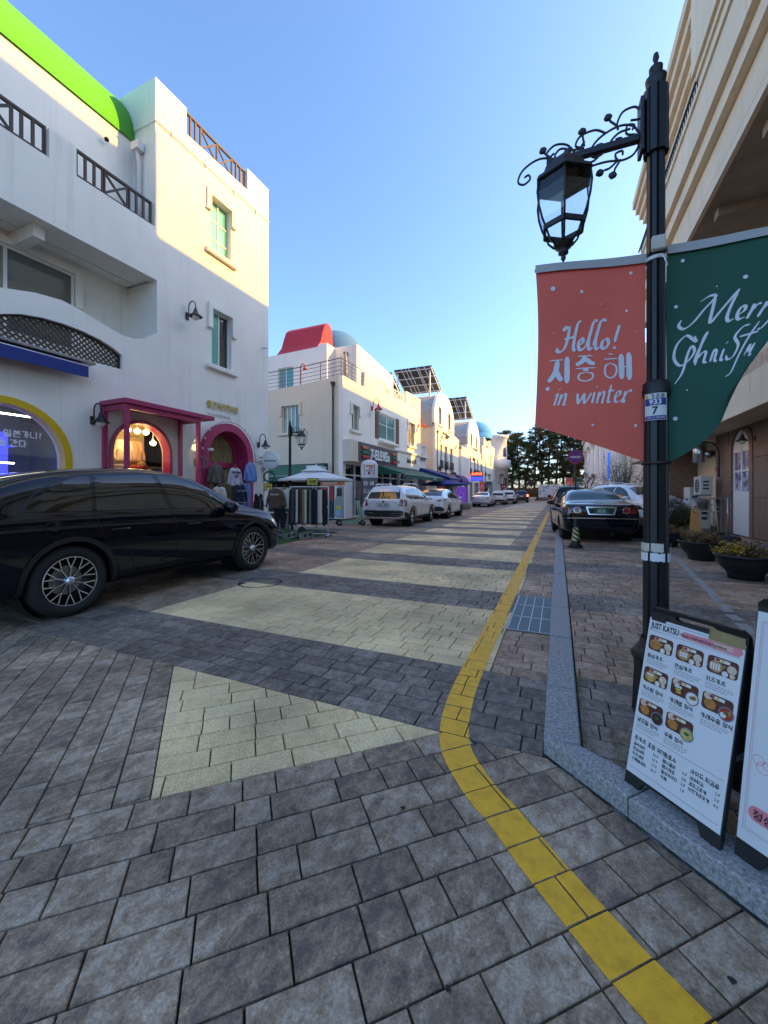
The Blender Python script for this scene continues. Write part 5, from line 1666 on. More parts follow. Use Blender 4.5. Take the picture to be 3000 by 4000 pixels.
downpipe(B, XB - .55, YB - .08, .1, 7.15); downpipe(B, -11.9, 21.25, 7.3, 9.9)
window(B, FB, 19.1, 4.72, 19.95, 6.2, -.1, 2, ('grey_pane', 'curtain_pane')); surround(B, FB, 19.1, 4.85, 19.95, 6.2, 'white_render_far', .5)
window(B, FB, 22.7, 4.78, 25.4, 6.45, -.06, 2, 'teal_pane', bars=(('h', 5.75),), fw=.08)
k = MB(); k.fbox(FB, 22.6, 4.5, .001, 25.6, 4.66, .32, 'white_render_far', .03); k.build('window_sill', B, local=False)
for u_ in (22.1, 25.5):
 k = MB(); k.fbox(FB, u_, 4.75, .001, u_ + .5, 6.5, .05, 'wood_mid')
 for i in range(14): k.fbox(FB, u_ + .06, 4.83 + i * .115, .052, u_ + .44, 4.90 + i * .115, .066, 'wood_mid')
 k.build('shutter', B, local=False)
window(B, FB, 28.0, 4.95, 29.4, 6.7, -.1, 2, 'grey_pane'); surround(B, FB, 28.0, 4.95, 29.4, 6.7, 'white_render_far', .6)
window(B, FS, -14.2, 4.62, -13.05, 6.2, -.1, 4, ('curtain_pane', 'curtain_pane', 'teal_pane', 'dark_pane'), fw=.05); surround(B, FS, -14.2, 4.72, -13.05, 6.2, 'beige_render', .52)
# dark sign band with stripes
k = MB(); k.fbox(FB, 18.1, 3.02, .002, 24.5, 4.15, .5, 'beige_render'); k.build('sign_box', B, local=False)
mat('sign_grey', (.06, .058, .065), .5)
k = MB(); k.fbox(FB, 18.9, 3.06, .502, 24.46, 4.11, .53, 'sign_grey'); k.build('sign_panel', B, local=False)
mat('stripe_orange', (.62, .17, .06), .5); mat('stripe_green', (.01, .16, .09), .5); mat('stripe_red', (.50, .02, .02), .5)
for u_, sc_ in ((19.25, 1.0), (23.55, .85)):
 for z_, mm in ((3.78, 'stripe_orange'), (3.52, 'stripe_green'), (3.26, 'stripe_red')):
  k = MB(); k.fbox(FB, u_, z_, .531, u_ + .78 * sc_, z_ + .16, .60, mm, .01); k.build('sign_stripe', B, local=False)
text_mesh('7-ELEVEn', .78, 'white_print', FB, 20.25, 3.30, .53, .08, name='sign_lettering', parent=B, bold=.035, sx=.90)
# white fascia of the salon next door
k = MB(); k.fbox(FB, 24.6, 3.15, .002, 30.0, 4.22, .22, 'white_render_far'); k.build('salon_fascia', B, local=False)
k = MB(); k.fbox(FB, 24.55, 4.225, .001, 32.4, 4.36, .30, 'white_render_far'); k.build('cornice', B, local=False)
text_mesh('Salon de SH', .55, 'black_print', FB, 27.0, 3.55, .222, .02, name='salon_lettering', parent=B, shear=.3, sx=.8)
text_mesh('헤어살롱', .22, 'black_print', FB, 24.9, 3.4, .222, .01, name='salon_lettering', parent=B)
# shop front: dark glass, frames, arched door
k = MB(); k.plate(street_left(XB - .24), rect(18.4, .1, 29.6, 2.9), w=0, t=.02, m='dark_pane'); k.build('shop_glass', B, local=False)
k = MB()
for u_ in (18.45, 19.7, 21.0, 22.3, 23.6, 24.9, 26.2, 27.5, 28.6, 29.5): k.fbox(FB, u_ - .05, .1, -.22, u_ + .05, 2.9, -.12, 'white_frame')
k.fbox(FB, 18.5, 2.3, -.2, 29.5, 2.38, -.13, 'white_frame'); k.build('shop_frame', B, local=False)
k = MB(); k.ring(FB, arch(26.9, .05, .85, 2.2), arch(26.9, .05, .7, 2.2), .05, .1, 'white_render_far'); k.build('arch_trim', B, local=False)
awning(B, FB, 21.3, 29.7, 3.0, .5, 2.45, 2.3, .24, 'green_cloth', 6)
text_mesh('뷰티 뷰티샵', .16, 'white_print', street_left(XB + 2.315), 26.8, 2.26, 0, .006, name='awning_lettering', parent=B)
awning(B, FS, -18, -11.3, 2.9, .05, 2.2, 2.0, .25, 'green_cloth', 5)
k = MB(); k.box(-11.75, YB - 1.2, 2.55, -11.25, YB - .05, 2.75, 'white_metal', .02); k.build('awning_motor', B, local=False)
k = MB()   # low annex at the far end
k.box(-16, 30.84, 0, XB - .02, 32.4, 5.3, 'white_render_far'); k.build('annex', B, local=False)
cross_rail(B, FB, 31.0, 32.2, 4.5, 5.25, .05, 'white_frame', .3, .6)
gooseneck('wall_lamp', 'red swan-neck wall lamp left of the shuttered window', XB, 21.6, 6.45, (1, 0, 0), 'red_paint', 1.3)
gooseneck('wall_lamp', 'white and red swan-neck lamp at the far end of the store building', XB, 30.2, 6.7, (1, 0, 0), 'red_paint', 1.3)
t = thing('terrace_lamp', 'red post lamp standing on the store roof terrace', 'lamp', (-13.3, 18.6, 7.3))
k = MB(); k.tube(smooth_path([(0, 0, 0), (0, 0, 1.0), (.05, 0, 1.25), (.2, 0, 1.3), (.3, 0, 1.15)], 4), .03, 'red_paint'); k.build('post', t)
k = MB(); k.lathe([(.03, 0), (.05, -.05), (.15, -.15)], 'red_paint', (.3, 0, 1.15), 12); k.build('lamp_shade', t)
t = thing('folded_parasol', 'folded grey parasol on the store roof terrace', 'parasol', (-10.75, 19.2, 7.3))
k = MB(); k.tube([(0, 0, 0), (0, 0, 1.9)], .025, 'white_metal'); k.build('pole', t)
k = MB(); k.lathe([(.04, .5), (.13, .6), (.12, 1.0), (.09, 1.5), (.02, 1.95)], 'grey_vault', n=8, smooth=False); k.build('canopy', t)

# ================================================================= solar arrays
mat('solar_back', (.045, .048, .055), .4, var=.2)
def solar(label, x, y, z, L=5.2, W=3.6, tilt=R(28), hl=2.4, group='rooftop solar arrays'):
 t = thing('solar_array', label, 'solar panel', (x, y, z), 0, group)
 ca, sa = math.cos(tilt), math.sin(tilt)
 F = Frame((0, 0, hl), (1, 0, 0), (0, ca, -sa), (0, sa, ca))    # u across, v falling away from us
 nu, nv = 5, 3
 for i in range(nu):
  for j in range(nv):
   u0_, v0_ = -L / 2 + i * L / nu, -W / 2 + j * W / nv
   k = MB(); k.fbox(F, u0_ + .02, v0_ + .02, 0, u0_ + L / nu - .02, v0_ + W / nv - .02, .04, 'solar_back'); k.build('panel', t)
 k = MB()
 for v_ in (-W * .42, -W * .14, W * .14, W * .42): k.fbox(F, -L / 2, v_ - .04, -.09, L / 2, v_ + .04, -.005, 'white_metal')
 for u_ in (-L / 2 + .1, -L / 6, L / 6, L / 2 - .1): k.fbox(F, u_ - .035, -W / 2, -.17, u_ + .035, W / 2, -.095, 'white_metal')
 k.build('frame', t)
 for u_ in (-L / 2 + .3, L / 2 - .3):
  for v_ in (-W * .38, W * .38):
   p = F.p(u_, v_, -.17); k = MB(); k.box(p.x - .06, p.y - .06, 0, p.x + .06, p.y + .06, p.z, 'white_metal'); k.build('post', t)
 return t
solar('solar array on posts over the store building roof, partly hidden', -14.0, 29.6, 7.2, 4.6, 3.4, R(28), 2.6)
solar('large solar array on posts above the barrel-vaulted white house', -12.9, 38.0, 10.0, 3.9, 4.0, R(24), 2.6)
solar('farther solar array on posts above the second vaulted house', -13.0, 53.0, 10.0, 4.6, 5.0, R(25), 2.6)

# ================================================================= vaulted houses further down
def vault_house(name, label, y0, y1, yc, ry, zapex, zeave, group):
 H = thing(name, label, 'building', (-14, (y0 + y1) / 2, 0), 0, group); H['world_parts'] = True
 ys = yc - ry
 prof = [(y0, 0), (y1, 0), (y1, zeave - 1.4), (yc + ry, zeave - 1.2)]
 prof += [(yc + ry * math.cos(PI * i / 16), zeave + (zapex - zeave) * math.sin(PI * i / 16)) for i in range(17)]
 prof += [(ys, zeave - .9), (y0, zeave - 1.0)]
 F = street_left(XB)
 wa = [arch(yc - ry * .5, zeave - .9, .55, zeave + .3), arch(yc + ry * .45, zeave - .9, .55, zeave + .3)]
 sm = [rect(y0 + 1.6, 4.2, y0 + 2.3, 6.0), rect(yc - .3, 3.9, yc + .9, 6.0), rect(yc + 1.9, 3.9, yc + 3.1, 6.0)]
 sh = [rect(y0 + .8, .1, y0 + 3.2, 2.7), rect(yc + .1, .1, yc + 3.4, 2.7)]
 k = MB(); k.plate(F, prof, wa + sm + sh, 0, .25, 'white_render_far'); k.build('facade', H, local=False)
 for a_ in wa:
  k = MB(); k.plate(F, a_, w=-.12, t=.02, m='grey_pane'); wo = k.build('window', H, local=False)
  k = MB(); k.fbox(F, min(p[0] for p in a_) - .15, zeave - 1.05, .001, max(p[0] for p in a_) + .15, zeave - .9, .12, 'white_render_far'); k.build('window_sill', H, local=False)
 for s_ in sm:
  window(H, F, s_[0][0], s_[0][1], s_[1][0], s_[2][1], -.1, 2, 'grey_pane')
  k = MB(); k.fbox(F, s_[0][0] - .05, 3.7, .05, s_[1][0] + .05, 4.5, .11, 'wood_dark'); k.build('balconet', H, local=False)
 for s_ in sh:
  k = MB(); k.plate(F, s_, w=-.2, t=.02, m='dark_pane'); k.build('shop_glass', H, local=False)
  k = MB()
  for f in (0, .33, .66, 1): u_ = s_[0][0] + (s_[1][0] - s_[0][0]) * f; k.fbox(F, u_ - .05, .1, -.19, u_ + .05, 2.7, -.1, 'white_frame')
  k.build('shop_frame', H, local=False)
 k = MB(); k.plate(facing_us(y0), [(-17.5, 0), (XB - .255, 0), (XB - .255, zeave - 1.0), (-17.5, zeave - 1.0)], w=0, t=.2, m='beige_render'); k.build('side_wall', H, local=False)
 # barrel vault running back from the street, weathered
 k = MB(); V = []
 for x_ in (XB - .26, -17.5):
  V += [(x_, yc + ry * .96 * math.cos(PI * i / 16), zeave + (zapex - zeave) * .95 * math.sin(PI * i / 16)) for i in range(17)]
 k.add(V, [(i, i + 1, 17 + i + 1, 17 + i) for i in range(16)], 'grey_vault', True)
 k.box(-17.5, ys + .1, zeave - 1.2, XB - .26, ys + .3, zeave, 'grey_vault'); k.build('vault_roof', H, local=False)
 k = MB(); k.box(-17.5, y0 + .21, zeave - 1.25, XB - .26, y1, zeave - 1.05, 'concrete'); k.box(-17.5, y1 - .2, 0, XB - .26, y1, zeave - 1.4, 'beige_render'); k.build('terrace', H, local=False)
 iron_rail(H, [(-15, y0 + .1, zeave - 1.0), (XB - .15, y0 + .1, zeave - 1.0), (XB - .15, ys + .6, zeave - 1.0)], .9, 3)
 # projecting beam ends
 for j in range(5):
  k = MB(); k.fbox(F, yc - 1.0 + j * .55, 7.1 - .02 * j, .001, yc - .85 + j * .55, 7.25 - .02 * j, .14, 'wood_dark'); k.build('beam_end', H, local=False)
 downpipe(H, XB + .07, y0 + .5, .1, zeave - 1.6)
 return H
C = vault_house('vaulted_house', 'white house with barrel vault gable right after the store building', 35.2, 44.6, 38.6, 3.7, 11.1, 8.7, 'vaulted white houses down the left side')
D = vault_house('vaulted_house', 'second white vaulted house farther down the left side', 49.2, 58.2, 53.6, 3.9, 11.0, 8.3, 'vaulted white houses down the left side')
k = MB(); k.box(-13, 44.65, 0, XB + .3, 49.1, 6.4, 'white_render_far'); k.box(-13, 44.7, 6.41, XB + .35, 49.05, 6.6, 'white_render_far')
L_ = thing('linking_house', 'low flat-roofed white link between the two vaulted houses', 'building', (-11.5, 47, 0)); L_['world_parts'] = True
k.build('wall', L_, local=False)
window(L_, street_left(XB + .3), 45.6, 3.4, 46.6, 5.4, .02, 2, 'grey_pane'); window(L_, street_left(XB + .3), 47.3, 3.4, 48.3, 5.4, .02, 2, 'grey_pane')
k = MB(); k.plate(street_left(XB + .3), arch(46.9, .05, .9, 1.9), w=.02, t=.02, m='shadow_interior'); k.build('doorway', L_, local=False)
def dome_awning(label, y0, y1, z, m, grp='rounded shop awnings on the vaulted houses'):
 k = MB(); V = []; n = 10
 for i in range(9):
  u = y0 + (y1 - y0) * i / 8
  for j in range(n + 1):
   a = PI / 2 * j / n
   V.append((XB + .02 + 1.3 * math.sin(a), u, z + 1.1 * math.cos(a)))
 k.add(V, [(i * (n + 1) + j, (i + 1) * (n + 1) + j, (i + 1) * (n + 1) + j + 1, i * (n + 1) + j + 1) for i in range(8) for j in range(n)], m, True)
 for u in (y0, y1): k.add([(XB + .02, u, z)] + [(XB + .02 + 1.3 * math.sin(PI / 2 * j / n), u, z + 1.1 * math.cos(PI / 2 * j / n)) for j in range(n + 1)], [tuple(range(n + 2))], m)
 return tag(k.build('shop_awning'), label, 'awning', grp)
dome_awning('rounded brown shop awning behind the banner lamp post', 36.0, 39.0, 2.25, 'brown_cloth')
dome_awning('rounded purple shop awning down the left side', 40.8, 44.2, 2.25, 'purple_cloth')
k = MB(); awn_t = thing('blue_awning', 'steep dark blue cloth awning after the green one', 'awning', (XB, 33, 2.6)); awn_t['world_parts'] = True
awning(awn_t, FB, 30.2, 34.0, 3.4, .05, 2.55, 2.6, .16, 'navy_cloth', 3, name='canopy')
text_mesh('카페달구', .55, 'black_print', street_left(XB), 41.2, 3.15, .01, .06, name='shop_lettering', parent=C, bold=.04)
text_mesh('아토', .5, 'black_print', street_left(XB), 36.2, 3.5, .01, .06, name='shop_lettering', parent=C, bold=.03)
# LED sign board
t = thing('led_sign', 'red and blue lit shop sign board sticking out from the facade', 'sign', (XB + .6, 51.5, 3.4))
mat('led_red', (.3, 0, 0), .5, emit=(1, .05, .03), es=3.0)
k = MB(); k.box(-.9, -.1, -.55, .9, .1, .65, 'plastic_black', .02); k.build('case', t)
k = MB(); k.box(-.86, -.115, -.5, .86, -.102, .02, 'blue_neon'); k.build('blue_strip', t)
for i in range(9): k = MB(); k.box(-.8 + i * .18, -.115, .2 + .06 * (i % 2), -.67 + i * .18, -.102, .46 + .05 * (i % 3), 'led_red'); k.build('lit_segment', t)
for i, (y_, z_, mm) in enumerate(((37.3, 6.7, 'black_iron'), (43.0, 6.3, 'black_iron'), (50.5, 5.6, 'black_iron'))):
 gooseneck('wall_lamp', ('black swan-neck lamp on the first vaulted house', 'black swan-neck lamp near the far end of the first vaulted house', 'black swan-neck lamp on the second vaulted house')[i], XB, y_, z_, (1, 0, 0), mm, 1.4)

# ================================================================= round tower house with blue dome
E_ = thing('tower_house', 'white house with round tower and bright blue dome at the street end', 'building', (-12, 70, 0)); E_['world_parts'] = True
k = MB(); F = street_left(XB)
k.plate(F, [(60, 0), (72, 0), (72, 9.2), (66, 9.2), (66, 8.4), (60, 8.4)], [rect(62, 4, 63, 6), arch(68, 5.5, .6, 7.2), rect(61, .1, 64.5, 2.8), rect(66, .1, 70.5, 3.2)], 0, .3, 'white_render_far'); k.build('facade', E_, local=False)
k = MB(); k.plate(facing_us(60), [(-18, 0), (XB - .31, 0), (XB - .31, 8.4), (-18, 8.4)], [rect(-13.2, 4.5, -12, 6.2)], 0, .3, 'beige_render'); k.box(-18, 60.35, 8.0, XB - .32, 72, 8.2, 'concrete'); k.box(-17, 64, 8.2, XB - .5, 71, 10.2, 'beige_render'); k.build('walls', E_, local=False)
window(E_, facing_us(60), -13.2, 4.5, -12, 6.2, -.1, 2, 'teal_pane')
for s_ in (rect(62, 4, 63, 6), rect(61, .1, 64.5, 2.8), rect(66, .1, 70.5, 3.2)):
 window(E_, F, s_[0][0], s_[0][1], s_[1][0], s_[2][1], -.12, 2 if s_[0][1] > 1 else 3, 'teal_pane' if s_[0][1] > 1 else 'dark_pane')
k = MB(); k.lathe([(2.6, 10.2), (2.6, 10.9)] + [(2.55 * math.cos(R(a)), 10.9 + 2.3 * math.sin(R(a))) for a in range(0, 91, 6)], 'sky_blue_dome', (-12.6, 67, 0), 32); k.build('blue_dome', E_, local=False)
k = MB(); k.lathe([(2.3, 0), (2.3, 5.6), (2.75, 5.7), (2.75, 7.2), (2.5, 7.25), (2.1, 7.3), (2.1, 11.2), (2.35, 11.3), (2.35, 11.7), (.1, 11.7)], 'white_render_far', (-10.6, 75, 0), 28); k.build('round_tower', E_, local=False)
for z_ in (3.2, 8.6):
 for a_ in (-30, 15):
  c_ = Vector((-10.6, 75, 0)); d = Vector((math.cos(R(a_)), math.sin(R(a_)), 0)); rr_ = 2.3 if z_ < 5 else 2.1
  F2 = Frame(c_ + d * rr_, (-d.y, d.x, 0), (0, 0, 1), d)
  k = MB(); k.plate(F2, arch(0, z_ - .8, .35, z_ + .5), w=.02, t=.1, m='grey_pane'); k.build('window', E_, local=False)
k = MB(); k.plate(facing_us(60), [(-12.0, 0), (-10.4, 0), (-10.4, 6.2), (-12.0, 6.2)], w=2.0, t=2.0, m='white_render_far'); k.build('glazed_porch', E_, local=False)
k = MB(); k.plate(street_left(XB - .09), rect(58.1, .2, 59.9, 5.6), w=.0, t=.02, m='teal_pane'); k.build('pane', E_, local=False)

# ================================================================= hotel-like building on the right
XR = 5.0
RB = thing('balcony_building', 'tall cream building with stone ground floor and overhanging balconies on the right', 'building', (XR + 2, 10, 0)); RB['world_parts'] = True
FR = street_right(XR)
door_o = arch(15.15, .1, .64, 2.62)
k = MB()
k.plate(FR, [(-2, 0), (17.2, 0), (17.2, 3.6), (-2, 3.6)], [door_o], 0, .3, 'stone_brown'); k.build('ground_floor_wall', RB, local=False)
# stone courses: each slab its own piece
srng = random.Random(3)
for r_ in range(3):
 z0, z1 = .12 + r_ * 1.12, .12 + (r_ + 1) * 1.12 - .012
 y = 9.0
 while y < 17.0:
  y2 = min(y + srng.choice((1.3, 1.6)), 17.15)
  if y2 < 14.3 or y > 16.0:
   pass
  elif y < 14.3: y2 = 14.25
  else:
   y = 16.05; continue
  k = MB(); k.fbox(FR, y + .006, z0, .001, y2 - .006, min(z1, 3.4), .02 + srng.uniform(0, .004), 'stone_brown', .004); k.build('stone_slab', RB, local=False)
  y = y2 if y2 != 14.25 else 16.05
k = MB(); k.ring(FR, arch(15.15, .09, .86, 2.62), arch(15.15, .09, .655, 2.62), .035, .06, 'stone_brown'); k.build('door_surround', RB, local=False)
k = MB(); k.plate(street_right(XR + .02), arch(15.15, .1, .63, 2.62), [rect(14.62, 1.42, 15.12, 2.0), rect(15.2, 1.42, 15.68, 2.0), rect(14.62, 2.06, 15.12, 2.6), rect(15.2, 2.06, 15.68, 2.6)], 0, .06, 'white_frame')
for z_ in (.3, 1.15): k.fbox(street_right(XR + .02), 14.65, z_, .001, 15.65, z_ + .02, .012, 'white_frame')
k.build('arched_door', RB, local=False)
def poster_mat():
 m, nt, b = newmat('door_poster'); N, L = nt.nodes, nt.links
 g = N.new('ShaderNodeNewGeometry'); n = N.new('ShaderNodeTexNoise'); n.inputs['Scale'].default_value = 5; n.inputs['Detail'].default_value = 4
 L.new(g.outputs['Position'], n.inputs['Vector'])
 sp = N.new('ShaderNodeSeparateXYZ'); L.new(g.outputs['Position'], sp.inputs[0])
 mr = N.new('ShaderNodeMapRange'); mr.inputs['From Min'].default_value = 1.3; mr.inputs['From Max'].default_value = 3.2; mr.inputs['To Min'].default_value = -.2; mr.inputs['To Max'].default_value = .35; L.new(sp.outputs['Z'], mr.inputs['Value'])
 ad = N.new('ShaderNodeMath'); L.new(n.outputs['Fac'], ad.inputs[0]); L.new(mr.outputs[0], ad.inputs[1])
 cr = N.new('ShaderNodeValToRGB'); e = cr.color_ramp.elements
 e[0].position = .33; e[0].color = (.62, .64, .72, 1); e[1].position = .85; e[1].color = (.12, .28, .55, 1)
 for p, c_ in ((.42, (.30, .33, .5, 1)), (.5, (.22, .12, .1, 1)), (.58, (.05, .1, .3, 1)), (.7, (.03, .08, .3, 1))): x = e.new(p); x.color = c_
 L.new(ad.outputs[0], cr.inputs[0]); L.new(cr.outputs[0], b.inputs['Base Color']); b.inputs['Roughness'].default_value = .25
poster_mat()
k = MB(); k.plate(street_right(XR + .05), arch(15.15, 1.3, .6, 2.62), w=0, t=.01, m='door_poster'); k.build('door_picture', RB, local=False)
# fan bars over the picture
k = MB(); k.fbox(street_right(XR + .03), 15.12, 2.6, 0, 15.18, 3.22, .02, 'white_frame'); k.build('glazing_bar', RB, local=False)
# body behind the ground floor, deeper wall further along (cream) and stone pier
k = MB(); k.box(XR + .9, 17.2, 0, XR + 1.1, 24.0, 3.6, 'cream_render'); k.box(XR, 17.0, 0, XR + .9, 17.2, 3.6, 'stone_brown'); k.build('recessed_wall', RB, local=False)
k = MB(); k.box(XR - .2, 22.6, 0, XR + .9, 24.0, 3.6, 'stone_brown'); k.build('stone_pier', RB, local=False)
k = MB(); k.box(XR + 3.2, -2, 3.6, XR + 9, 24.0, 9.79, 'cream_render'); k.box(XR + .3, -2, 10.06, XR + 9, 24.0, 16.6, 'cream_render'); k.box(XR - .2, 23.4, 3.63, XR + 3.19, 23.98, 9.79, 'cream_render'); k.build('upper_wall', RB, local=False)
k = MB(); k.box(XR + .31, -2, .0, XR + 9, 16.9, 3.59, 'cream_render'); k.build('rear_wall', RB, local=False)
# first balcony band
XF = 4.0
k = MB()
k.box(XF, -2, 3.32, XR + 3.19, 24.0, 3.62, 'cream_render'); k.box(XF, -2, 3.62, XF + .22, 24.0, 4.78, 'cream_render'); k.build('balcony_parapet', RB, local=False)
k = MB(); k.box(XF - .08, -2, 4.785, XF + .28, 24.05, 4.9, 'cream_render', .02); k.box(XF - .06, -2, 3.25, XF + .1, 24.05, 3.315, 'cream_render'); k.build('parapet_coping', RB, local=False)
mat('patched_render', (.55, .40, .28), .9, var=.3)
k = MB(); k.plate(street_right(XF), [(10.2, 4.12), (12.4, 4.10), (12.4, 4.38), (10.2, 4.42)], w=.004, t=.003, m='patched_render'); k.build('render_patch', RB, local=False)
# scrolled iron balustrade on it: each baluster bellied
for i in range(64):
 y_ = 6.2 + i * .17
 k = MB(); k.tube(smooth_path([(XF + .1, y_, 4.9), (XF - .02, y_, 5.05), (XF - .10, y_, 5.25), (XF + .02, y_, 5.55), (XF + .1, y_, 5.85)], 3), .012, 'black_iron', 5); k.build('baluster', RB, local=False)
k = MB(); k.bar((XF + .1, -2, 5.87), (XF + .1, 24, 5.87), .05, .03, 'black_iron'); k.build('handrail', RB, local=False)
# arcade openings in the wall behind the balcony
for i in range(6):
 k = MB(); k.plate(street_right(XR + 3.2), arch(3.0 + i * 3.6, 4.4, 1.1, 7.2), w=.02, t=.015, m='dark_pane'); k.build('balcony_window', RB, local=False)
 k = MB(); k.ring(street_right(XR + 3.2), arch(3.0 + i * 3.6, 4.3, 1.25, 7.2), arch(3.0 + i * 3.6, 4.4, 1.08, 7.2), .08, .08, 'white_frame'); k.build('window_trim', RB, local=False)
# second overhang: deep slab with stepped fascia and iron rail
k = MB()
k.box(XF - .05, -2, 9.80, XR + 9, 24.0, 10.05, 'cream_render'); k.box(XF - .05, -2, 10.06, XF + .25, 24.0, 10.9, 'cream_render'); k.build('upper_slab', RB, local=False)
k = MB(); k.box(XF - .25, -2, 10.92, XF + .3, 24.05, 11.35, 'cream_render'); k.box(XF - .4, -2, 11.36, XF + .3, 24.1, 12.45, 'cream_render'); k.box(XF - .46, -2, 12.46, XF + .2, 24.15, 12.62, 'cream_render'); k.build('upper_parapet', RB, local=False)
k = MB(); k.box(XF - .1, -2, 11.9, XR + .29, 24.0, 12.0, 'cream_render'); k.build('upper_floor', RB, local=False)
k = MB()
for i in range(80): k.bar((XF - .2, 6 + i * .22, 12.62), (XF - .2, 6 + i * .22, 13.75), .03, .03, 'black_iron')
k.bar((XF - .2, -2, 13.75), (XF - .2, 24, 13.75), .06, .05, 'black_iron'); k.bar((XF - .2, -2, 12.8), (XF - .2, 24, 12.8), .04, .04, 'black_iron'); k.build('upper_railing', RB, kind='stuff', local=False)
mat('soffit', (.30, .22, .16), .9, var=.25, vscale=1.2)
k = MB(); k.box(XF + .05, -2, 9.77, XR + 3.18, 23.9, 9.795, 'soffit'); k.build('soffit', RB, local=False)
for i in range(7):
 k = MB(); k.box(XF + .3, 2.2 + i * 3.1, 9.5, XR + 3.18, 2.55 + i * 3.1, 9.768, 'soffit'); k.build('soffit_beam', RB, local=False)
# projecting pier with stepped foot
k = MB(); k.box(3.42, 11.2, 13.0, 4.4, 13.7, 17.2, 'cream_render'); k.box(3.5, 11.3, 12.8, 4.4, 13.6, 12.99, 'cream_render'); k.box(3.56, 11.4, 12.63, 4.4, 13.5, 12.79, 'cream_render'); k.build('pier', RB, local=False)
# cornice in steps
k = MB()
for i, (o_, z0, z1) in enumerate(((.05, 14.0, 15.2), (.2, 15.21, 15.5), (.35, 15.51, 15.85), (.5, 15.86, 16.2), (.62, 16.21, 16.6))):
 k.box(4.2 - o_, -2, z0, XR + .31, 24.0 + o_ * .6, z1, 'cream_render')
k.build('cornice', RB, local=False)
k = MB(); k.box(4.1, -2, 16.61, 9, 15.2, 19.8, 'cream_render'); k.build('unseen_shade_block', RB, local=False)  # added block out of view above the roof, sized to shade the left building
k = MB(); k.tube([(XR + .2, 17.6, 2.75), (XR - .35, 17.6, 2.75)], .16, 'steel', 14); k.tube([(XR - .35, 17.6, 2.45), (XR - .35, 17.6, 3.2)], .2, 'steel', 14); k.build('exhaust_duct', RB, local=False)
k = MB(); k.tube(smooth_path([(XR - .1, 16.6, 1.9), (XR - .1, 16.6, 2.7), (XR - .15, 16.9, 3.05), (XR - .3, 17.3, 3.15)], 5), .03, 'plastic_black'); k.build('hose', RB, local=False)
gooseneck('wall_lamp', 'iron wall lamp right of the arched white door', XR - .1, 13.9, 2.85, (-1, 0, 0), 'brown_iron', .8)
t = MB(); t.fbox(FR, 16.85, 2.1, .02, 17.0, 2.25, .08, 'stripe_red'); tag(t.build('fire_alarm_box'), 'small red alarm box on the wall left of the arched door', 'alarm box')

# ================================================================= white colonnade building farther right
CB = thing('colonnade_building', 'white building with giant fluted columns farther down on the right', 'building', (7, 55, 0)); CB['world_parts'] = True
k = MB(); k.box(8.2, 38, 0, 16, 80, 13.2, 'white_render_far'); k.build('wall', CB, local=False)
k = MB(); k.box(4.0, 37.6, 8.2, 8.19, 80, 9.6, 'white_render_far'); k.box(3.7, 37.4, 9.61, 8.19, 80.3, 10.0, 'white_render_far'); k.box(3.4, 37.2, 12.2, 8.19, 80.4, 13.3, 'white_render_far'); k.build('entablature', CB, local=False)
fl = []
for i in range(64):
 a = 2 * PI * i / 64; rr_ = .62 - (.035 if i % 4 in (1, 2) else 0)
 fl.append((rr_ * math.cos(a), rr_ * math.sin(a)))
for y_ in (39.0, 43.5, 49.5, 56, 63, 70, 77):
 k = MB(); V = []
 for z_, s_ in ((.5, 1.0), (4, .97), (7.4, .86)): V += [(4.7 + x * s_, y_ + q * s_, z_) for x, q in fl]
 k.add(V, [(r * 64 + i, r * 64 + (i + 1) % 64, (r + 1) * 64 + (i + 1) % 64, (r + 1) * 64 + i) for r in (0, 1) for i in range(64)], 'white_render_far')
 k.lathe([(.85, 0), (.85, .3), (.72, .45), (.65, .5)], 'white_render_far', (4.7, y_, 0), 24); k.lathe([(.54, 7.4), (.7, 7.7), (.8, 7.9)], 'white_render_far', (4.7, y_, 0), 24); k.box(3.9, y_ - .8, 7.9, 5.5, y_ + .8, 8.19, 'white_render_far')
 k.build('column', CB, local=False)
for y_ in (41.2, 46.5, 53, 60, 67):
 window(CB, street_right(8.2), y_, 1.2, y_ + 1.4, 4.0, .02, 2, 'grey_pane'); window(CB, street_right(8.2), y_, 5.4, y_ + 1.4, 7.4, .02, 2, 'grey_pane')
t = thing('blue_hanging_sign', 'blue vertical sign between the white columns', 'sign', (4.6, 41.2, 2.6))
mat('sign_blue', (.01, .10, .55), .4, emit=(.01, .1, .6), es=.4)
k = MB(); k.box(-.5, -.1, 0, .5, .1, 2.4, 'sign_blue', .02); k.build('panel', t)
k = MB(); k.plate(Frame((0, -.102, 0), (1, 0, 0), (0, 0, 1), (0, -1, 0)), circle(0, 1.75, .28, 20, .4), w=.004, t=.003, m='white_print'); k.build('emblem', t)
# buildings between, mostly hidden behind the banner
MBd = thing('beige_building', 'beige building with low eave hidden behind the red banner', 'building', (9, 31, 0)); MBd['world_parts'] = True
k = MB(); k.box(7.0, 24.6, 0, 16, 37.0, 16.9, 'beige_render'); k.build('wall', MBd, local=False)
k = MB(); k.box(5.2, 26.0, 3.6, 6.99, 36.8, 4.3, 'beige_render'); k.box(5.0, 25.8, 4.31, 6.99, 37, 4.5, 'beige_render'); k.build('eave', MBd, local=False)
for y_ in (28, 31, 34): window(MBd, street_right(7.0), y_, 1, y_ + 1.8, 2.8, .02, 2, 'dark_pane')
for y_ in (27, 30, 33): window(MBd, street_right(7.0), y_, 6, y_ + 1.4, 8, .02, 2, 'grey_pane')
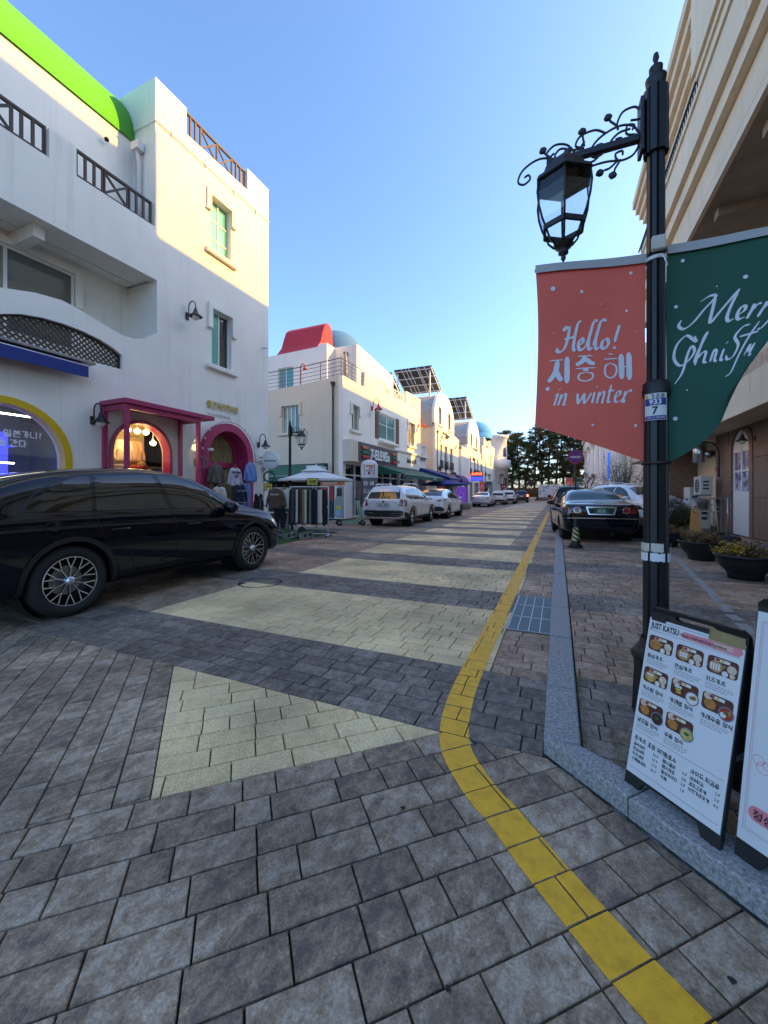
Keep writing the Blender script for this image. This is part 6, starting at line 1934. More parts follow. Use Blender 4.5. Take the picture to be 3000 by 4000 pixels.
# ================================================================= street lamps
def rosette_leaf(k, c, d, s_=.04):
 """small forged leaf bud"""
 d = Vector(d).normalized(); x = d.cross(Vector((0, 1, 0))); x.normalize()
 y = d.cross(x)
 P = [(0, 0), (.35, .5), (.7, .42), (1, 0)]
 V = [c]
 n = 8
 rings = []
 for t, w in ((.15, .3), (.4, .55), (.7, .5), (.95, .18)):
  for j in range(n):
   a = 2 * PI * j / n
   V.append(c + d * s_ * t * 1.1 + (x * math.cos(a) * w + y * math.sin(a) * w * .6) * s_)
 V.append(c + d * s_ * 1.15)
 fs = [(0, 1 + j, 1 + (j + 1) % n) for j in range(n)]
 for r in range(3):
  fs += [(1 + r * n + j, 1 + r * n + (j + 1) % n, 1 + (r + 1) * n + (j + 1) % n, 1 + (r + 1) * n + j) for j in range(n)]
 fs += [(1 + 3 * n + j, 1 + 3 * n + (j + 1) % n, len(V) - 1) for j in range(n)]
 k.add(V, fs, 'black_iron', True)

def lamp_post(label, loc, rz=0.0, group='street lamps with scrolled arms'):
 """post with fluted shaft; the arm reaches towards local -X"""
 t = thing('street_lamp', label, 'street lamp', loc, rz, group)
 def oct_prof(r, n=8, groove=.012):
  pts = []
  for i in range(n):
   a = 2 * PI * (i + .5) / n; da = PI / n
   for f in (-.62, .62):
    pts.append((r * math.cos(a + da * f), r * math.sin(a + da * f)))
   b = 2 * PI * (i + 1) / n
   pts.append(((r - groove) * math.cos(b), (r - groove) * math.sin(b)))
  return pts
 def shaft(k, segs):
  V = []; n = None
  for r, z in segs:
   p = oct_prof(r); n = len(p)
   V += [(x, y, z) for x, y in p]
  k.add(V, [(q * n + i, q * n + (i + 1) % n, (q + 1) * n + (i + 1) % n, (q + 1) * n + i) for q in range(len(segs) - 1) for i in range(n)], 'black_iron')
  k.add(V[-n:], [tuple(range(n))], 'black_iron')
 k = MB()
 k.box(-.15, -.15, 0, .15, .15, .05, 'black_iron', .01)
 shaft(k, [(.125, .05), (.12, .10), (.11, .34), (.115, .40)])
 k.lathe([(.125, .40), (.13, .42), (.11, .45), (.088, .48), (.075, .52)], 'black_iron', n=24)
 k.build('base', t)
 k = MB(); shaft(k, [(.066, .5), (.062, 1.94)]); k.build('lower_shaft', t)
 k = MB(); k.lathe([(.062, 1.93), (.074, 1.95), (.076, 1.98), (.07, 1.995), (.072, 2.02), (.052, 2.04)], 'black_iron', n=24); k.build('collar', t)
 k = MB(); shaft(k, [(.048, 2.02), (.046, 3.45)]); k.build('upper_shaft', t)
 k = MB(); shaft(k, [(.064, 3.38), (.064, 3.76)]); k.box(-.086, -.05, 3.40, -.066, .05, 3.72, 'black_iron', .004); k.build('sleeve', t)
 k = MB()
 k.lathe([(.06, 3.76), (.035, 3.775), (.05, 3.80), (.055, 3.83), (.03, 3.85), (.022, 3.86), (.035, 3.875), (.036, 3.895), (.014, 3.915), (.010, 3.93), (.017, 3.95), (.012, 3.98), (.002, 3.985)], 'black_iron', n=16); k.build('finial', t)
 k = MB(); k.box(-.60, -.02, 3.485, -.07, .02, 3.525, 'black_iron', .003); k.build('arm', t)
 # scrollwork, drawn in the plane of the arm (u to the left)
 k = MB()
 def P(u, z): return (-.08 - u, 0, 3.505 + z)
 S = [[(.0, .17), (.03, .20), (.09, .19), (.12, .13), (.115, .09)], [(.0, .17), (-.0, .12), (.05, .125)],
   [(.0, .02), (.04, .09), (.12, .11), (.22, .07), (.27, .0), (.24, -.04), (.19, -.02), (.20, .03), (.235, .03)],
   [(.05, .075), (.11, .07), (.155, .03), (.14, .0), (.10, .0), (.10, .035), (.13, .035)],
   [(.24, .01), (.32, .035), (.30, .08)], [(.28, .0), (.36, .01), (.44, .0), (.47, .04), (.44, .075), (.40, .06), (.42, .03)],
   [(.44, .01), (.56, .05), (.66, .01), (.695, -.06), (.66, -.09), (.62, -.065), (.63, -.035), (.655, -.045)],
   [(.0, -.03), (.04, -.09), (.11, -.10), (.13, -.055), (.095, -.045), (.09, -.07)],
   [(.10, -.10), (.2, -.085), (.32, -.10), (.37, -.15), (.33, -.18), (.30, -.15), (.325, -.135)],
   [(.02, .03), (.07, .05), (.065, .10), (.03, .09), (.04, .065)], [(.18, .09), (.24, .13), (.32, .12), (.35, .07), (.32, .05), (.30, .08)], [(.35, .02), (.40, .09), (.47, .11), (.52, .07), (.50, .045), (.475, .06)], [(.20, -.02), (.25, -.06), (.31, -.055), (.31, -.03)], [(.40, -.02), (.45, -.055), (.5, -.04), (.485, -.02)],
   [(.12, -.10), (.16, -.13), (.19, -.135)], [(.11, -.11), (.13, -.14), (.135, -.155)], [(.12, .115), (.16, .16)], [(.30, .05), (.31, .12)], [(.30, .04), (.37, .045)], [(.49, .03), (.53, .075)]]
 for st in S:
  k.tube([P(p.x, p.y) for p in smooth_path(st, 5)], .0065, 'black_iron', 6)
 for u, z, d in ((.16, .16, (-.4, 0, 1)), (.31, .12, (-.1, 0, 1)), (.37, .045, (-1, 0, 0)), (.53, .075, (-.5, 0, 1)), (.19, -.135, (-1, 0, -.4)), (.135, -.155, (-.4, 0, -1))):
  rosette_leaf(k, Vector(P(u, z)), d, .045)
 k.build('scrollwork', t)
 # six-sided lantern
 c = Vector((-.50, 0, 0)); n = 6
 def ring_(r, z): return [c + Vector((r * math.cos(2 * PI * i / n + PI / 6), r * math.sin(2 * PI * i / n + PI / 6), z)) for i in range(n)]
 k = MB()
 cap = [(.07, 3.50), (.085, 3.475), (.12, 3.45), (.135, 3.41), (.172, 3.385), (.182, 3.36), (.168, 3.355)]
 V = []
 for r, z in cap: V += ring_(r, z)
 k.add(V, [(q * n + i, q * n + (i + 1) % n, (q + 1) * n + (i + 1) % n, (q + 1) * n + i) for q in range(len(cap) - 1) for i in range(n)], 'black_iron'); k.add(V[:n], [tuple(range(n))], 'black_iron')
 k.build('lantern_cap', t)
 prof = [(.168, 3.36), (.178, 3.28), (.168, 3.20), (.145, 3.12), (.12, 3.065)]
 prof2 = [(.12, 3.065), (.098, 3.01), (.06, 2.965)]
 k = MB()
 for i in range(n):
  for pr in (prof, prof2):
   k.tube([c + Vector((r * math.cos(2 * PI * i / n + PI / 6), r * math.sin(2 * PI * i / n + PI / 6), z)) for r, z in pr], .007, 'black_iron', 5)
  a, b = ring_(.128, 3.065)[i], ring_(.128, 3.065)[(i + 1) % n]
  k.bar(a, b, .018, .03, 'black_iron')
 k.lathe([(.06, 2.97), (.05, 2.945), (.02, 2.935), (.03, 2.92), (.03, 2.905), (.012, 2.895), (.016, 2.875), (.002, 2.85)], 'black_iron', c, 14)
 k.build('lantern_frame', t)
 for i in range(n):
  g = MB(); V = []
  for r, z in prof:
   rr_ = ring_(r - .004, z); V += [rr_[i], rr_[(i + 1) % n]]
  g.add(V, [(2 * q, 2 * q + 1, 2 * q + 3, 2 * q + 2) for q in range(len(prof) - 1)], 'lamp_glass'); g.build('lantern_pane', t)
 return t
L1 = lamp_post('tall black street lamp close by on the right carrying two banners', (.53, 2.80, 0), R(2))
L2 = copy_tree(L1); L2.location = (-8.75, 11.6, 0); L2.rotation_euler = (0, 0, R(180)); L2['label'] = 'black street lamp behind the white market parasol'
L3 = copy_tree(L1); L3.location = (-9.1, 34.4, 0); L3.rotation_euler = (0, 0, R(180)); L3['label'] = 'black street lamp with banners by the blue awning'
L4 = copy_tree(L1); L4.location = (-8.0, 48.4, 0); L4.rotation_euler = (0, 0, R(180)); L4['label'] = 'black street lamp with banners beside the lit red and blue sign'
L5 = copy_tree(L1); L5.location = (1.3, 40.0, 0); L5['label'] = 'distant black street lamp behind the round no-parking sign'

# ---- number plate and torn tape on the near lamp
t = thing('lamp_number_plate', 'white and blue number plate on the near lamp post reading 933 7', 'plate', (.53, 2.80, 0))
mat('plate_navy', (.02, .04, .22), .5)
def curved(mb, u0, u1, z0, z1, r, m, n=8):
 """strip wrapped round the post, facing the viewer"""
 base = R(258)
 V = []
 for i in range(n + 1):
  a = base + (u0 + (u1 - u0) * i / n) / r
  for z in (z0, z1): V.append((r * math.cos(a), r * math.sin(a), z))
 mb.add(V, [(2 * i, 2 * i + 2, 2 * i + 3, 2 * i + 1) for i in range(n)], m, True)
k = MB(); curved(k, -.058, .058, 1.80, 1.955, .0745, 'plate_white'); k.build('panel', t)
for z0_, z1_ in ((1.885, 1.925), (1.803, 1.825)): k = MB(); curved(k, -.055, .055, z0_, z1_, .0755, 'plate_navy'); k.build('blue_strip', t)
a_ = R(258)
Fz = Frame((.0765 * math.cos(a_), .0765 * math.sin(a_), 0), (-math.sin(a_), math.cos(a_), 0), (0, 0, 1), (math.cos(a_), math.sin(a_), 0))
def wraptext(body, size, m, z, parent, u=0.0, bold=.02, sx=1.0):
 o = text_mesh(body, size, m, Fz, u, z, 0, .001, 'CENTER', 'lettering', parent, bold=bold, sx=sx)
 for v in o.data.vertices:
  uu = (v.co - Fz.o).dot(Fz.u); ww = (v.co - Fz.o).dot(Fz.n)
  ang = a_ + uu / .0762; rr_ = .0762 + ww
  v.co = (rr_ * math.cos(ang), rr_ * math.sin(ang), v.co.z)
 return o
wraptext('가로등', .028, 'black_print', 1.929, t, .012, .0)
wraptext('933', .042, 'white_print', 1.891, t, 0, .02)
wraptext('7', .06, 'black_print', 1.836, t, 0, .02)
wraptext('고장신고 540-2843', .0125, 'white_print', 1.810, t, 0, .0)
k = MB(); curved(k, -.052, -.038, 1.927, 1.95, .0758, 'yellow_frame', 3); k.build('emblem', t)
t = thing('paper_tape', 'torn white tape wrapped round the near lamp post', 'tape', (.53, 2.80, 0))
mat('paper_cream', (.62, .56, .48), .8, var=.15); mat('paper_white', (.76, .76, .76), .8, var=.08)
def ragged(z0, z1, m, gaps, seed):
 rg = random.Random(seed); k = MB(); r = .0725; n = 60; V = []; fs = []
 for i in range(n + 1):
  a = R(170) + R(190) * i / n
  j1, j2 = rg.uniform(-.004, .004), rg.uniform(-.004, .004)
  V += [(r * math.cos(a), r * math.sin(a), z0 + j1), (r * math.cos(a), r * math.sin(a), z1 + j2)]
 for i in range(n):
  if not any(g0 <= i < g1 for g0, g1 in gaps): fs.append((2 * i, 2 * i + 2, 2 * i + 3, 2 * i + 1))
 k.add(V, fs, m); return k
ragged(1.035, 1.085, 'paper_cream', ((20, 22), (38, 52)), 1).build('tape_strip', t)
ragged(.98, 1.028, 'paper_white', ((18, 21), (40, 44)), 2).build('tape_strip', t)

# ================================================================= banners
mat('banner_red', (.95, .15, .10), .8, var=.05, vscale=3); mat('banner_green', rgb('#125544'), .8, var=.06, vscale=3)
mat('banner_hem', (.42, .40, .38), .8); mat('banner_print', (.74, .74, .78), .8)
HELLO = [  # capital H, e, l, l, o, !
 [(.30, 1.02), (.16, 1.0), (.14, .90), (.22, .93), (.40, 1.05)], [(.36, 1.04), (.30, .7), (.22, .35), (.12, .12), (-.02, .02), (-.16, .06), (-.14, .2)],
 [(.84, 1.22), (.72, 1.18), (.62, .9), (.54, .5), (.50, .15), (.55, .04), (.62, .08)], [(.14, .52), (.34, .56), (.62, .60)],
 [(.70, .22), (.84, .30), (.90, .42), (.84, .50), (.74, .40), (.70, .2), (.76, .05), (.88, .06), (1.0, .2)],
 [(1.0, .2), (1.16, .6), (1.28, 1.05), (1.38, 1.22), (1.48, 1.2)], [(1.26, 1.0), (1.14, .55), (1.10, .15), (1.16, .04), (1.26, .14)],
 [(1.28, .2), (1.44, .6), (1.56, 1.05), (1.68, 1.24), (1.84, 1.2)], [(1.54, 1.0), (1.42, .55), (1.38, .15), (1.44, .04), (1.54, .12)],
 [(1.78, .44), (1.68, .36), (1.62, .18), (1.68, .05), (1.80, .08), (1.90, .26), (1.86, .42), (1.78, .44)],
 [(2.34, 1.0), (2.22, .6), (2.14, .3)], [(2.08, .08), (2.12, .05), (2.09, .02)]]
IN_WINTER = [
 [(0, .4), (.1, .48), (.06, .2), (.04, 0)], [(.13, .68), (.15, .66)], [(.24, .46), (.22, .2), (.18, 0)], [(.21, .2), (.32, .42), (.42, .44), (.42, .2), (.40, .02), (.5, .04)],
 [(.86, .44), (.9, .2), (.94, .0)], [(.94, .0), (1.04, .24), (1.12, .44)], [(1.12, .44), (1.14, .2), (1.18, 0)], [(1.18, 0), (1.30, .22), (1.38, .44)],
 [(1.5, .46), (1.48, .2), (1.46, 0)], [(1.55, .68), (1.57, .66)], [(1.68, .46), (1.66, .2), (1.64, 0)], [(1.66, .2), (1.76, .42), (1.86, .44), (1.86, .2), (1.84, .02), (1.92, .04)],
 [(2.1, .74), (2.06, .3), (2.06, .03), (2.18, .05)], [(2.0, .48), (2.24, .50)], [(2.30, .2), (2.44, .28), (2.48, .42), (2.38, .44), (2.30, .2), (2.36, .02), (2.52, .06)],
 [(2.66, .46), (2.64, .2), (2.60, 0)], [(2.65, .24), (2.74, .42), (2.84, .48), (2.88, .42)]]
def hangul_strokes():
 # heavy 지 중 해, each stroke a bar (x0, y0, x1, y1, width)
 return [[(.05, .9), (.55, .9)], [(.34, .88), (.26, .45), (.02, .1)], [(.30, .5), (.40, .25), (.5, .12)], [(.68, 1.0), (.68, 0)],
   [(1.05, .98), (1.6, .98)], [(1.34, .96), (1.22, .78), (1.0, .66)], [(1.36, .86), (1.5, .72), (1.66, .66)], [(.98, .52), (1.70, .52)], [(1.34, .5), (1.34, .40)], [(1.34, .36), (1.12, .30), (1.10, .12), (1.34, .03), (1.56, .12), (1.56, .30), (1.34, .36)],
   [(2.15, 1.0), (2.3, 1.0)], [(1.98, .82), (2.45, .82)], [(2.22, .66), (2.04, .56), (2.02, .24), (2.20, .1), (2.38, .24), (2.40, .52), (2.22, .66)], [(2.58, .98), (2.58, .04)], [(2.60, .5), (2.80, .5)], [(2.84, 1.02), (2.84, 0)]]
MERRY = [
 [(.0, .35), (-.06, .15), (.1, .02), (.35, .2), (.62, .6), (.9, .98), (.75, 1.05), (.5, .9)], [(.9, .98), (.86, .6), (.82, .2), (.84, .08)], [(.84, .08), (1.1, .5), (1.5, 1.1)], [(1.5, 1.1), (1.34, .6), (1.26, .2), (1.34, .05), (1.45, .12)],
 [(1.52, .2), (1.68, .32), (1.70, .46), (1.60, .46), (1.52, .25), (1.58, .06), (1.74, .1)], [(1.92, .5), (1.86, .25), (1.82, .02)], [(1.86, .25), (1.98, .44), (2.1, .48)], [(2.22, .5), (2.16, .25), (2.12, .02)], [(2.16, .25), (2.28, .44), (2.4, .48)], [(2.5, .5), (2.52, .25), (2.6, .15)], [(2.8, .5), (2.64, .1), (2.45, -.35), (2.3, -.4)]]
CHRIST = [
 [(.55, 1.05), (.62, .85), (.5, .95), (.3, 1.1), (.05, .8), (.0, .35), (.2, .05), (.45, .2), (.6, .5), (.5, .7), (.4, .4), (.3, -.2), (.1, -.6)], [(.6, .1), (.75, .6), (.9, 1.1), (.82, .9), (.7, .3), (.66, .0)], [(.7, .2), (.85, .42), (.95, .4), (.92, .1), (1.02, .05)], [(1.12, .05), (1.2, .45), (1.3, .35)], [(1.28, .38), (1.26, .1), (1.34, .05)], [(1.5, .45), (1.46, .1), (1.55, .05)], [(1.54, .65), (1.56, .63)],
 [(2.1, 1.15), (1.9, 1.1), (1.75, .8), (1.95, .5), (1.9, .15), (1.7, .05), (1.62, .2)], [(2.35, 1.2), (2.2, .6), (2.1, .1), (2.0, -.4), (1.8, -.55)], [(1.9, .78), (2.2, .82), (2.5, .86)], [(2.35, .1), (2.42, .45), (2.5, .2), (2.6, .45), (2.62, .1), (2.75, .1)]]
def banner(name, label, loc, rz, colour, w=.60, h=1.0, tip=1.26, left=True, group='street banners', curl=0.0, big=False):
 """cloth banner hung from a rod; w across, straight edge h, point at tip on the pole side. local u runs away from the pole"""
 t = thing(name, label, 'banner', loc, rz, group)
 sg = -1 if left else 1
 n, m_ = 20, 30
 def surf(u, s):
  # u 0 at pole .. 1 at outer edge; s 0 top .. 1 bottom
  ln = tip + (h - tip) * u
  z = -s * ln
  y = .012 * math.sin(u * 5 + s * 3) + .010 * math.sin(s * 7 - u * 3) + curl * (u ** 2) * s
  pull = (1 - .16 * max(0, s - .5) * u) if not left else (1 - .03 * u * math.sin(s * PI))
  if curl: pull *= 1 - 1.05 * max(0, s - .42) * u
  return Vector((sg * u * w * pull, y, z))
 k = MB(); V = []
 for j in range(m_ + 1):
  for i in range(n + 1):
   V.append(surf(i / n, j / m_))
 k.add(V, [(j * (n + 1) + i, j * (n + 1) + i + 1, (j + 1) * (n + 1) + i + 1, (j + 1) * (n + 1) + i) for j in range(m_) for i in range(n)], colour, True)
 o = k.build('cloth', t)
 k = MB(); V = []
 for i in range(n + 1):
  for z, y in ((.0, -.004), (-.055, -.014)): V.append((sg * i / n * w, y + surf(i / n, -z / tip).y - .002, z))
 k.add(V, [(2 * i, 2 * i + 2, 2 * i + 3, 2 * i + 1) for i in range(n)], 'banner_hem', True); k.build('hem', t)
 k = MB(); k.tube([(-sg * .05, .008, -.02), (sg * w * 1.0, .008, -.02)], .011, 'grey_metal', 8); k.build('rod', t)
 # print: strokes pressed on to the cloth
 def press(mb_, nm):
  V2 = []
  for v in mb_.v:
   u = v[0] / w; z = v[2]
   uu = max(0, min(1, sg * u)) if left else max(0, min(1, u))
   ln = tip + (h - tip) * uu; s = max(0, min(1, -z / ln))
   p = surf(uu, s)
   V2.append((p.x, p.y - .0035 - (v[1] if False else 0) , z))
  mb_.v = V2
  mb_.build(nm, t)
 F = Frame((0, 0, 0), (1, 0, 0), (0, 0, 1), (0, -1, 0))
 rr_ = random.Random(4 if left else 9)
 if left:
  x0 = -w
  q = MB(); pen_strokes(q, F, HELLO, 'banner_print', x0 + .14, -.55, .148, .15, R(35)); press(q, 'lettering')
  q = MB()
  for st in hangul_strokes():
   hor = abs(st[0][1] - st[-1][1]) < .02
   ver = abs(st[0][0] - st[-1][0]) < .02
   pen_strokes(q, F, [st], 'banner_print', x0 + .065, -.745, .165, .19 if not hor else .07, R(0), thin=.62)
  press(q, 'lettering')
  q = MB(); pen_strokes(q, F, IN_WINTER, 'banner_print', x0 + .10, -.88, .150, .10, R(35), slant=.15); press(q, 'lettering')
  dots = [(-.53, -.16, .014), (-.36, -.19, .010), (-.08, -.10, .009), (-.25, -.27, .004), (-.10, -.32, .008), (-.53, -.43, .004), (-.56, -.77, .012), (-.10, -.72, .004), (-.39, -.85, .004), (-.13, -.87, .014), (-.30, -1.01, .007), (-.06, -1.02, .009), (-.05, -.45, .003)]
 else:
  q = MB(); pen_strokes(q, F, MERRY, 'banner_print', .07, -.50, .165, .11, R(35), slant=.1); press(q, 'lettering')
  q = MB(); pen_strokes(q, F, CHRIST, 'banner_print', .03, -.72, .165, .10, R(35), slant=.1); press(q, 'lettering')
  dots = [(.08, -.10, .010), (.24, -.28, .004), (.36, -.26, .011), (.05, -.36, .010), (.10, -.86, .004), (.04, -1.02, .012), (.5, -.2, .01)]
 q = MB()
 for u, z, r in dots: q.plate(F, circle(u, z, r, 14), w=0, t=0, m='banner_print')
 press(q, 'snow_dots')
 return t
LZ = KZ
b1 = banner('red_banner', 'red winter greeting banner left of the near lamp post', (.53 - .05, 2.79, 2.80), R(11), 'banner_red', .625, 1.0, 1.24, True, 'red street banners')
b2 = banner('green_banner', 'dark green Christmas banner right of the near lamp post', (.53 + .055, 2.80, 2.83), R(5), 'banner_green', .60, .95, 1.28, False, 'green street banners', curl=-.18)
t = thing('banner_clamp', 'beige banner rod clamp with zip tie on the near lamp post', 'clamp', (.53, 2.80, 0))
k = MB(); k.box(-.035, -.085, 2.78, .035, -.05, 2.86, 'paper_cream', .006); k.build('bracket', t)
k = MB(); k.lathe([(.052, 2.745), (.056, 2.75), (.056, 2.762), (.052, 2.767)], 'plastic_white', n=20); k.tube([(.0, -.066, 2.75), (.02, -.1, 2.72), (.035, -.11, 2.66)], .004, 'plastic_white', 6); k.build('zip_tie', t)
k = MB(); k.lathe([(.074, 1.545), (.077, 1.55), (.077, 1.558), (.074, 1.563)], 'plastic_black', n=20); k.build('cable_tie', t)
for (lx, ly, lab) in ((-9.1, 34.4, 'by the blue awning'), (-8.0, 48.4, 'beside the lit red and blue sign'), (1.3, 40.0, 'on the distant right-hand lamp')):
 a = copy_tree(b1); a.location = (lx - .075, ly - .01, 2.72); a.rotation_euler = (0, 0, 0); a['label'] = 'small red street banner ' + lab
 a = copy_tree(b2); a.location = (lx + .075, ly, 2.72); a.rotation_euler = (0, 0, 0); a['label'] = 'small green street banner ' + lab

# ================================================================= menu boards
mat('board_black', (.012, .012, .013), .5, var=.2, vscale=20)
mat('poster_white', (.74, .73, .74), .35, var=.03, vscale=3); mat('poster_pink', (.80, .24, .28), .5); mat('poster_peach', (.75, .48, .36), .5)
mat('tray_brown', (.12, .025, .015), .4); mat('cutlet', (.52, .20, .04), .6, var=.35, vscale=60); mat('wood_board', (.55, .26, .10), .6); mat('rice', (.75, .72, .66), .7, var=.1, vscale=90); mat('slaw', (.72, .55, .40), .8, var=.3, vscale=90); mat('sauce_red', (.45, .03, .02), .4); mat('egg_yellow', (.75, .50, .06), .5)
mat('bowl_blue', (.15, .20, .25), .4); mat('soup', (.06, .02, .015), .3); mat('noodle', (.55, .42, .12), .5, var=.4, vscale=80); mat('herb', (.05, .12, .03), .7)
mat('grey_print', (.28, .28, .30), .6); mat('tape_brown', (.30, .22, .09), .25, var=.2)
def a_board(label, p0, p1, h=.80, lean=R(13), depth=.34, poster=True):
 """folding A-board; front panel's foot runs from p0 to p1"""
 p0, p1 = Vector(p0), Vector(p1)
 u = (p1 - p0); W = u.length; u.normalize()
 n = Vector((u.y, -u.x, 0))
 t = thing('menu_board', label, 'sign board', tuple((p0 + p1) / 2), 0)
 o = p0 - (p0 + p1) / 2
 v = Vector((0, 0, 1)) * math.cos(lean) - n * math.sin(lean)
 F = Frame(o, u, v, n * math.cos(lean) + Vector((0, 0, 1)) * math.sin(lean))
 slot = [(W * .34 + .02 * math.cos(a), h - .026 + .011 * math.sin(a)) for a in [PI / 2 + PI * i / 8 for i in range(9)]] + [(W * .66 + .02 * math.cos(a), h - .026 + .011 * math.sin(a)) for a in [-PI / 2 + PI * i / 8 for i in range(9)]]
 foot = [(0, 0), (W * .16, 0), (W * .22, .045), (W * .78, .045), (W * .84, 0), (W, 0), (W, h - .02), (W - .02, h), (.02, h), (0, h - .02)]
 k = MB(); k.plate(F, foot, [slot], 0, .022, 'board_black'); k.build('front_panel', t)
 top = F.p(0, h, -.012)
 v2 = Vector((0, 0, 1)) * math.cos(lean) + n * math.sin(lean)
 base = Vector((top.x, top.y, 0)) - n * (h * math.sin(lean))
 F2 = Frame(Vector((base.x, base.y, 0)) + Vector((0, 0, 0)), u, Vector((0, 0, 1)) * math.cos(lean) + n * math.sin(lean), -n)
 k = MB(); k.plate(F2, foot, [slot], 0, .022, 'board_black'); k.build('rear_panel', t)
 k = MB(); k.bar(F.p(W * .97, h * .4, -.02), F2.p(W * .97, h * .4, .0), .006, .02, 'grey_metal'); k.build('stay', t)
 return t, F, W, h
bt, F, W, h = a_board('menu board of fried cutlet meals with black frame by the near lamp', (.27, 2.06, KZ), (.53, 1.79, KZ), .79)
k = MB(); k.plate(F, rect(.004, .058, W - .004, h - .05), w=.004, t=.003, m='poster_white'); poster = k.build('poster', bt)
pw, ph, pu, pv = W - .012, h - .112, .006, .06
def PU(x): return pu + x * pw
def PV(y): return pv + (1 - y) * ph
def blot(m_, poly, w, nm='picture'):
 k = MB(); k.plate(F, poly, w=w, t=0, m=m_); return k
pic = MB()
def tray(x, y, kind):
 """picture of a set meal on a tray at poster fraction (x, y)"""
 s_ = .145 * pw
 cx, cy = PU(x), PV(y)
 def E(dx, dy, r, m_, lv, ry=None): pic.plate(F, [(cx + dx * s_ + a, cy + dy * s_ + b) for a, b in circle(0, 0, r * s_, 18, (ry or r) * s_)], w=.0046 + lv * .0003, t=0, m=m_)
 def Rr(x0, y0, x1, y1, r, m_, lv): pic.plate(F, rrect(cx + x0 * s_, cy + y0 * s_, cx + x1 * s_, cy + y1 * s_, r * s_, 4), w=.0046 + lv * .0003, t=0, m=m_)
 Rr(-1.0, -.62, 1.0, .62, .25, 'tray_brown', 0);
 Rr(-.55, .30, .45, .52, .05, 'rice', 1); Rr(-.5, .33, -.2, .5, .04, 'sauce_red', 2); Rr(-.1, .34, .1, .5, .04, 'egg_yellow', 2)
 if kind in 'abcd':
  E(-.42, -.10, .46, 'wood_board', 1, .42); E(.10, .06, .1, 'wood_board', 1); E(.10, .06, .035, 'tray_brown', 2)
  E(.60, .0, .30, 'slaw', 1); E(.22, -.42, .20, 'rice', 2); E(.68, -.42, .17, 'slaw', 2)
 else:
  E(-.62, .36, .28, 'slaw', 1)
  E(.62, -.38, .50, 'bowl_blue', 3); E(.62, -.38, .42, {'e': 'rice', 'f': 'sauce_red', 'g': 'soup', 'h': 'noodle'}[kind], 4)
  E(.60, -.34, .18, 'herb', 5, .12)
  if kind in 'ef': E(.78, -.28, .16, 'cutlet', 5); E(.46, -.5, .2, 'rice', 5)
 if kind == 'a' or kind in 'fgh':
  E(-.45, -.12, .40, 'cutlet', 3, .30); E(-.40, -.30, .34, 'cutlet', 4, .2)
 elif kind == 'b':
  for i in range(3):
   for j in range(2): E(-.62 + i * .2, -.2 + j * .2, .10, 'rice', 3)
 elif kind == 'c':
  for i in range(4): Rr(-.76 + i * .17, -.36, -.64 + i * .17, .14, .05, 'rice', 3)
 else:
  for i in range(3): E(-.62 + i * .18, .06, .10, 'rice', 3)
  Rr(-.62, -.22, -.22, -.08, .06, 'egg_yellow', 3); Rr(-.55, -.42, -.18, -.28, .06, 'egg_yellow', 3)
meals = [(.17, .155, 'a', '등심카츠'), (.50, .155, 'b', '안심카츠'), (.83, .155, 'c', '치즈카츠'), (.17, .365, 'd', '커스텀 정식'), (.50, .365, 'e', '카레밥 정식'), (.83, .365, 'f', '카레우동 정식'), (.17, .575, 'g', '냉모밀 정식'), (.50, .575, 'h', '우동 정식')]
for x, y, kd_, nm in meals:
 tray(x, y, kd_)
 text_mesh(nm, .0215, 'black_print', F, PU(x - .135), PV(y + .098), .0045, .0004, name='lettering', parent=poster, bold=.02, sx=.92)
 for r_ in range(3):   # lines of fine print, too small to read
  ln = (.26, .25, .20)[r_]
  uu = PU(x - .135)
  rg = random.Random(int(x * 100) * 7 + int(y * 100) + r_)
  while uu < PU(x - .135) + ln * pw:
   L_ = rg.uniform(.006, .014); pic.plate(F, rect(uu, PV(y + .116 + r_ * .012), uu + L_, PV(y + .116 + r_ * .012) + .0028), w=.0045, t=0, m='grey_print'); uu += L_ + .003
pic.plate(F, [(PU(.36) + a, b) for a, b in [(0, PV(.047)), (.02, PV(.028)), (pw * .62, PV(.024)), (pw * .635, PV(.05)), (pw * .6, PV(.072)), (.015, PV(.066))]], w=.0042, t=0, m='poster_pink')
pic.plate(F, [(PU(.7) + a, b) for a, b in [(0, PV(.06)), (.01, PV(.034)), (pw * .2, PV(.032)), (pw * .21, PV(.06))]], w=.0044, t=0, m='poster_peach')
for y_, x0_, x1_ in ((.012, .02, .98), (.078, .02, .98), (.735, .02, .98), (.965, .02, .98)): pic.plate(F, rect(PU(x0_), PV(y_), PU(x1_), PV(y_) + .0011), w=.0048, t=0, m='black_print')
pic.build('picture', poster)
text_mesh('JUST KATSU', .036, 'black_print', F, PU(.025), PV(.062), .0046, .0004, name='lettering', parent=poster, bold=.025, sx=.62)
text_mesh('Enjoy a meal! with fresh ingredients,', .0155, 'black_print', F, PU(.39), PV(.056), .0052, .0004, name='lettering', parent=poster, sx=.74, shear=.15)
text_mesh('돈카츠 포장 SET', .022, 'black_print', F, PU(.04), PV(.79), .0046, .0004, name='lettering', parent=poster, bold=.02, sx=.9)
for i, (a, b) in enumerate((('실속세트', '16.9'), ('안심세트', '17.9'), ('치즈세트', '17.9'), ('스페셜세트', '26.9'))):
 text_mesh(a, .0165, 'black_print', F, PU(.04), PV(.825 + i * .031), .0046, .0004, name='lettering', parent=poster, bold=.02, sx=.9)
 text_mesh(b, .0155, 'black_print', F, PU(.27), PV(.825 + i * .031), .0046, .0004, name='lettering', parent=poster, sx=.9)
text_mesh('음료수', .022, 'black_print', F, PU(.39), PV(.79), .0046, .0004, name='lettering', parent=poster, bold=.02, sx=.9)
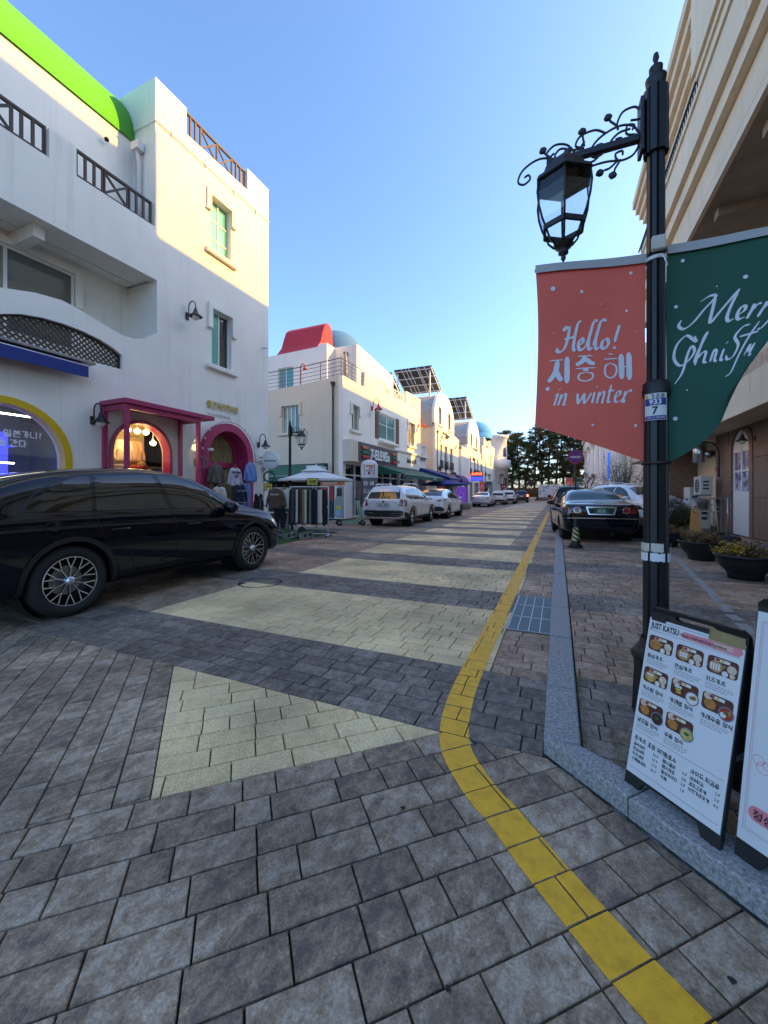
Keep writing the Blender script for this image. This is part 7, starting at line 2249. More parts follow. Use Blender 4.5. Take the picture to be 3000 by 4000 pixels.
for i, (a, b) in enumerate((('펩시콜라', '2.0'), ('펩시제로', '2.0'), ('칠성사이다', '2.0'), ('식혜', '1.0'))):
 text_mesh(a, .0165, 'black_print', F, PU(.39), PV(.825 + i * .031), .0046, .0004, name='lettering', parent=poster, bold=.02, sx=.9)
 text_mesh(b, .0155, 'black_print', F, PU(.60), PV(.825 + i * .031), .0046, .0004, name='lettering', parent=poster, sx=.9)
text_mesh('사이드 튀김류', .021, 'black_print', F, PU(.68), PV(.79), .0046, .0004, name='lettering', parent=poster, bold=.02, sx=.85)
for i, (a, b) in enumerate((('새우튀김', '2.9'), ('감자고로케', '2.9'), ('치킨가라아게', '4.9'))):
 text_mesh(a, .0165, 'black_print', F, PU(.68), PV(.825 + i * .031), .0046, .0004, name='lettering', parent=poster, bold=.02, sx=.85)
 text_mesh(b, .0155, 'black_print', F, PU(.92), PV(.825 + i * .031), .0046, .0004, name='lettering', parent=poster, sx=.85)
k = MB(); k.plate(F, [(W * .66, h - .068), (W - .004, h - .068), (W - .006, h - .028), (W * .66, h - .024)], w=.006, t=.001, m='tape_brown'); k.build('tape', bt)
k = MB(); k.plate(F, rect(.012, h - .06, W * .2, h - .034), w=.006, t=.001, m='board_black'); k.build('tape', bt)
# second board, cut by the frame
bt, F, W, h = a_board('second white menu board at the right edge with pink lettering panel', (.575, 1.80, KZ), (.86, 1.50, KZ), .92, R(9))
k = MB(); k.plate(F, rect(.004, .07, W - .004, h - .05), w=.004, t=.003, m='poster_white'); poster = k.build('poster', bt)
k = MB()
mat('thin_pink', (.68, .42, .42), .6)
k.ring(F, rect(.018, .112, W - .018, h - .082), rect(.020, .114, W - .02, h - .084), .0046, .0003, 'thin_pink'); k.ring(F, rect(.024, .118, W - .024, h - .088), rect(.0255, .1195, W - .0255, h - .0895), .0046, .0003, 'thin_pink')
k.build('border', poster)
k = MB(); k.plate(F, rrect(.03, .155, W - .03, .205, .024), w=.005, t=0, m='poster_pink'); k.build('panel', poster)
text_mesh('정성 가득', .034, 'black_print', F, .045, .168, .0056, .0004, name='lettering', parent=poster, bold=.02)
text_mesh('저온숙성', .03, 'black_print', F, .085, .27, .005, .0004, name='lettering', parent=poster)
text_mesh('수제', .03, 'black_print', F, .12, .235, .005, .0004, name='lettering', parent=poster)
k = MB(); k.plate(F, circle(W * .56, .52, .135, 28, .16), w=.0052, t=0, m='poster_pink'); k.plate(F, circle(W * .57, .52, .125, 28, .15), w=.0056, t=0, m='tray_brown'); k.plate(F, circle(W * .58, .52, .09, 24, .09), w=.006, t=0, m='cutlet'); k.build('picture', poster)
k = MB()
for cx_, cy_, r_ in ((.045, .36, .017), (.07, .352, .013), (.092, .35, .010), (.06, .34, .02)):
 k.ring(F, circle(cx_, cy_, r_, 20), circle(cx_, cy_, r_ - .0016, 20), .005, .0003, 'poster_pink')
k.build('cloud_motif', poster)

# ================================================================= right-hand pavement things
mat('planter_black', (.010, .010, .012), .5, bump=.2, bscale=30)
mat('dry_leaf', (.21, .105, .045), .9, var=.5, vscale=40); mat('green_leaf', (.045, .07, .018), .8, var=.4, vscale=40); mat('flower_yellow', (.70, .43, .01), .7)
mat('potting_soil', (.03, .022, .016), .95)
def planter(label, x, y, r=.40, h=.36, seed=1, flowers=False):
 t = thing('flower_bowl', label, 'planter', (x, y, KZ), 0, 'black plastic flower bowls')
 k = MB(); k.lathe([(r * .56, 0), (r * .58, .05), (r * .62, .09), (r * .78, h * .45), (r * .92, h * .8), (r * .96, h - .02), (r * 1.03, h - .015), (r * 1.03, h + .012), (r * .98, h + .016), (r * .94, h - .01), (r * .90, h - .05)], 'planter_black', n=40); k.lathe([(.001, .005), (r * .56, .0)], 'planter_black', n=40); k.build('bowl', t)
 k = MB(); k.lathe([(.001, h - .03), (r * .5, h - .035), (r * .93, h - .05)], 'potting_soil', n=28); k.build('soil', t)
 rg = random.Random(seed); k = MB(); f = MB()
 for s_ in range(46):
  a = rg.random() * 2 * PI; q = r * .9 * math.sqrt(rg.random())
  base = Vector((q * math.cos(a), q * math.sin(a), h - .04))
  hh = rg.uniform(.07, .24); top = base + Vector((rg.gauss(0, .05), rg.gauss(0, .05), hh))
  k.tube([base, base.lerp(top, .5) + Vector((rg.gauss(0, .015), rg.gauss(0, .015), 0)), top], [.004, .003, .002], 'dry_leaf', 4, cap=False)
  for _ in range(26):
   c_ = base.lerp(top, rg.uniform(.35, 1.08)) + Vector((rg.gauss(0, .028), rg.gauss(0, .028), rg.gauss(0, .02)))
   d = Vector((rg.gauss(0, 1), rg.gauss(0, 1), rg.gauss(0, .8))).normalized(); e_ = d.cross(Vector((rg.gauss(0, 1), rg.gauss(0, 1), rg.gauss(0, 1)))).normalized()
   s2 = rg.uniform(.016, .034)
   fl_ = flowers and base.x < -.02 and rg.random() < .5 and c_.z > h + .03
   if fl_:
    for w_ in range(3):
     d2 = Vector((rg.gauss(0, 1), rg.gauss(0, 1), rg.gauss(0, 1))).normalized(); f.add([c_ + d2 * .012, c_ + e_ * .014, c_ - d2 * .012, c_ - e_ * .014], [(0, 1, 2, 3)], 'flower_yellow')
   else:
    k.add([c_ - d * s2, c_ + e_ * s2 * .6, c_ + d * s2, c_ - e_ * s2 * .5 + Vector((0, 0, s2 * .4))], [(0, 1, 2, 3)], 'dry_leaf' if rg.random() < .85 else 'green_leaf')
 k.build('withered_plants', t, kind='stuff')
 if f.v: f.build('yellow_flowers', t, kind='stuff')
planter('nearest black flower bowl with withered plants and yellow flowers', 2.60, 7.72, .375, .34, 2, True)
planter('middle black flower bowl of withered plants', 2.55, 9.55, .375, .34, 5)
planter('black flower bowl of withered plants half behind the lamp post', 2.42, 11.6, .375, .34, 8)
planter('farthest black flower bowl at the left of the lamp post', 2.15, 13.6, .42, .37, 11)

def cone(label, x, y):
 t = thing('traffic_cone', label, 'cone', (x, y, KZ))
 k = MB();
 oct_ = [(.165 * math.cos(R(45 * i + 22.5)) * 1.0, .165 * math.sin(R(45 * i + 22.5))) for i in range(8)]
 k.plate(flat(), oct_, w=.045, t=.045, m='rubber'); k.lathe([(.13, .045), (.12, .075)], 'rubber', n=20); k.build('base', t)
 k = MB(); k.lathe([(.10, .075), (.095, .14), (.048, .50), (.034, .60), (.03, .61), (.026, .66), (.001, .665)], 'plastic_black', n=24); k.build('body', t)
 m, nt, b = newmat('cone_stripes'); N, L = nt.nodes, nt.links
 tc = N.new('ShaderNodeTexCoord'); sp = N.new('ShaderNodeSeparateXYZ'); L.new(tc.outputs['Object'], sp.inputs[0])
 a1 = N.new('ShaderNodeMath'); a1.operation = 'ARCTAN2'; L.new(sp.outputs['Y'], a1.inputs[0]); L.new(sp.outputs['X'], a1.inputs[1])
 a2 = N.new('ShaderNodeMath'); a2.operation = 'MULTIPLY'; a2.inputs[1].default_value = 0.05; L.new(a1.outputs[0], a2.inputs[0])
 a3 = N.new('ShaderNodeMath'); a3.operation = 'ADD'; L.new(a2.outputs[0], a3.inputs[0]); L.new(sp.outputs['Z'], a3.inputs[1])
 a4 = N.new('ShaderNodeMath'); a4.operation = 'FLOORED_MODULO'; a4.inputs[1].default_value = .105; L.new(a3.outputs[0], a4.inputs[0])
 a5 = N.new('ShaderNodeMath'); a5.operation = 'GREATER_THAN'; a5.inputs[1].default_value = .052; L.new(a4.outputs[0], a5.inputs[0])
 mx = N.new('ShaderNodeMix'); mx.data_type = 'RGBA'; mx.inputs['A'].default_value = (.012, .012, .012, 1); mx.inputs['B'].default_value = (.62, .55, .22, 1)
 L.new(a5.outputs[0], mx.inputs['Factor']); L.new(mx.outputs['Result'], b.inputs['Base Color']); b.inputs['Roughness'].default_value = .4
 k = MB(); k.lathe([(.0935, .16), (.0535, .47)], m, n=24); k.build('stripe_sleeve', t)
cone('black cone with yellow stripes standing behind the old black sedan', .38, 10.45)

# no-parking sign
t = thing('no_parking_sign', 'round blue and red no-parking sign on a dark post beyond the black sedan', 'road sign', (.72, 20.0, .05))
mat('sign_red', (.42, .015, .02), .5); mat('sign_navy', (.02, .025, .30), .5)
k = MB(); k.tube([(0, .05, 0), (0, .05, 3.5)], .04, 'black_iron', 10); k.build('post', t)
k = MB(); F = at((0, 0, 2.95)); k.plate(F, circle(0, 0, .33, 32), w=0, t=.02, m='sign_red'); disc = k.build('disc', t)
k = MB(); k.plate(F, circle(0, 0, .265, 32), w=.004, t=.002, m='sign_navy')
for a_ in (R(45), R(135)):
 d = Vector((math.cos(a_), math.sin(a_))); n_ = Vector((-d.y, d.x)) * .035
 k.plate(F, [tuple(d * .265 + n_), tuple(-d * .265 + n_), tuple(-d * .265 - n_), tuple(d * .265 - n_)], w=.006 + a_ * .0003, t=.001, m='sign_red')
k.build('face', disc)
text_mesh('주정차금지', .105, 'white_print', F, 0, -.04, .009, .001, 'CENTER', 'lettering', disc, bold=.03)

# air conditioners, bucket, wet-floor sign, stands by the door
mat('ac_beige', (.55, .52, .46), .5, var=.1, vscale=8)
def ac(label, x, y, z, h, w=.78, d=.32, rz=0.0):
 t = thing('air_conditioner', label, 'air conditioner', (x, y, z), rz, 'outdoor air conditioner units')
 k = MB(); k.box(-d / 2, -w / 2, .06, d / 2, w / 2, h, 'ac_beige', .012); k.build('case', t)
 k = MB(); k.lathe([(min(w, h) * .36, -d / 2 - .004), (.001, -d / 2 - .004)], 'shadow_interior', (0, 0, h * .52), 24, 'x'); k.build('fan_opening', t)
 for i in range(9):
  k = MB(); z0 = h * .52 - min(w, h) * .34 + i * min(w, h) * .085; k.box(-d / 2 - .012, -w * .42, z0, -d / 2 - .005, w * .42, z0 + .012, 'ac_beige'); k.build('grille_bar', t)
 for yy in (-w * .35, w * .35):
  k = MB(); k.box(-d / 2, yy - .03, 0, d / 2, yy + .03, .06, 'grey_metal'); k.build('foot', t)
 k = MB()
 for i in range(3): k.box(-d * .3, -w / 2 - .004, h * .35 + i * h * .17, d * .2, -w / 2 - .001, h * .35 + i * h * .17 + h * .08, 'shadow_interior')
 k.build('side_vent', t, kind='stuff')
 return t
ac('upper air conditioner unit mounted above a steel shelf by the arched door', XR - .42, 17.0, 1.25, .68)
ac('tall white air conditioner unit under the shelf beside the arched door', XR - .40, 17.25, KZ, 1.05, .80)
ac('air conditioner unit farther along behind the tall white one', XR - .25, 18.9, KZ, 1.5, .85)
t = thing('steel_shelf', 'dark steel shelf carrying the upper air conditioner', 'shelf', (XR - .42, 17.0, 1.16))
k = MB(); k.box(-.30, -.55, 0, .40, .5, .03, 'grey_metal'); k.build('board', t)
k = MB(); k.bar((.36, -.5, 0), (.36, -.5, -1.07), .04, .04, 'grey_metal'); k.bar((-.26, -.5, 0), (.36, -.5, -.3), .03, .03, 'grey_metal'); k.build('bracket', t)
t = thing('bucket', 'grey plastic bucket by the air conditioners', 'bucket', (XR - .65, 15.35 + .85, .78))
mat('bucket_grey', (.13, .14, .15), .5)
k = MB(); k.lathe([(.001, .0), (.12, 0), (.155, .28), (.165, .285), (.165, .30), (.15, .29), (.125, .03)], 'bucket_grey', n=24); k.build('pail', t)
k = MB(); k.tube([(-.16, 0, .28), (-.12, 0, .42), (0, 0, .46), (.12, 0, .42), (.16, 0, .28)], .006, 'steel', 6); k.build('handle', t)
t = thing('wet_floor_sign', 'orange folding caution sign leaning beside the flower bowls', 'sign', (XR - 1.25, 14.6, KZ), R(-15))
mat('orange_plastic', (.55, .20, .02), .5, var=.15)
for s_ in (1, -1):
 F = Frame((-.15, s_ * .14, 0), (1, 0, 0), (0, -s_ * .16, 1), (0, -s_, 0)); k = MB()
 k.plate(F, [(0, 0), (.06, 0), (.08, .12), (.22, .12), (.24, 0), (.30, 0), (.25, .78), (.20, .84), (.10, .84), (.05, .78)], [rrect(.11, .70, .19, .76, .02)], 0, .02, 'orange_plastic'); k.build('panel', t)
t = thing('trestle', 'trestle of pale wooden poles beside the white door', 'trestle', (XR - .62, 15.9, KZ))
mat('pale_wood', (.48, .40, .28), .7, var=.2)
for a, b in (((-.25, 0, 0), (-.15, .02, .68)), ((.2, -.05, 0), (.1, .02, .68)), ((.3, .0, 0), (.22, .02, 1.05))):
 k = MB(); k.tube([a, b], .02, 'pale_wood', 8); k.build('leg', t)
k = MB(); k.tube([(-.3, .02, .68), (.35, .02, .70)], .02, 'pale_wood', 8); k.build('crossbar', t)
def pole_stand(label, x, y, h):
 t = thing('pole_stand', label, 'stand', (x, y, KZ), 0, 'metal pole stands by the arched door')
 k = MB(); k.lathe([(.001, .12), (.20, .12), (.27, .09), (.28, .03), (.27, 0)], 'rubber', n=24); k.build('foot', t)
 k = MB(); k.tube([(0, 0, .1), (0, 0, h)], .02, 'grey_metal', 10); k.lathe([(.03, h * .62), (.04, h * .65), (.03, h * .68)], 'grey_metal', n=12); k.build('pole', t)
pole_stand('metal pole stand on black rubber foot right before the white door', XR - .80, 13.55, 1.15)
pole_stand('metal pole stand nearer the wooden trestle', XR - .72, 14.9, 1.1)
t = thing('parasol_base', 'pale concrete slab on the pavement at the right edge', 'slab', (2.86, 6.85, KZ)); k = MB(); k.box(-.02, -.2, 0, .42, .3, .42, 'paper_cream', .01); k.build('block', t)
# pedestal with slender column behind the lamp
t = thing('slender_column', 'slender white column on a stepped pedestal behind the lamp post', 'column', (3.75, 18.2, KZ))
k = MB(); k.box(-.28, -.28, 0, .28, .28, .55, 'white_render_far', .02); k.box(-.22, -.22, .551, .22, .22, .66, 'white_render_far', .02); k.lathe([(.19, .66), (.2, .7), (.17, .76), (.13, .80)], 'white_render_far', n=20); k.build('pedestal', t)
k = MB(); k.lathe([(.125, .80), (.115, 3.0), (.16, 3.1), (.17, 3.2)], 'white_render_far', n=20); k.build('shaft', t)
t = thing('white_bollard_block', 'white painted stone block between the sedan and the lamp post', 'block', (2.32, 14.6, KZ)); k = MB(); k.box(-.3, -.22, .2, .3, .22, .62, 'white_render_far', .02); k.box(-.16, -.14, .621, .16, .14, .75, 'white_render_far', .02); k.box(-.25, -.18, 0, .25, .18, .199, 'concrete', .01); k.build('stone', t)
t = MB(); t.box(1.55, 12.4, KZ - .004, 2.5, 13.6, KZ + .008, 'rubber'); tag(t.build('black_mat'), 'black rubber mat on the pavement beside the sedan', 'mat')
# fallen white paint line on pavement
wl_ = MB()
rg = random.Random(2)
for i in range(46):
 y = 4.6 + i * .11; x = 1.62 + .012 * i + rg.uniform(-.01, .01)
 if rg.random() < .85: wl_.quad((x - .05, y, KZ - .0075), (x + .05 + rg.uniform(-.02, .02), y, KZ - .0075), (x + .05, y + .1, KZ - .0075), (x - .05 + rg.uniform(-.02, .02), y + .1, KZ - .0075), 'white_paint')
worn(M['white_paint'], (.25, .2, .16), .42, .6)
struct(wl_.build('worn_white_line'))
# ================================================================= clothes and shop things on the left pavement
def garment(name, label, cat, F, outline, mats, loc=(0, 0, 0), rz=0.0, th=.05, seed=1, group=None, extras=(), hanger=True, step=.035, fold=.02):
 """hanging garment: puffed cloth in the given outline (metres, hanging point at the top) with folds"""
 t = thing(name, label, cat, loc, rz, group)
 poly = [Vector(p) for p in outline]
 P = []
 for i in range(len(poly)):
  a, b = poly[i], poly[(i + 1) % len(poly)]
  c = max(1, int((b - a).length / step)); P += [a.lerp(b, j / c) for j in range(c)]
 nb = len(P)
 x0, x1 = min(p.x for p in P), max(p.x for p in P); y0, y1 = min(p.y for p in P), max(p.y for p in P)
 pts = list(P)
 nx, ny = int((x1 - x0) / step), int((y1 - y0) / step)
 for i in range(1, nx):
  for j in range(1, ny): pts.append(Vector((x0 + (x1 - x0) * i / nx, y0 + (y1 - y0) * j / ny)))
 r = delaunay_2d_cdt(pts, [(i, (i + 1) % nb) for i in range(nb)], [list(range(nb))], 1, 1e-5)
 def edge(p): return min((p - (a + (b - a) * max(0, min(1, (p - a).dot(b - a) / max((b - a).length_squared, 1e-9))))).length for a, b in zip(poly, poly[1:] + poly[:1]))
 rg = random.Random(seed); ph1, ph2 = rg.random() * 6, rg.random() * 6
 V = []; vb = []
 for p in r[0]:
  e = min(1, edge(p) / .06); z = th * math.sqrt(max(0, 1 - (1 - e) ** 2))
  f_ = fold * (math.sin(p.x * 42 + ph1 + math.sin(p.y * 7) * 1.2) * .6 + math.sin(p.x * 23 + p.y * 9 + ph2)) * e
  V.append(F.p(p.x, p.y, z + f_)); vb.append(F.p(p.x, p.y, -z * .5))
 k = MB(); k.add(V, r[2], mats, True); k.add(vb, [tuple(reversed(q)) for q in r[2]], mats, True)
 cloth = k.build('cloth', t)
 for ex, m_ in extras:
  k = MB()
  for q in ex: k.plate(F, q, w=th + fold + .004, t=.004, m=m_)
  k.build('trim', t)
 if hanger:
  k = MB(); k.tube(smooth_path([F.p(-.17, -.06, .01), F.p(-.02, .03, .01), F.p(.02, .03, .01), F.p(.17, -.06, .01)], 4), .009, 'wood_board', 6)
  k.tube(smooth_path([F.p(0, .03, .01), F.p(.0, .07, .01), F.p(.025, .1, .01), F.p(.0, .125, .01), F.p(-.025, .105, .01)], 4), .004, 'steel', 5); k.build('hanger', t)
 return t
SWEATER = [(-.09, .0), (-.22, -.05), (-.30, -.30), (-.34, -.58), (-.27, -.60), (-.215, -.34), (-.22, -.64), (.22, -.64), (.215, -.34), (.27, -.60), (.34, -.58), (.30, -.30), (.22, -.05), (.09, 0), (.05, -.03), (-.05, -.03)]
VEST = [(-.10, .0), (-.20, -.04), (-.19, -.22), (-.24, -.30), (-.25, -.66), (.25, -.66), (.24, -.30), (.19, -.22), (.20, -.04), (.10, 0), (.0, -.12)]
PANTS = [(-.17, 0), (.17, 0), (.20, -.3), (.19, -.98), (.03, -.98), (.0, -.35), (-.03, -.98), (-.19, -.98), (-.20, -.3)]
mat('cloth_taupe', (.13, .11, .095), .8, var=.2, vscale=8); mat('cloth_lilac', (.55, .53, .60), .9); mat('cloth_blue', (.14, .28, .60), .9, var=.1); mat('cloth_navy', (.018, .022, .05), .9, var=.3, vscale=40); mat('cloth_black', (.014, .014, .016), .9); mat('cloth_cream', (.58, .54, .46), .9); mat('cloth_brown', (.11, .065, .042), .9, var=.15); mat('cloth_peach', (.72, .40, .26), .9); mat('cloth_ivory', (.70, .64, .50), .9); mat('cloth_grey', (.18, .17, .16), .9); mat('cloth_red', (.42, .03, .03), .9); mat('cloth_tan', (.32, .19, .09), .9)
def FX(x): return Frame((0, 0, 0), (0, 1, 0), (0, 0, 1), (1, 0, 0))     # hangs facing the street
f0 = FX(0)
XD = XA + .30
def qs(n): return
garment('down_jacket', 'taupe quilted down jacket hanging at the pink door', 'jacket', f0, SWEATER, 'cloth_taupe', (XD, 9.42, 2.28), 0, .09, 1, 'clothes at the pink door', fold=.012, extras=(([[(-.22, -.2 - i * .11), (.22, -.2 - i * .11), (.22, -.205 - i * .11), (-.22, -.205 - i * .11)] for i in range(4)], 'cloth_black'),))
t_ = garment('lilac_sweatshirt', 'pale lilac sweatshirt printed 47 at the pink door', 'sweatshirt', f0, SWEATER, 'cloth_lilac', (XD + .05, 10.2, 2.22), 0, .05, 2, 'clothes at the pink door')
text_mesh('47', .17, 'cloth_navy', f0, 0, -.36, .075, .003, 'CENTER', 'print', t_, bold=.03)
text_mesh('MONTEARE', .09, 'cloth_navy', f0, 0, -.20, .075, .003, 'CENTER', 'print', t_, bold=.05, sx=.8)
garment('blue_hoodie', 'light blue hooded sweatshirt at the right of the pink door', 'hoodie', f0, [(-.06, .06), (-.13, .03), (-.22, -.06)] + SWEATER[2:12] + [(.22, -.06), (.13, .03), (.06, .06)], 'cloth_blue', (XD + .06, 10.92, 2.38), 0, .06, 3, 'clothes at the pink door')
garment('blue_trousers', 'light blue sweat trousers below the blue hoodie', 'trousers', f0, PANTS, 'cloth_blue', (XD, 10.78, 1.72), 0, .05, 4, 'clothes at the pink door', hanger=False)
garment('fair_isle_sweater', 'navy patterned knit sweater at the pink door', 'sweater', f0, SWEATER, 'cloth_navy', (XD + .22, 10.25, 1.66), 0, .05, 5, 'clothes at the pink door', extras=(([rect(-.18 + i * .06, -.22, -.155 + i * .06, -.195) for i in range(7)] + [rect(-.165 + i * .06, -.25, -.14 + i * .06, -.225) for i in range(6)] + [rect(-.20, -.62, .20, -.605)], 'cloth_cream'),))
garment('black_vest', 'black fleece vest with grey piping at the pink door', 'vest', f0, VEST, 'cloth_black', (XD + .30, 11.05, 1.35), 0, .06, 6, 'clothes at the pink door', extras=(([rect(-.20, -.55, -.07, -.535), rect(-.20, -.42, -.07, -.41), rect(.07, -.55, .20, -.535), rect(.07, -.42, .20, -.41), rect(-.02, -.64, .02, -.14)], 'cloth_grey'),))
garment('cream_fleece', 'cream fleece jacket at the left of the pink door', 'jacket', f0, SWEATER, 'cloth_cream', (XD + .28, 9.3, 1.58), 0, .07, 7, 'clothes at the pink door')
garment('dark_trousers', 'dark trousers hanging below the quilted jacket', 'trousers', f0, PANTS, 'cloth_black', (XD - .05, 9.62, 1.62), 0, .04, 8, 'clothes at the pink door', hanger=False)
# inside the show window
for i, (y_, m_, lb) in enumerate(((6.98, 'cloth_ivory', 'ivory ruffled blouse on the show window rail'), (7.66, 'cloth_peach', 'peach buttoned blouse on the show window rail'), (7.34, 'cloth_ivory', 'ivory knit between the two blouses in the show window'))):
 garment('blouse', lb, 'blouse', f0, SWEATER, m_, (-11.33 + .03 * i, y_, 2.9), 0, .05, 20 + i, 'blouses in the show window')
for i, (y_, m_, lb, w_) in enumerate(((7.55, 'cloth_red', 'folded red knit with tan cap in the show window', .26), (8.15, 'cloth_navy', 'dark folded knit in the show window', .28), (6.95, 'cloth_cream', 'folded cream knits in the show window', .25))):
 t = thing('folded_knit', lb, 'knitwear', (-10.95, y_, 1.755), 0, 'folded knits in the show window')
 for j in range(3):
  k = MB(); k.lathe([(.001, j * .13), (w_ * .9, j * .13 + .01), (w_, j * .13 + .06), (w_ * .86, j * .13 + .12), (.001, j * .13 + .13)], m_, n=14); k.build('knit', t)
t = thing('cap', 'tan baseball cap on the red knit', 'cap', (-10.9, 7.6, 2.14)); k = MB(); k.lathe([(.11, 0), (.115, .05), (.09, .10), (.04, .125), (.001, .13)], 'cloth_tan', n=16); k.build('crown', t); k = MB(); k.plate(flat(), [(.08, -.09), (.2, -.07), (.22, 0), (.2, .07), (.08, .09)], w=.01, t=.012, m='cloth_tan'); k.build('brim', t)
# round shop sign and wreath on the corner, string of bulbs, small wreath at the bay
t = thing('round_shop_sign', 'round white projecting shop sign at the corner of the pink door shop', 'sign', (-9.90, 11.95, 2.60), R(30))
F = at((0, 0, 0)); k = MB(); k.lathe([(.001, -.075), (.30, -.075), (.33, -.055), (.33, .055), (.30, .075), (.001, .075)], 'plastic_white', n=36, axis='y'); k.build('light_box', t)
text_mesh('빨간머리앤옷방', .085, 'cloth_brown', F, 0, -.06, .078, .003, 'CENTER', 'lettering', t, bold=.02, sx=.80)
k = MB(); k.bar((-.42, 0, .1), (-.3, 0, .1), .03, .03, 'black_iron'); k.bar((-.42, 0, -.15), (-.28, 0, -.15), .03, .03, 'black_iron'); k.build('bracket', t)
mat('fir_green', (.02, .14, .04), .8, var=.4, vscale=40); mat('frost', (.6, .65, .62), .6)
def wreath(label, loc, r, m1, m2, n=620, rz=0.0, facing='y', seed=3):
 t = thing('wreath', label, 'wreath', loc, rz); rg = random.Random(seed); k = MB()
 k.tube([(r * math.cos(2 * PI * i / 24), 0, r * math.sin(2 * PI * i / 24)) for i in range(24)], .03, m1, 6, closed=True)
 for i in range(n):
  a = rg.random() * 2 * PI; c_ = Vector((r * math.cos(a), 0, r * math.sin(a))); d = Vector((rg.gauss(0, 1), rg.gauss(0, 1), rg.gauss(0, 1))).normalized(); e_ = d.cross(Vector((rg.gauss(0, 1), 1, rg.gauss(0, 1)))).normalized()
  L_ = rg.uniform(.05, .085); k.add([c_ + e_ * .008, c_ - e_ * .008, c_ + d * L_], [(0, 1, 2)], m1 if rg.random() < .9 else m2)
 k.build('needles', t, kind='stuff'); return t
w1 = wreath('green fir wreath with small lights below the round sign', (-9.93, 11.9, 1.98), .19, 'fir_green', 'frost', 620, R(35))
k = MB(); k.plate(at((0, -.05, .14)), [(-.06, .03), (-.01, .0), (-.06, -.03), (-.05, 0)], w=.02, t=.02, m='cloth_red'); k.plate(at((0, -.05, .14)), [(.06, .03), (.05, 0), (.06, -.03), (.01, 0)], w=.02, t=.02, m='cloth_red'); k.build('bow', w1)
w2_ = wreath('small dark wreath between the bay and the pink door', (XA + .45, 8.72, 2.28), .17, 'cloth_grey', 'frost', 300, R(60), seed=8)
t = thing('string_lights', 'string of white bulbs round the pink arch and down the wall', 'string lights', (XA, 10.17, 2.58))
k = MB(); pts = [(.20, 1.17 * math.cos(a), 1.17 * math.sin(a)) for a in [PI - PI * i / 20 for i in range(21)]]; k.tube(pts, .008, 'plastic_black', 5, cap=False)
wire = smooth_path([(.20, 1.17, 0), (.12, 1.3, -.1), (.05, 1.72, -.05), (.04, 1.82, -.5), (.05, 1.8, -1.2), (.06, 1.75, -2.0)], 5); k.tube(wire, .008, 'plastic_black', 5, cap=False); k.build('wire', t)
for i in range(11):
 a = PI - PI * (i + .5) / 11; k = MB(); k.lathe([(.001, -.035), (.025, -.02), (.03, .0), (.02, .025), (.012, .035)], 'lamp_bowl', (.22, 1.19 * math.cos(a), 1.19 * math.sin(a)), 10); k.build('bulb', t)
for z_ in (-.75, -1.15, -1.7):
 k = MB(); k.lathe([(.001, -.035), (.025, -.02), (.03, .0), (.02, .025), (.012, .035)], 'plastic_black', (.07, 1.8, z_), 10); k.build('bulb', t)
for z_, lb in ((2.62, 'upper grey electric box on the wall by the round sign'), (2.28, 'lower grey electric box on the wall by the round sign')):
 k = MB(); k.box(XA + .001, 11.92, z_ - .07, XA + .09, 12.08, z_ + .07, 'grey_metal', .01); tag(k.build('electric_box'), lb, 'electric box')

# artificial turf, clothes racks, blocks
k = MB(); k.quad((-9.6, 8.2, .006), (-6.75, 8.2, .006), (-6.95, 12.0, .006), (-9.4, 12.2, .006), 'turf'); tag(k.build('turf_mat'), 'green artificial turf mat under the clothes racks', 'turf mat')
def rack(label, a, b, h=1.55):
 a, b = Vector((*a, 0)), Vector((*b, 0)); c = (a + b) / 2; d = (b - a).normalized(); n = Vector((-d.y, d.x, 0))
 t = thing('clothes_rack', label, 'clothes rack', tuple(c), 0, 'white clothes racks'); a, b = a - c, b - c
 for p in (a, b):
  k = MB(); k.tube([p, p + Vector((0, 0, h))], .018, 'white_metal', 8); k.build('upright', t)
  k = MB(); k.tube([p - n * .25 + Vector((0, 0, .06)), p + n * .25 + Vector((0, 0, .06))], .018, 'white_metal', 8); k.build('foot', t)
  for s_ in (-1, 1):
   k = MB(); k.lathe([(.001, -.012), (.03, -.012), (.03, .012), (.001, .012)], 'plastic_black', p + n * .24 * s_ + Vector((0, 0, .03)), 12, 'y'); k.build('castor', t)
 k = MB(); k.tube([a + Vector((0, 0, h)), b + Vector((0, 0, h))], .018, 'white_metal', 8); k.build('rail', t)
 k = MB(); k.tube([a + Vector((0, 0, .1)), b + Vector((0, 0, .1))], .014, 'white_metal', 8); k.build('lower_bar', t)
 return t
rack('white clothes rack of trousers under the parasol', (-7.75, 10.28), (-6.55, 10.62), 1.56)
rack('white clothes rack holding the brown sweatshirt', (-8.35, 9.95), (-7.95, 10.5), 1.52)
fr_ = Frame((0, 0, 0), (.96, .27, 0), (0, 0, 1), (.27, -.96, 0))
cols_ = ['cloth_black', 'cloth_brown', 'cloth_navy', 'cloth_cream', 'cloth_black', 'cloth_brown', 'cloth_tan', 'cloth_cream', 'cloth_black', 'cloth_grey', 'cloth_black', 'cloth_black', 'cloth_navy', 'cloth_cream', 'cloth_ivory', 'cloth_black', 'cloth_black']
ords = 'first second third fourth fifth sixth seventh eighth ninth tenth eleventh twelfth thirteenth fourteenth fifteenth sixteenth seventeenth'.split()
cname = {'cloth_black': 'black', 'cloth_brown': 'brown', 'cloth_navy': 'dark navy', 'cloth_cream': 'cream', 'cloth_tan': 'tan', 'cloth_grey': 'grey', 'cloth_ivory': 'ivory'}
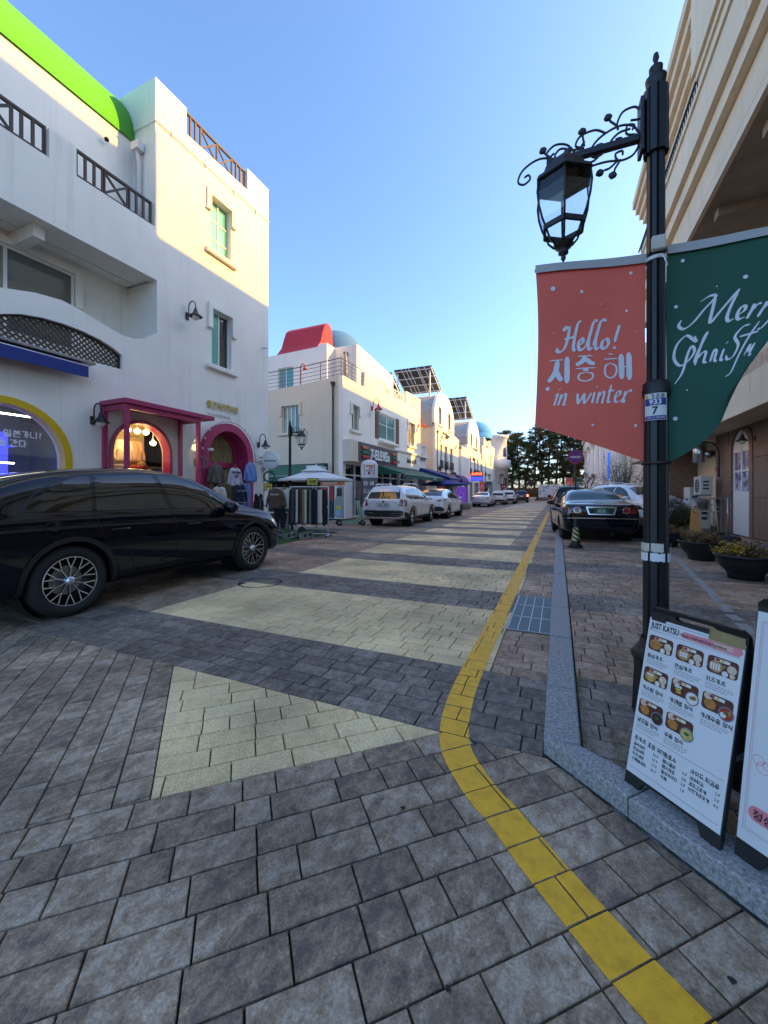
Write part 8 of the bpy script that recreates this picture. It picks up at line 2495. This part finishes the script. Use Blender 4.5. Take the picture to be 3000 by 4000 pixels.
for i, m_ in enumerate(cols_):
 f_ = (i + .8) / (len(cols_) + .6)
 x_, y_ = -7.75 + 1.2 * f_, 10.28 + .34 * f_
 rg = random.Random(i)
 out = [(-.035, 0), (.035, 0), (.05, -.3), (.058, -1.05 - rg.uniform(0, .1)), (-.058, -1.07), (-.05, -.3)]
 garment('trousers', '%s trousers hanging %s from the left on the rack' % (cname[m_], ords[i]), 'trousers', fr_, out, m_, (x_ + .02, y_ - .10, 1.47), 0, .028, i, 'trousers on the rack', hanger=False, step=.05, fold=.006)
 o = thing('clip_hanger', 'wire clip hanger of the %s trousers on the rack' % ords[i], 'hanger', (x_, y_, 1.56), 0, 'clip hangers on the rack')
 k = MB(); k.tube([(0, 0, .02), (0, -.01, -.05), (.0, -.1, -.08)], .004, 'steel', 5); k.build('hook', o)
tb = garment('brown_sweatshirt', 'brown sweatshirt hanging on the left clothes rack', 'sweatshirt', fr_, SWEATER, 'cloth_brown', (-8.10, 10.02, 1.50), 0, .06, 40, fold=.015)
text_mesh('KEEP MORE', .06, 'cloth_ivory', fr_, 0, -.2, .083, .003, 'CENTER', 'print', tb, bold=.03, sx=.9)
garment('beige_sweatshirt', 'beige sweatshirt half behind the brown one', 'sweatshirt', fr_, SWEATER, 'cloth_cream', (-7.92, 10.20, 1.50), 0, .05, 41)
garment('dark_jeans', 'dark jeans below the brown sweatshirt', 'trousers', fr_, PANTS, 'cloth_black', (-8.05, 10.15, 1.02), 0, .05, 42, hanger=False)
mat('price_yellow', (.62, .58, .06), .6)
for i, (x_, y_, z_, lb, rz_) in enumerate(((-8.38, 10.0, 1.56, 'yellow 15000 price card over the left clothes rack', R(-8)), (-7.02, 10.44, 1.72, 'yellow 15000 price card over the trousers rack', R(10)))):
 t = thing('price_card', lb, 'price card', (x_, y_, z_), rz_, 'yellow price cards'); F = at((0, 0, 0)); k = MB(); k.plate(F, rrect(-.19, -.11, .19, .11, .015), w=0, t=.012, m='plastic_black'); k.plate(F, rect(-.17, -.09, .17, .09), w=.003, t=.001, m='price_yellow'); k.build('card', t)
 text_mesh('15000', .15, 'black_print', F, 0, -.055, .004, .001, 'CENTER', 'lettering', t, bold=.04, sx=.72)
 k = MB(); k.tube([(0, .02, -.11), (0, .02, -.22)], .008, 'white_metal', 6); k.build('stem', t)
# white market parasol
t = thing('market_parasol', 'white two-tier market parasol over the clothes racks', 'parasol', (-7.75, 11.75, 0), R(20))
k = MB(); k.tube([(0, 0, 0), (0, 0, 2.34)], .028, 'white_metal', 10); k.build('pole', t)
def canopy(k, r0, z0, r1, z1, m_, n=8, drop=.06):
 V = [(0, 0, z0)] if r0 == 0 else []
 seg = 6; rings = []
 for j in range(1 if r0 == 0 else 0, seg + 1):
  f_ = j / seg; rr_ = r0 + (r1 - r0) * f_; z = z0 + (z1 - z0) * (f_ ** .92)
  for i in range(n * 4):
   a = 2 * PI * i / (n * 4) + PI / 4; c = math.cos(PI / n) / math.cos(((i % 4) / 4 - .5) * 2 * PI / n if n != 4 else ((i % 4) / 4 - .5) * PI / 2)
   V.append((rr_ * math.cos(a), rr_ * math.sin(a), z - .05 * f_ * math.sin(PI * (i % 4) / 4) * -1 * 0 - .04 * math.sin(PI * f_) * math.sin(PI * (i % 4) / 4)))
 m4 = n * 4
 for i in range(m4): V.append((V[-m4][0] if False else r1 * 1.0 * math.cos(2 * PI * i / m4 + PI / 4), r1 * math.sin(2 * PI * i / m4 + PI / 4), z1 - drop))
 fs = []; b = 0
 if r0 == 0:
  fs += [(0, 1 + i, 1 + (i + 1) % m4) for i in range(m4)]; b = 1; cnt = seg
 else: cnt = seg + 1
 for j in range(cnt): fs += [(b + j * m4 + i, b + (j + 1) * m4 + i, b + (j + 1) * m4 + (i + 1) % m4, b + j * m4 + (i + 1) % m4) for i in range(m4)]
 k.add(V, fs, m_, False)
k = MB(); canopy(k, .28, 2.16, 1.30, 1.84, 'white_cloth', 4, .07); k.build('canopy', t)
k = MB(); canopy(k, 0, 2.34, .52, 2.14, 'white_cloth', 4, .04); k.lathe([(.03, 2.33), (.02, 2.37), (.001, 2.4)], 'plastic_white', n=10); k.build('top_canopy', t)
for i in range(8):
 a = 2 * PI * i / 8 + PI / 4; k = MB(); k.bar((.05 * math.cos(a), .05 * math.sin(a), 2.16), (1.28 * math.cos(a), 1.28 * math.sin(a), 1.83), .015, .02, 'white_metal'); k.build('rib', t)
k = MB(); k.box(-.3, -.3, 0, .3, .3, .12, 'concrete', .02); k.build('base', t)
# concrete blocks dressed with turf, black bag, white tables
for i, (x_, y_, rz_, ry_) in enumerate(((-8.05, 9.35, R(25), R(18)), (-7.75, 10.0, R(-5), R(8)), (-7.35, 9.75, R(60), R(-10)), (-6.85, 9.85, R(70), R(-6)))):
 t = thing('turf_block', ('tilted concrete block clad in turf at the far left under the rack', 'concrete block clad in turf lying behind the others', 'concrete block clad in turf in the middle under the rack', 'concrete block clad in turf at the right under the rack')[i], 'block', (x_, y_, .12), rz_, 'turf-clad blocks under the rack')
 t.rotation_euler = (R(20) if i == 0 else 0, ry_, rz_)
 k = MB(); k.plate(Frame((0, -.095, 0), (1, 0, 0), (0, 0, 1), (0, -1, 0)), rect(-.19, -.10, .19, .10), [rect(-.15, -.06, -.02, .06), rect(.02, -.06, .15, .06)], 0, .19, 'concrete'); k.build('hollow_block', t)
 k = MB(); k.box(-.195, -.10, .101, .195, .10, .115, 'turf'); k.build('turf_top', t)
t = thing('dark_bag', 'dark crumpled bag between the turf blocks', 'bag', (-7.10, 10.0, .0)); k = MB(); rg = random.Random(3)
V = []; nn = 14
for j in range(8):
 for i in range(nn):
  a = 2 * PI * i / nn; rr_ = (.06, .17, .19, .18, .15, .12, .07, .01)[j] * rg.uniform(.85, 1.1); V.append((rr_ * math.cos(a), rr_ * .8 * math.sin(a), (.0, .01, .08, .16, .22, .28, .33, .36)[j]))
k.add(V, [(j * nn + i, j * nn + (i + 1) % nn, (j + 1) * nn + (i + 1) % nn, (j + 1) * nn + i) for j in range(7) for i in range(nn)], 'cloth_black', True); k.build('sack', t)
for i, (x_, y_, lb) in enumerate(((-8.75, 9.4, 'white wire table beside the black SUV hood'), (-8.6, 10.6, 'white wire table behind the brown sweatshirt'))):
 t = thing('white_table', lb, 'table', (x_, y_, 0), R(15), 'white tables under the parasol'); k = MB(); k.box(-.4, -.25, .70, .4, .25, .73, 'white_metal', .005); k.build('table_top', t)
 for a in (-.36, .36):
  for b in (-.2, .2): k = MB(); k.tube([(a, b, 0), (a, b, .70)], .015, 'white_metal', 6); k.build('leg', t)
 k = MB(); k.box(-.36, -.2, .3, .36, .2, .315, 'white_metal'); k.build('shelf', t)
# cash machine booth
t = thing('cash_machine', 'red and dark green cash machine booth at the store corner', 'cash machine', (-10.38, 17.62, 0))
mat('atm_red', (.45, .03, .02), .4); mat('atm_orange', (.62, .14, .03), .4); mat('atm_green', (.01, .045, .05), .4); mat('paper_blue', (.25, .45, .7), .5)
k = MB(); k.box(-.72, -.42, .06, .72, .4, 2.0, 'plastic_white', .02); k.build('cabinet', t)
F = at((0, -.42, 0)); k = MB(); k.plate(F, rect(-.70, .10, .12, 1.72), w=.004, t=.003, m='atm_green'); k.plate(F, [(-.70, 1.72), (.0, 1.72), (.1, 1.0), (-.05, .95), (-.70, 1.45)], w=.008, t=.003, m='atm_red'); k.build('side_graphic', t)
k = MB(); k.plate(F, rect(-.70, 1.74, .70, 1.98), w=.005, t=.004, m='atm_orange'); k.build('header', t); text_mesh('은행공용 ATM', .15, 'white_print', F, -.18, 1.80, .006, .002, 'CENTER', 'lettering', t, bold=.03)
k = MB(); k.plate(F, [(.15, .15), (.66, .1), (.66, 1.70), (.35, 1.70), (.15, 1.0)], w=.006, t=.004, m='grey_metal'); k.plate(F, rect(.25, 1.2, .55, 1.6), w=.009, t=.002, m='dark_pane'); k.plate(F, rect(.22, .2, .5, .5), w=.009, t=.002, m='paper_blue'); k.plate(F, rect(.24, .54, .52, .72), w=.009, t=.002, m='price_yellow'); k.build('terminal', t)
text_mesh('365', .13, 'white_print', F, -.28, .62, .008, .002, 'CENTER', 'lettering', t, bold=.03)
# inflatable store pillar sign
t = thing('pillar_sign', 'tall white and grey inflatable pillar sign of the convenience store', 'sign', (-9.15, 18.9, 0), R(0))
mat('pillar_white', (.68, .66, .70), .5); mat('pillar_grey', (.14, .12, .135), .6); mat('logo_orange', (.70, .16, .04), .5); mat('logo_red', (.50, .02, .02), .5); mat('logo_brown', (.09, .03, .03), .5)
rp = .45
k = MB(); k.lathe([(rp, .75), (rp, 2.15)], 'pillar_grey', n=32); k.build('grey_sleeve', t)
k = MB(); k.lathe([(rp + .004, 2.15), (rp + .004, 2.75), (rp * .92, 2.92), (rp * .7, 3.04), (rp * .35, 3.1), (.001, 3.12)], 'pillar_white', n=32); k.build('white_top', t)
k = MB(); k.lathe([(rp + .01, .05), (rp + .01, .62)], 'pillar_white', n=32); k.build('base', t)
k = MB(); k.lathe([(rp + .003, .62), (rp + .003, .66)], 'logo_orange', n=32); k.lathe([(rp + .003, .665), (rp + .003, .70)], 'logo_red', n=32); k.lathe([(rp + .003, .705), (rp + .003, .75)], 'pillar_white', n=32); k.build('stripes', t)
cdir = Vector((-(-9.15), -18.9, 0)).normalized(); ang0 = math.atan2(cdir.y, cdir.x)
Fp = Frame((0, 0, 0), (-math.sin(ang0), math.cos(ang0), 0), (0, 0, 1), (math.cos(ang0), math.sin(ang0), 0))
def bend(o, r):
 for v in o.data.vertices:
  uu = v.co.dot(Fp.u); ww = v.co.dot(Fp.n); a = ang0 + uu / r; v.co = ((r + ww) * math.cos(a), (r + ww) * math.sin(a), v.co.z)
k = MB()
k.ring(Fp, [(-.26, 2.28), (.26, 2.28), (.31, 2.86), (-.31, 2.86)], [(-.225, 2.31), (.225, 2.31), (.275, 2.83), (-.275, 2.83)], .008, .004, 'logo_brown')
def strip(pts, m_, w_):
 # subdivide long quads so they wrap round the pillar
 (a, b), (c, d) = pts
 n = 8
 V = [Fp.p(*Vector(p).lerp(Vector(q), i / n), w_) for i in range(n + 1) for p, q in ((a, b), (d, c))]
 k.add(V, [(2 * i, 2 * i + 2, 2 * i + 3, 2 * i + 1) for i in range(n)], m_)
strip((((-.20, 2.72), (.20, 2.72)), ((.20, 2.80), (-.20, 2.80))), 'logo_orange', .009)
k.add([Fp.p(*p, .0095) for p in ((.10, 2.72), (.20, 2.72), (.07, 2.60), (-.05, 2.60))], [(0, 1, 2, 3)], 'logo_orange')
k.add([Fp.p(*p, .0095) for p in ((-.07, 2.46), (.055, 2.46), (.05, 2.31), (-.075, 2.31))], [(0, 1, 2, 3)], 'logo_red')
o = k.build('emblem', t); bend(o, rp)
o = text_mesh('ELEVEn', .115, 'logo_brown', Fp, 0, 2.485, .010, .001, 'CENTER', 'lettering', t, bold=.02, sx=.98); bend(o, rp)
for z_, s_ in ((1.78, '담 배'), (1.36, '도시락'), (.94, '커 피')):
 o = text_mesh(s_, .25, 'white_print', Fp, 0, z_, .006, .001, 'CENTER', 'lettering', t, bold=.02, sx=1.0 if len(s_) == 3 and s_[1] != ' ' else 1.15); bend(o, rp)
o = text_mesh('L.pay  SSG', .13, 'black_print', Fp, 0, .30, .012, .001, 'CENTER', 'lettering', t, bold=.01); bend(o, rp + .005)
# shared scooters
mat('mint', (.22, .52, .32), .4)
def scooter(label, x, y, rz):
 t = thing('kick_scooter', label, 'scooter', (x, y, 0), rz, 'mint shared scooters')
 k = MB(); k.box(-.09, -.45, .12, .09, .25, .17, 'mint', .01); k.box(-.08, -.43, .171, .08, .2, .176, 'rubber'); k.build('deck', t)
 k = MB(); k.tube([(0, .22, .15), (0, .42, .30), (0, .36, .55), (0, .28, 1.10)], [.03, .04, .03, .025], 'mint', 10); k.build('steering_column', t)
 k = MB(); k.tube([(-.26, .22, 1.13), (-.1, .28, 1.12), (.1, .28, 1.12), (.26, .22, 1.13)], .018, 'plastic_black', 8); k.box(-.05, .24, 1.05, .05, .30, 1.14, 'plastic_black', .01); k.build('handlebar', t)
 for y_ in (.46, -.50):
  k = MB(); k.lathe([(.001, -.03), (.08, -.03), (.11, -.025), (.115, 0), (.11, .025), (.08, .03), (.001, .03)], 'rubber', (0, y_, .115), 20, 'x'); w_ = k.build('wheel', t)
  k = MB(); k.lathe([(.001, -.034), (.06, -.033), (.06, .033), (.001, .034)], 'grey_metal', (0, y_, .115), 14, 'x'); k.build('hub', w_)
 k = MB(); k.box(-.05, -.6, .2, .05, -.4, .24, 'plastic_black', .01); k.build('mudguard', t)
scooter('mint shared scooter nearest the pillar sign', -7.85, 14.55, R(-65)); scooter('mint shared scooter behind the other one', -8.15, 14.95, R(-50))
# purple signboard and bowl planter, blue parasol
t = thing('purple_sign', 'lit purple standing signboard on the left pavement', 'sign', (-7.6, 33.8, 0)); mat('sign_purple', (.12, .04, .42), .5, emit=(.12, .04, .5), es=.2)
k = MB(); k.box(-.42, -.08, .25, .42, .08, 1.85, 'sign_purple', .02); k.build('panel', t); k = MB(); k.ring(at((0, -.085, 0)), circle(0, 1.2, .24, 24), circle(0, 1.2, .2, 24), .004, .003, 'white_print'); k.build('ring_mark', t)
text_mesh('目', .26, 'white_print', at((0, -.085, 0)), 0, 1.1, .004, .002, 'CENTER', 'lettering', t) if False else None
k = MB(); k.box(-.3, -.2, 0, .3, .2, .25, 'plastic_black', .02); k.build('foot', t)
t = thing('stone_bowl', 'dark round bowl planter at the kerb by the purple sign', 'planter', (-6.95, 33.0, 0)); k = MB(); k.lathe([(.25, 0), (.3, .05), (.42, .3), (.44, .5), (.38, .52), (.3, .45), (.001, .42)], 'grey_vault', n=24); k.build('bowl', t)
t = thing('blue_parasol', 'dark blue lettered parasol under the blue awning', 'parasol', (-8.3, 30.6, 0)); k = MB(); k.tube([(0, 0, 0), (0, 0, 2.6)], .03, 'white_metal', 8); k.build('pole', t)
k = MB(); canopy(k, 0, 2.62, 1.7, 2.05, 'navy_cloth', 8, .12); k.build('canopy', t)

# ================================================================= far end: hedge bank, notice board, trees
mat('hedge_brown', (.12, .06, .03), .95, var=.5, vscale=3); mat('pine_leaf', (.05, .078, .026), .8, var=.5, vscale=1.5); mat('pine_leaf_brown', (.11, .085, .032), .85, var=.4, vscale=1.5); mat('bark', (.075, .05, .035), .95, var=.4, vscale=6)
rg = random.Random(21)
k = MB(); V = []; n = 60
for i in range(n + 1):
 x_ = -16 + 30 * i / n;
 for y_, z_ in ((73.6, 0), (73.7, 1.6), (74.2, 2.15), (75.5, 2.2), (75.8, 0)): V.append((x_ + rg.gauss(0, .06), y_ + rg.gauss(0, .08), z_ + (rg.gauss(0, .09) if z_ else 0)))
k.add(V, [(i * 5 + j, (i + 1) * 5 + j, (i + 1) * 5 + j + 1, i * 5 + j + 1) for i in range(n) for j in range(4)], 'hedge_brown')
for _ in range(5200):
 x_ = rg.uniform(-16, 14); z_ = rg.uniform(.05, 2.25); y_ = 73.6 + (.1 if z_ < 1.6 else .5) + rg.gauss(0, .12)
 if z_ > 2.0: y_ = rg.uniform(73.8, 75.6)
 c_ = Vector((x_, y_, z_)); d = Vector((rg.gauss(0, 1), rg.gauss(0, 1), rg.gauss(0, 1))).normalized(); e_ = d.cross(Vector((1, .3, .2))).normalized(); k.add([c_ - d * .1, c_ + e_ * .08, c_ + d * .12], [(0, 1, 2)], 'hedge_brown')
tag(k.build('hedge'), 'clipped brown hedge closing the street end', 'hedge')
def pine_mesh(seed, h, brown=.15, spread=2.6):
 rg = random.Random(seed); tr = MB(); cr = MB()
 top = Vector((rg.gauss(0, .4), rg.gauss(0, .4), h))
 spine = smooth_path([(0, 0, 0), (rg.gauss(0, .2), rg.gauss(0, .2), h * .35), (rg.gauss(0, .35), rg.gauss(0, .35), h * .7), tuple(top)], 5)
 tr.tube(spine, [.24 * (1 - .85 * i / (len(spine) - 1)) + .02 for i in range(len(spine))], 'bark', 8)
 for b in range(40):
  f_ = .26 + .74 * (b + rg.random()) / 40; p = spine[min(int(f_ * (len(spine) - 1)), len(spine) - 1)]
  a = rg.random() * 2 * PI; L_ = spread * (1.05 - f_) ** .55 * rg.uniform(.55, 1.15) + .35
  d = Vector((math.cos(a), math.sin(a), rg.uniform(-.05, .45)))
  q = p + d * L_; tr.tube([p, p.lerp(q, .5) + Vector((0, 0, -.1)), q], [.05, .03, .012], 'bark', 4, cap=False)
  for c_ in range(5):
   cc = p.lerp(q, rg.uniform(.4, 1.08)) + Vector((rg.gauss(0, .25), rg.gauss(0, .25), rg.gauss(.05, .15)))
   R_ = rg.uniform(.28, .62)
   m_ = 'pine_leaf_brown' if rg.random() < brown else 'pine_leaf'
   for _ in range(40):
    s_ = Vector((rg.gauss(0, 1), rg.gauss(0, 1), rg.gauss(0, .55))); s_ = s_.normalized() * R_ * rg.random() ** .4; s_.z *= .55
    e1 = Vector((rg.gauss(0, 1), rg.gauss(0, 1), rg.gauss(.3, .8))).normalized(); e2 = e1.cross(Vector((rg.gauss(0, 1), rg.gauss(0, 1), rg.gauss(0, 1)))).normalized()
    l_ = rg.uniform(.16, .32); cr.add([cc + s_ - e2 * .07, cc + s_ + e2 * .07, cc + s_ + e1 * l_], [(0, 1, 2)], m_)
 return tr, cr
protos = []
for i in range(4):
 tr, cr = pine_mesh(50 + i, (13.5, 12.0, 14.5, 11.0)[i], (.15, .3, .4, .2)[i], (2.8, 2.4, 2.9, 2.6)[i])
 t = thing('pine_tree', 'x', 'tree', (0, 0, 0), 0, 'pine trees behind the hedge'); tr.build('trunk', t); cr.build('crown', t, kind='stuff'); protos.append(t)
spots = [(-9.6, 79, 0, 1.0), (-7.9, 77.5, 1, 1.02), (-6.9, 81, 2, .92), (-5.3, 78, 3, 1.0), (-4.3, 82, 0, 1.0), (-2.9, 78.5, 2, 1.0), (-1.5, 81, 1, 1.12), (-.4, 77.5, 0, .98), (.9, 80, 2, 1.02), (2.2, 78, 1, 1.1), (3.4, 82, 3, 1.2), (4.8, 79, 0, .95), (6.4, 84, 2, 1.0), (-11.5, 84, 3, 1.1), (-13.5, 80, 1, 1.0)]
fromleft = 'first second third fourth fifth sixth seventh eighth ninth tenth eleventh twelfth thirteenth fourteenth fifteenth sixteenth seventeenth eighteenth'.split()
order = sorted(range(len(spots)), key=lambda i: to_cam(spots[i][0], spots[i][1])[0])
used = set()
for i, (x_, y_, p_, s_) in enumerate(spots):
 o = protos[p_] if p_ not in used else copy_tree(protos[p_]); used.add(p_)
 o.location = (x_, y_, 0); o.rotation_euler = (0, 0, rg.random() * 6.28); o.scale = (s_, s_, s_)
 o['label'] = '%s pine tree from the left in the grove behind the hedge' % fromleft[order.index(i)]
# far belt of trees closing the horizon
k = MB()
for _ in range(9000):
 x_ = rg.uniform(-60, 90); y_ = rg.uniform(135, 150); hmax = 5.5 + 2.2 * noise.noise(Vector((x_ * .12, 0, 3))); z_ = rg.uniform(0, hmax)
 c_ = Vector((x_, y_, z_)); d = Vector((rg.gauss(0, 1), rg.gauss(0, 1), rg.gauss(0, 1))).normalized(); e_ = d.cross(Vector((1, .3, .2))).normalized(); k.add([c_ - d * .5, c_ + e_ * .4, c_ + d * .5], [(0, 1, 2)], 'pine_leaf_brown')
tag(k.build('far_woods', kind='stuff'), 'far belt of low woods on the horizon', 'woods')
t = thing('map_board', 'framed village map board at the street end', 'notice board', (-1.1, 72.3, 0))
def map_mat():
 m, nt, b = newmat('map_print'); N, L = nt.nodes, nt.links; tc = N.new('ShaderNodeTexCoord'); n = N.new('ShaderNodeTexVoronoi'); n.inputs['Scale'].default_value = 2.2; L.new(tc.outputs['Object'], n.inputs['Vector'])
 cr = N.new('ShaderNodeValToRGB'); e = cr.color_ramp.elements; e[0].position = .15; e[0].color = (.05, .15, .45, 1); e[1].position = .55; e[1].color = (.7, .72, .75, 1); x = e.new(.3); x.color = (.3, .5, .7, 1); L.new(n.outputs['Distance'], cr.inputs[0]); L.new(cr.outputs[0], b.inputs['Base Color'])
map_mat()
k = MB(); k.box(-1.95, -.1, 0, -1.8, .1, 2.55, 'plastic_white'); k.box(1.8, -.1, 0, 1.95, .1, 2.55, 'plastic_white'); k.box(-1.95, -.12, 2.56, 1.95, .12, 2.75, 'plastic_white'); k.box(-1.95, -.14, 0, 1.95, .14, .55, 'stone_brown'); k.build('frame', t)
k = MB(); k.plate(at((0, -.02, 0)), rect(-1.79, .56, 1.79, 2.5), w=0, t=.04, m='map_print'); k.build('map', t)
t = thing('white_flower_tub', 'white stone flower tub before the brown hedge', 'planter', (-4.1, 71.5, 0)); k = MB(); k.lathe([(.5, 0), (.55, .1), (.75, .45), (.8, .6), (.7, .6), (.6, .5), (.001, .5)], 'white_render_far', n=20); k.build('tub', t)
t = thing('entry_sign', 'round no-entry sign by the far round tower', 'road sign', (-7.6, 62.0, 0)); k = MB(); k.tube([(0, .05, 0), (0, .05, 2.6)], .05, 'grey_metal', 8); k.build('post', t)
k = MB(); k.plate(at((0, 0, 2.3)), circle(0, 0, .42, 24), w=0, t=.03, m='sign_red'); k.plate(at((0, 0, 2.3)), rect(-.28, -.07, .28, .07), w=.006, t=.004, m='white_print'); k.build('disc', t)
# bare street tree near the tower, evergreen shrubs on the right
def bare_tree(label, x, y, h, seed):
 rg = random.Random(seed); t = thing('bare_tree', label, 'tree', (x, y, 0)); k = MB(); b_ = MB()
 def grow(p, d, L_, r, lv, mb):
  q = p + d * L_; mid = p.lerp(q, .5) + Vector((rg.gauss(0, .06), rg.gauss(0, .06), 0)) * L_; mb.tube([p, mid, q], [r, r * .85, r * .65], 'bark', 5, cap=False)
  if lv == 0: return
  for _ in range(3 if lv > 1 else 4):
   dd = (d + Vector((rg.gauss(0, .45), rg.gauss(0, .45), rg.uniform(-.1, .35)))).normalized(); grow(q, dd, L_ * rg.uniform(.6, .8), r * .62, lv - 1, b_)
 grow(Vector((0, 0, 0)), Vector((0, 0, 1)), h * .3, .09, 4, k); k.build('trunk', t); b_.build('branches', t, kind='stuff')
bare_tree('bare young tree at the foot of the round tower', -7.2, 57.5, 5.2, 4); bare_tree('bare tree in front of the brown hedge', -4.9, 70.5, 4.6, 7); bare_tree('bare young tree beside the white columns', 2.6, 44, 4.5, 9)
def conifer_bush(label, x, y, r, h, seed, m1='pine_leaf'):
 rg = random.Random(seed); t = thing('conifer_bush', label, 'bush', (x, y, 0), 0, 'evergreen bushes on the right'); k = MB(); s = MB()
 for b in range(60):
  a = rg.random() * 2 * PI; el = rg.uniform(.05, 1.4); d = Vector((math.cos(a) * math.cos(el), math.sin(a) * math.cos(el), math.sin(el))); L_ = Vector((r * d.x, r * d.y, h * d.z)) * rg.uniform(.8, 1.12)
  p0 = Vector((0, 0, .2)); s.tube([p0, p0 + L_ * .5, p0 + L_], [.02, .012, .004], 'bark', 4, cap=False)
  for _ in range(110):
   c_ = p0 + L_ * rg.uniform(.25, 1.0) + Vector((rg.gauss(0, .10), rg.gauss(0, .10), rg.gauss(0, .08))); e1 = (d + Vector((rg.gauss(0, .5), rg.gauss(0, .5), rg.gauss(0, .5)))).normalized(); e2 = e1.cross(Vector((rg.gauss(0, 1), rg.gauss(0, 1), rg.gauss(0, 1)))).normalized(); k.add([c_ - e2 * .012, c_ + e2 * .012, c_ + e1 * rg.uniform(.08, .16)], [(0, 1, 2)], m1)
 s.build('branches', t); k.build('needles', t, kind='stuff')
conifer_bush('spreading dark evergreen bush behind the cream white SUV', 3.3, 26.0, 2.0, 3.2, 3); conifer_bush('dark low bush behind the flower bowls beside the air conditioners', 3.9, 17.9, .55, .85, 5, 'pine_leaf_brown')
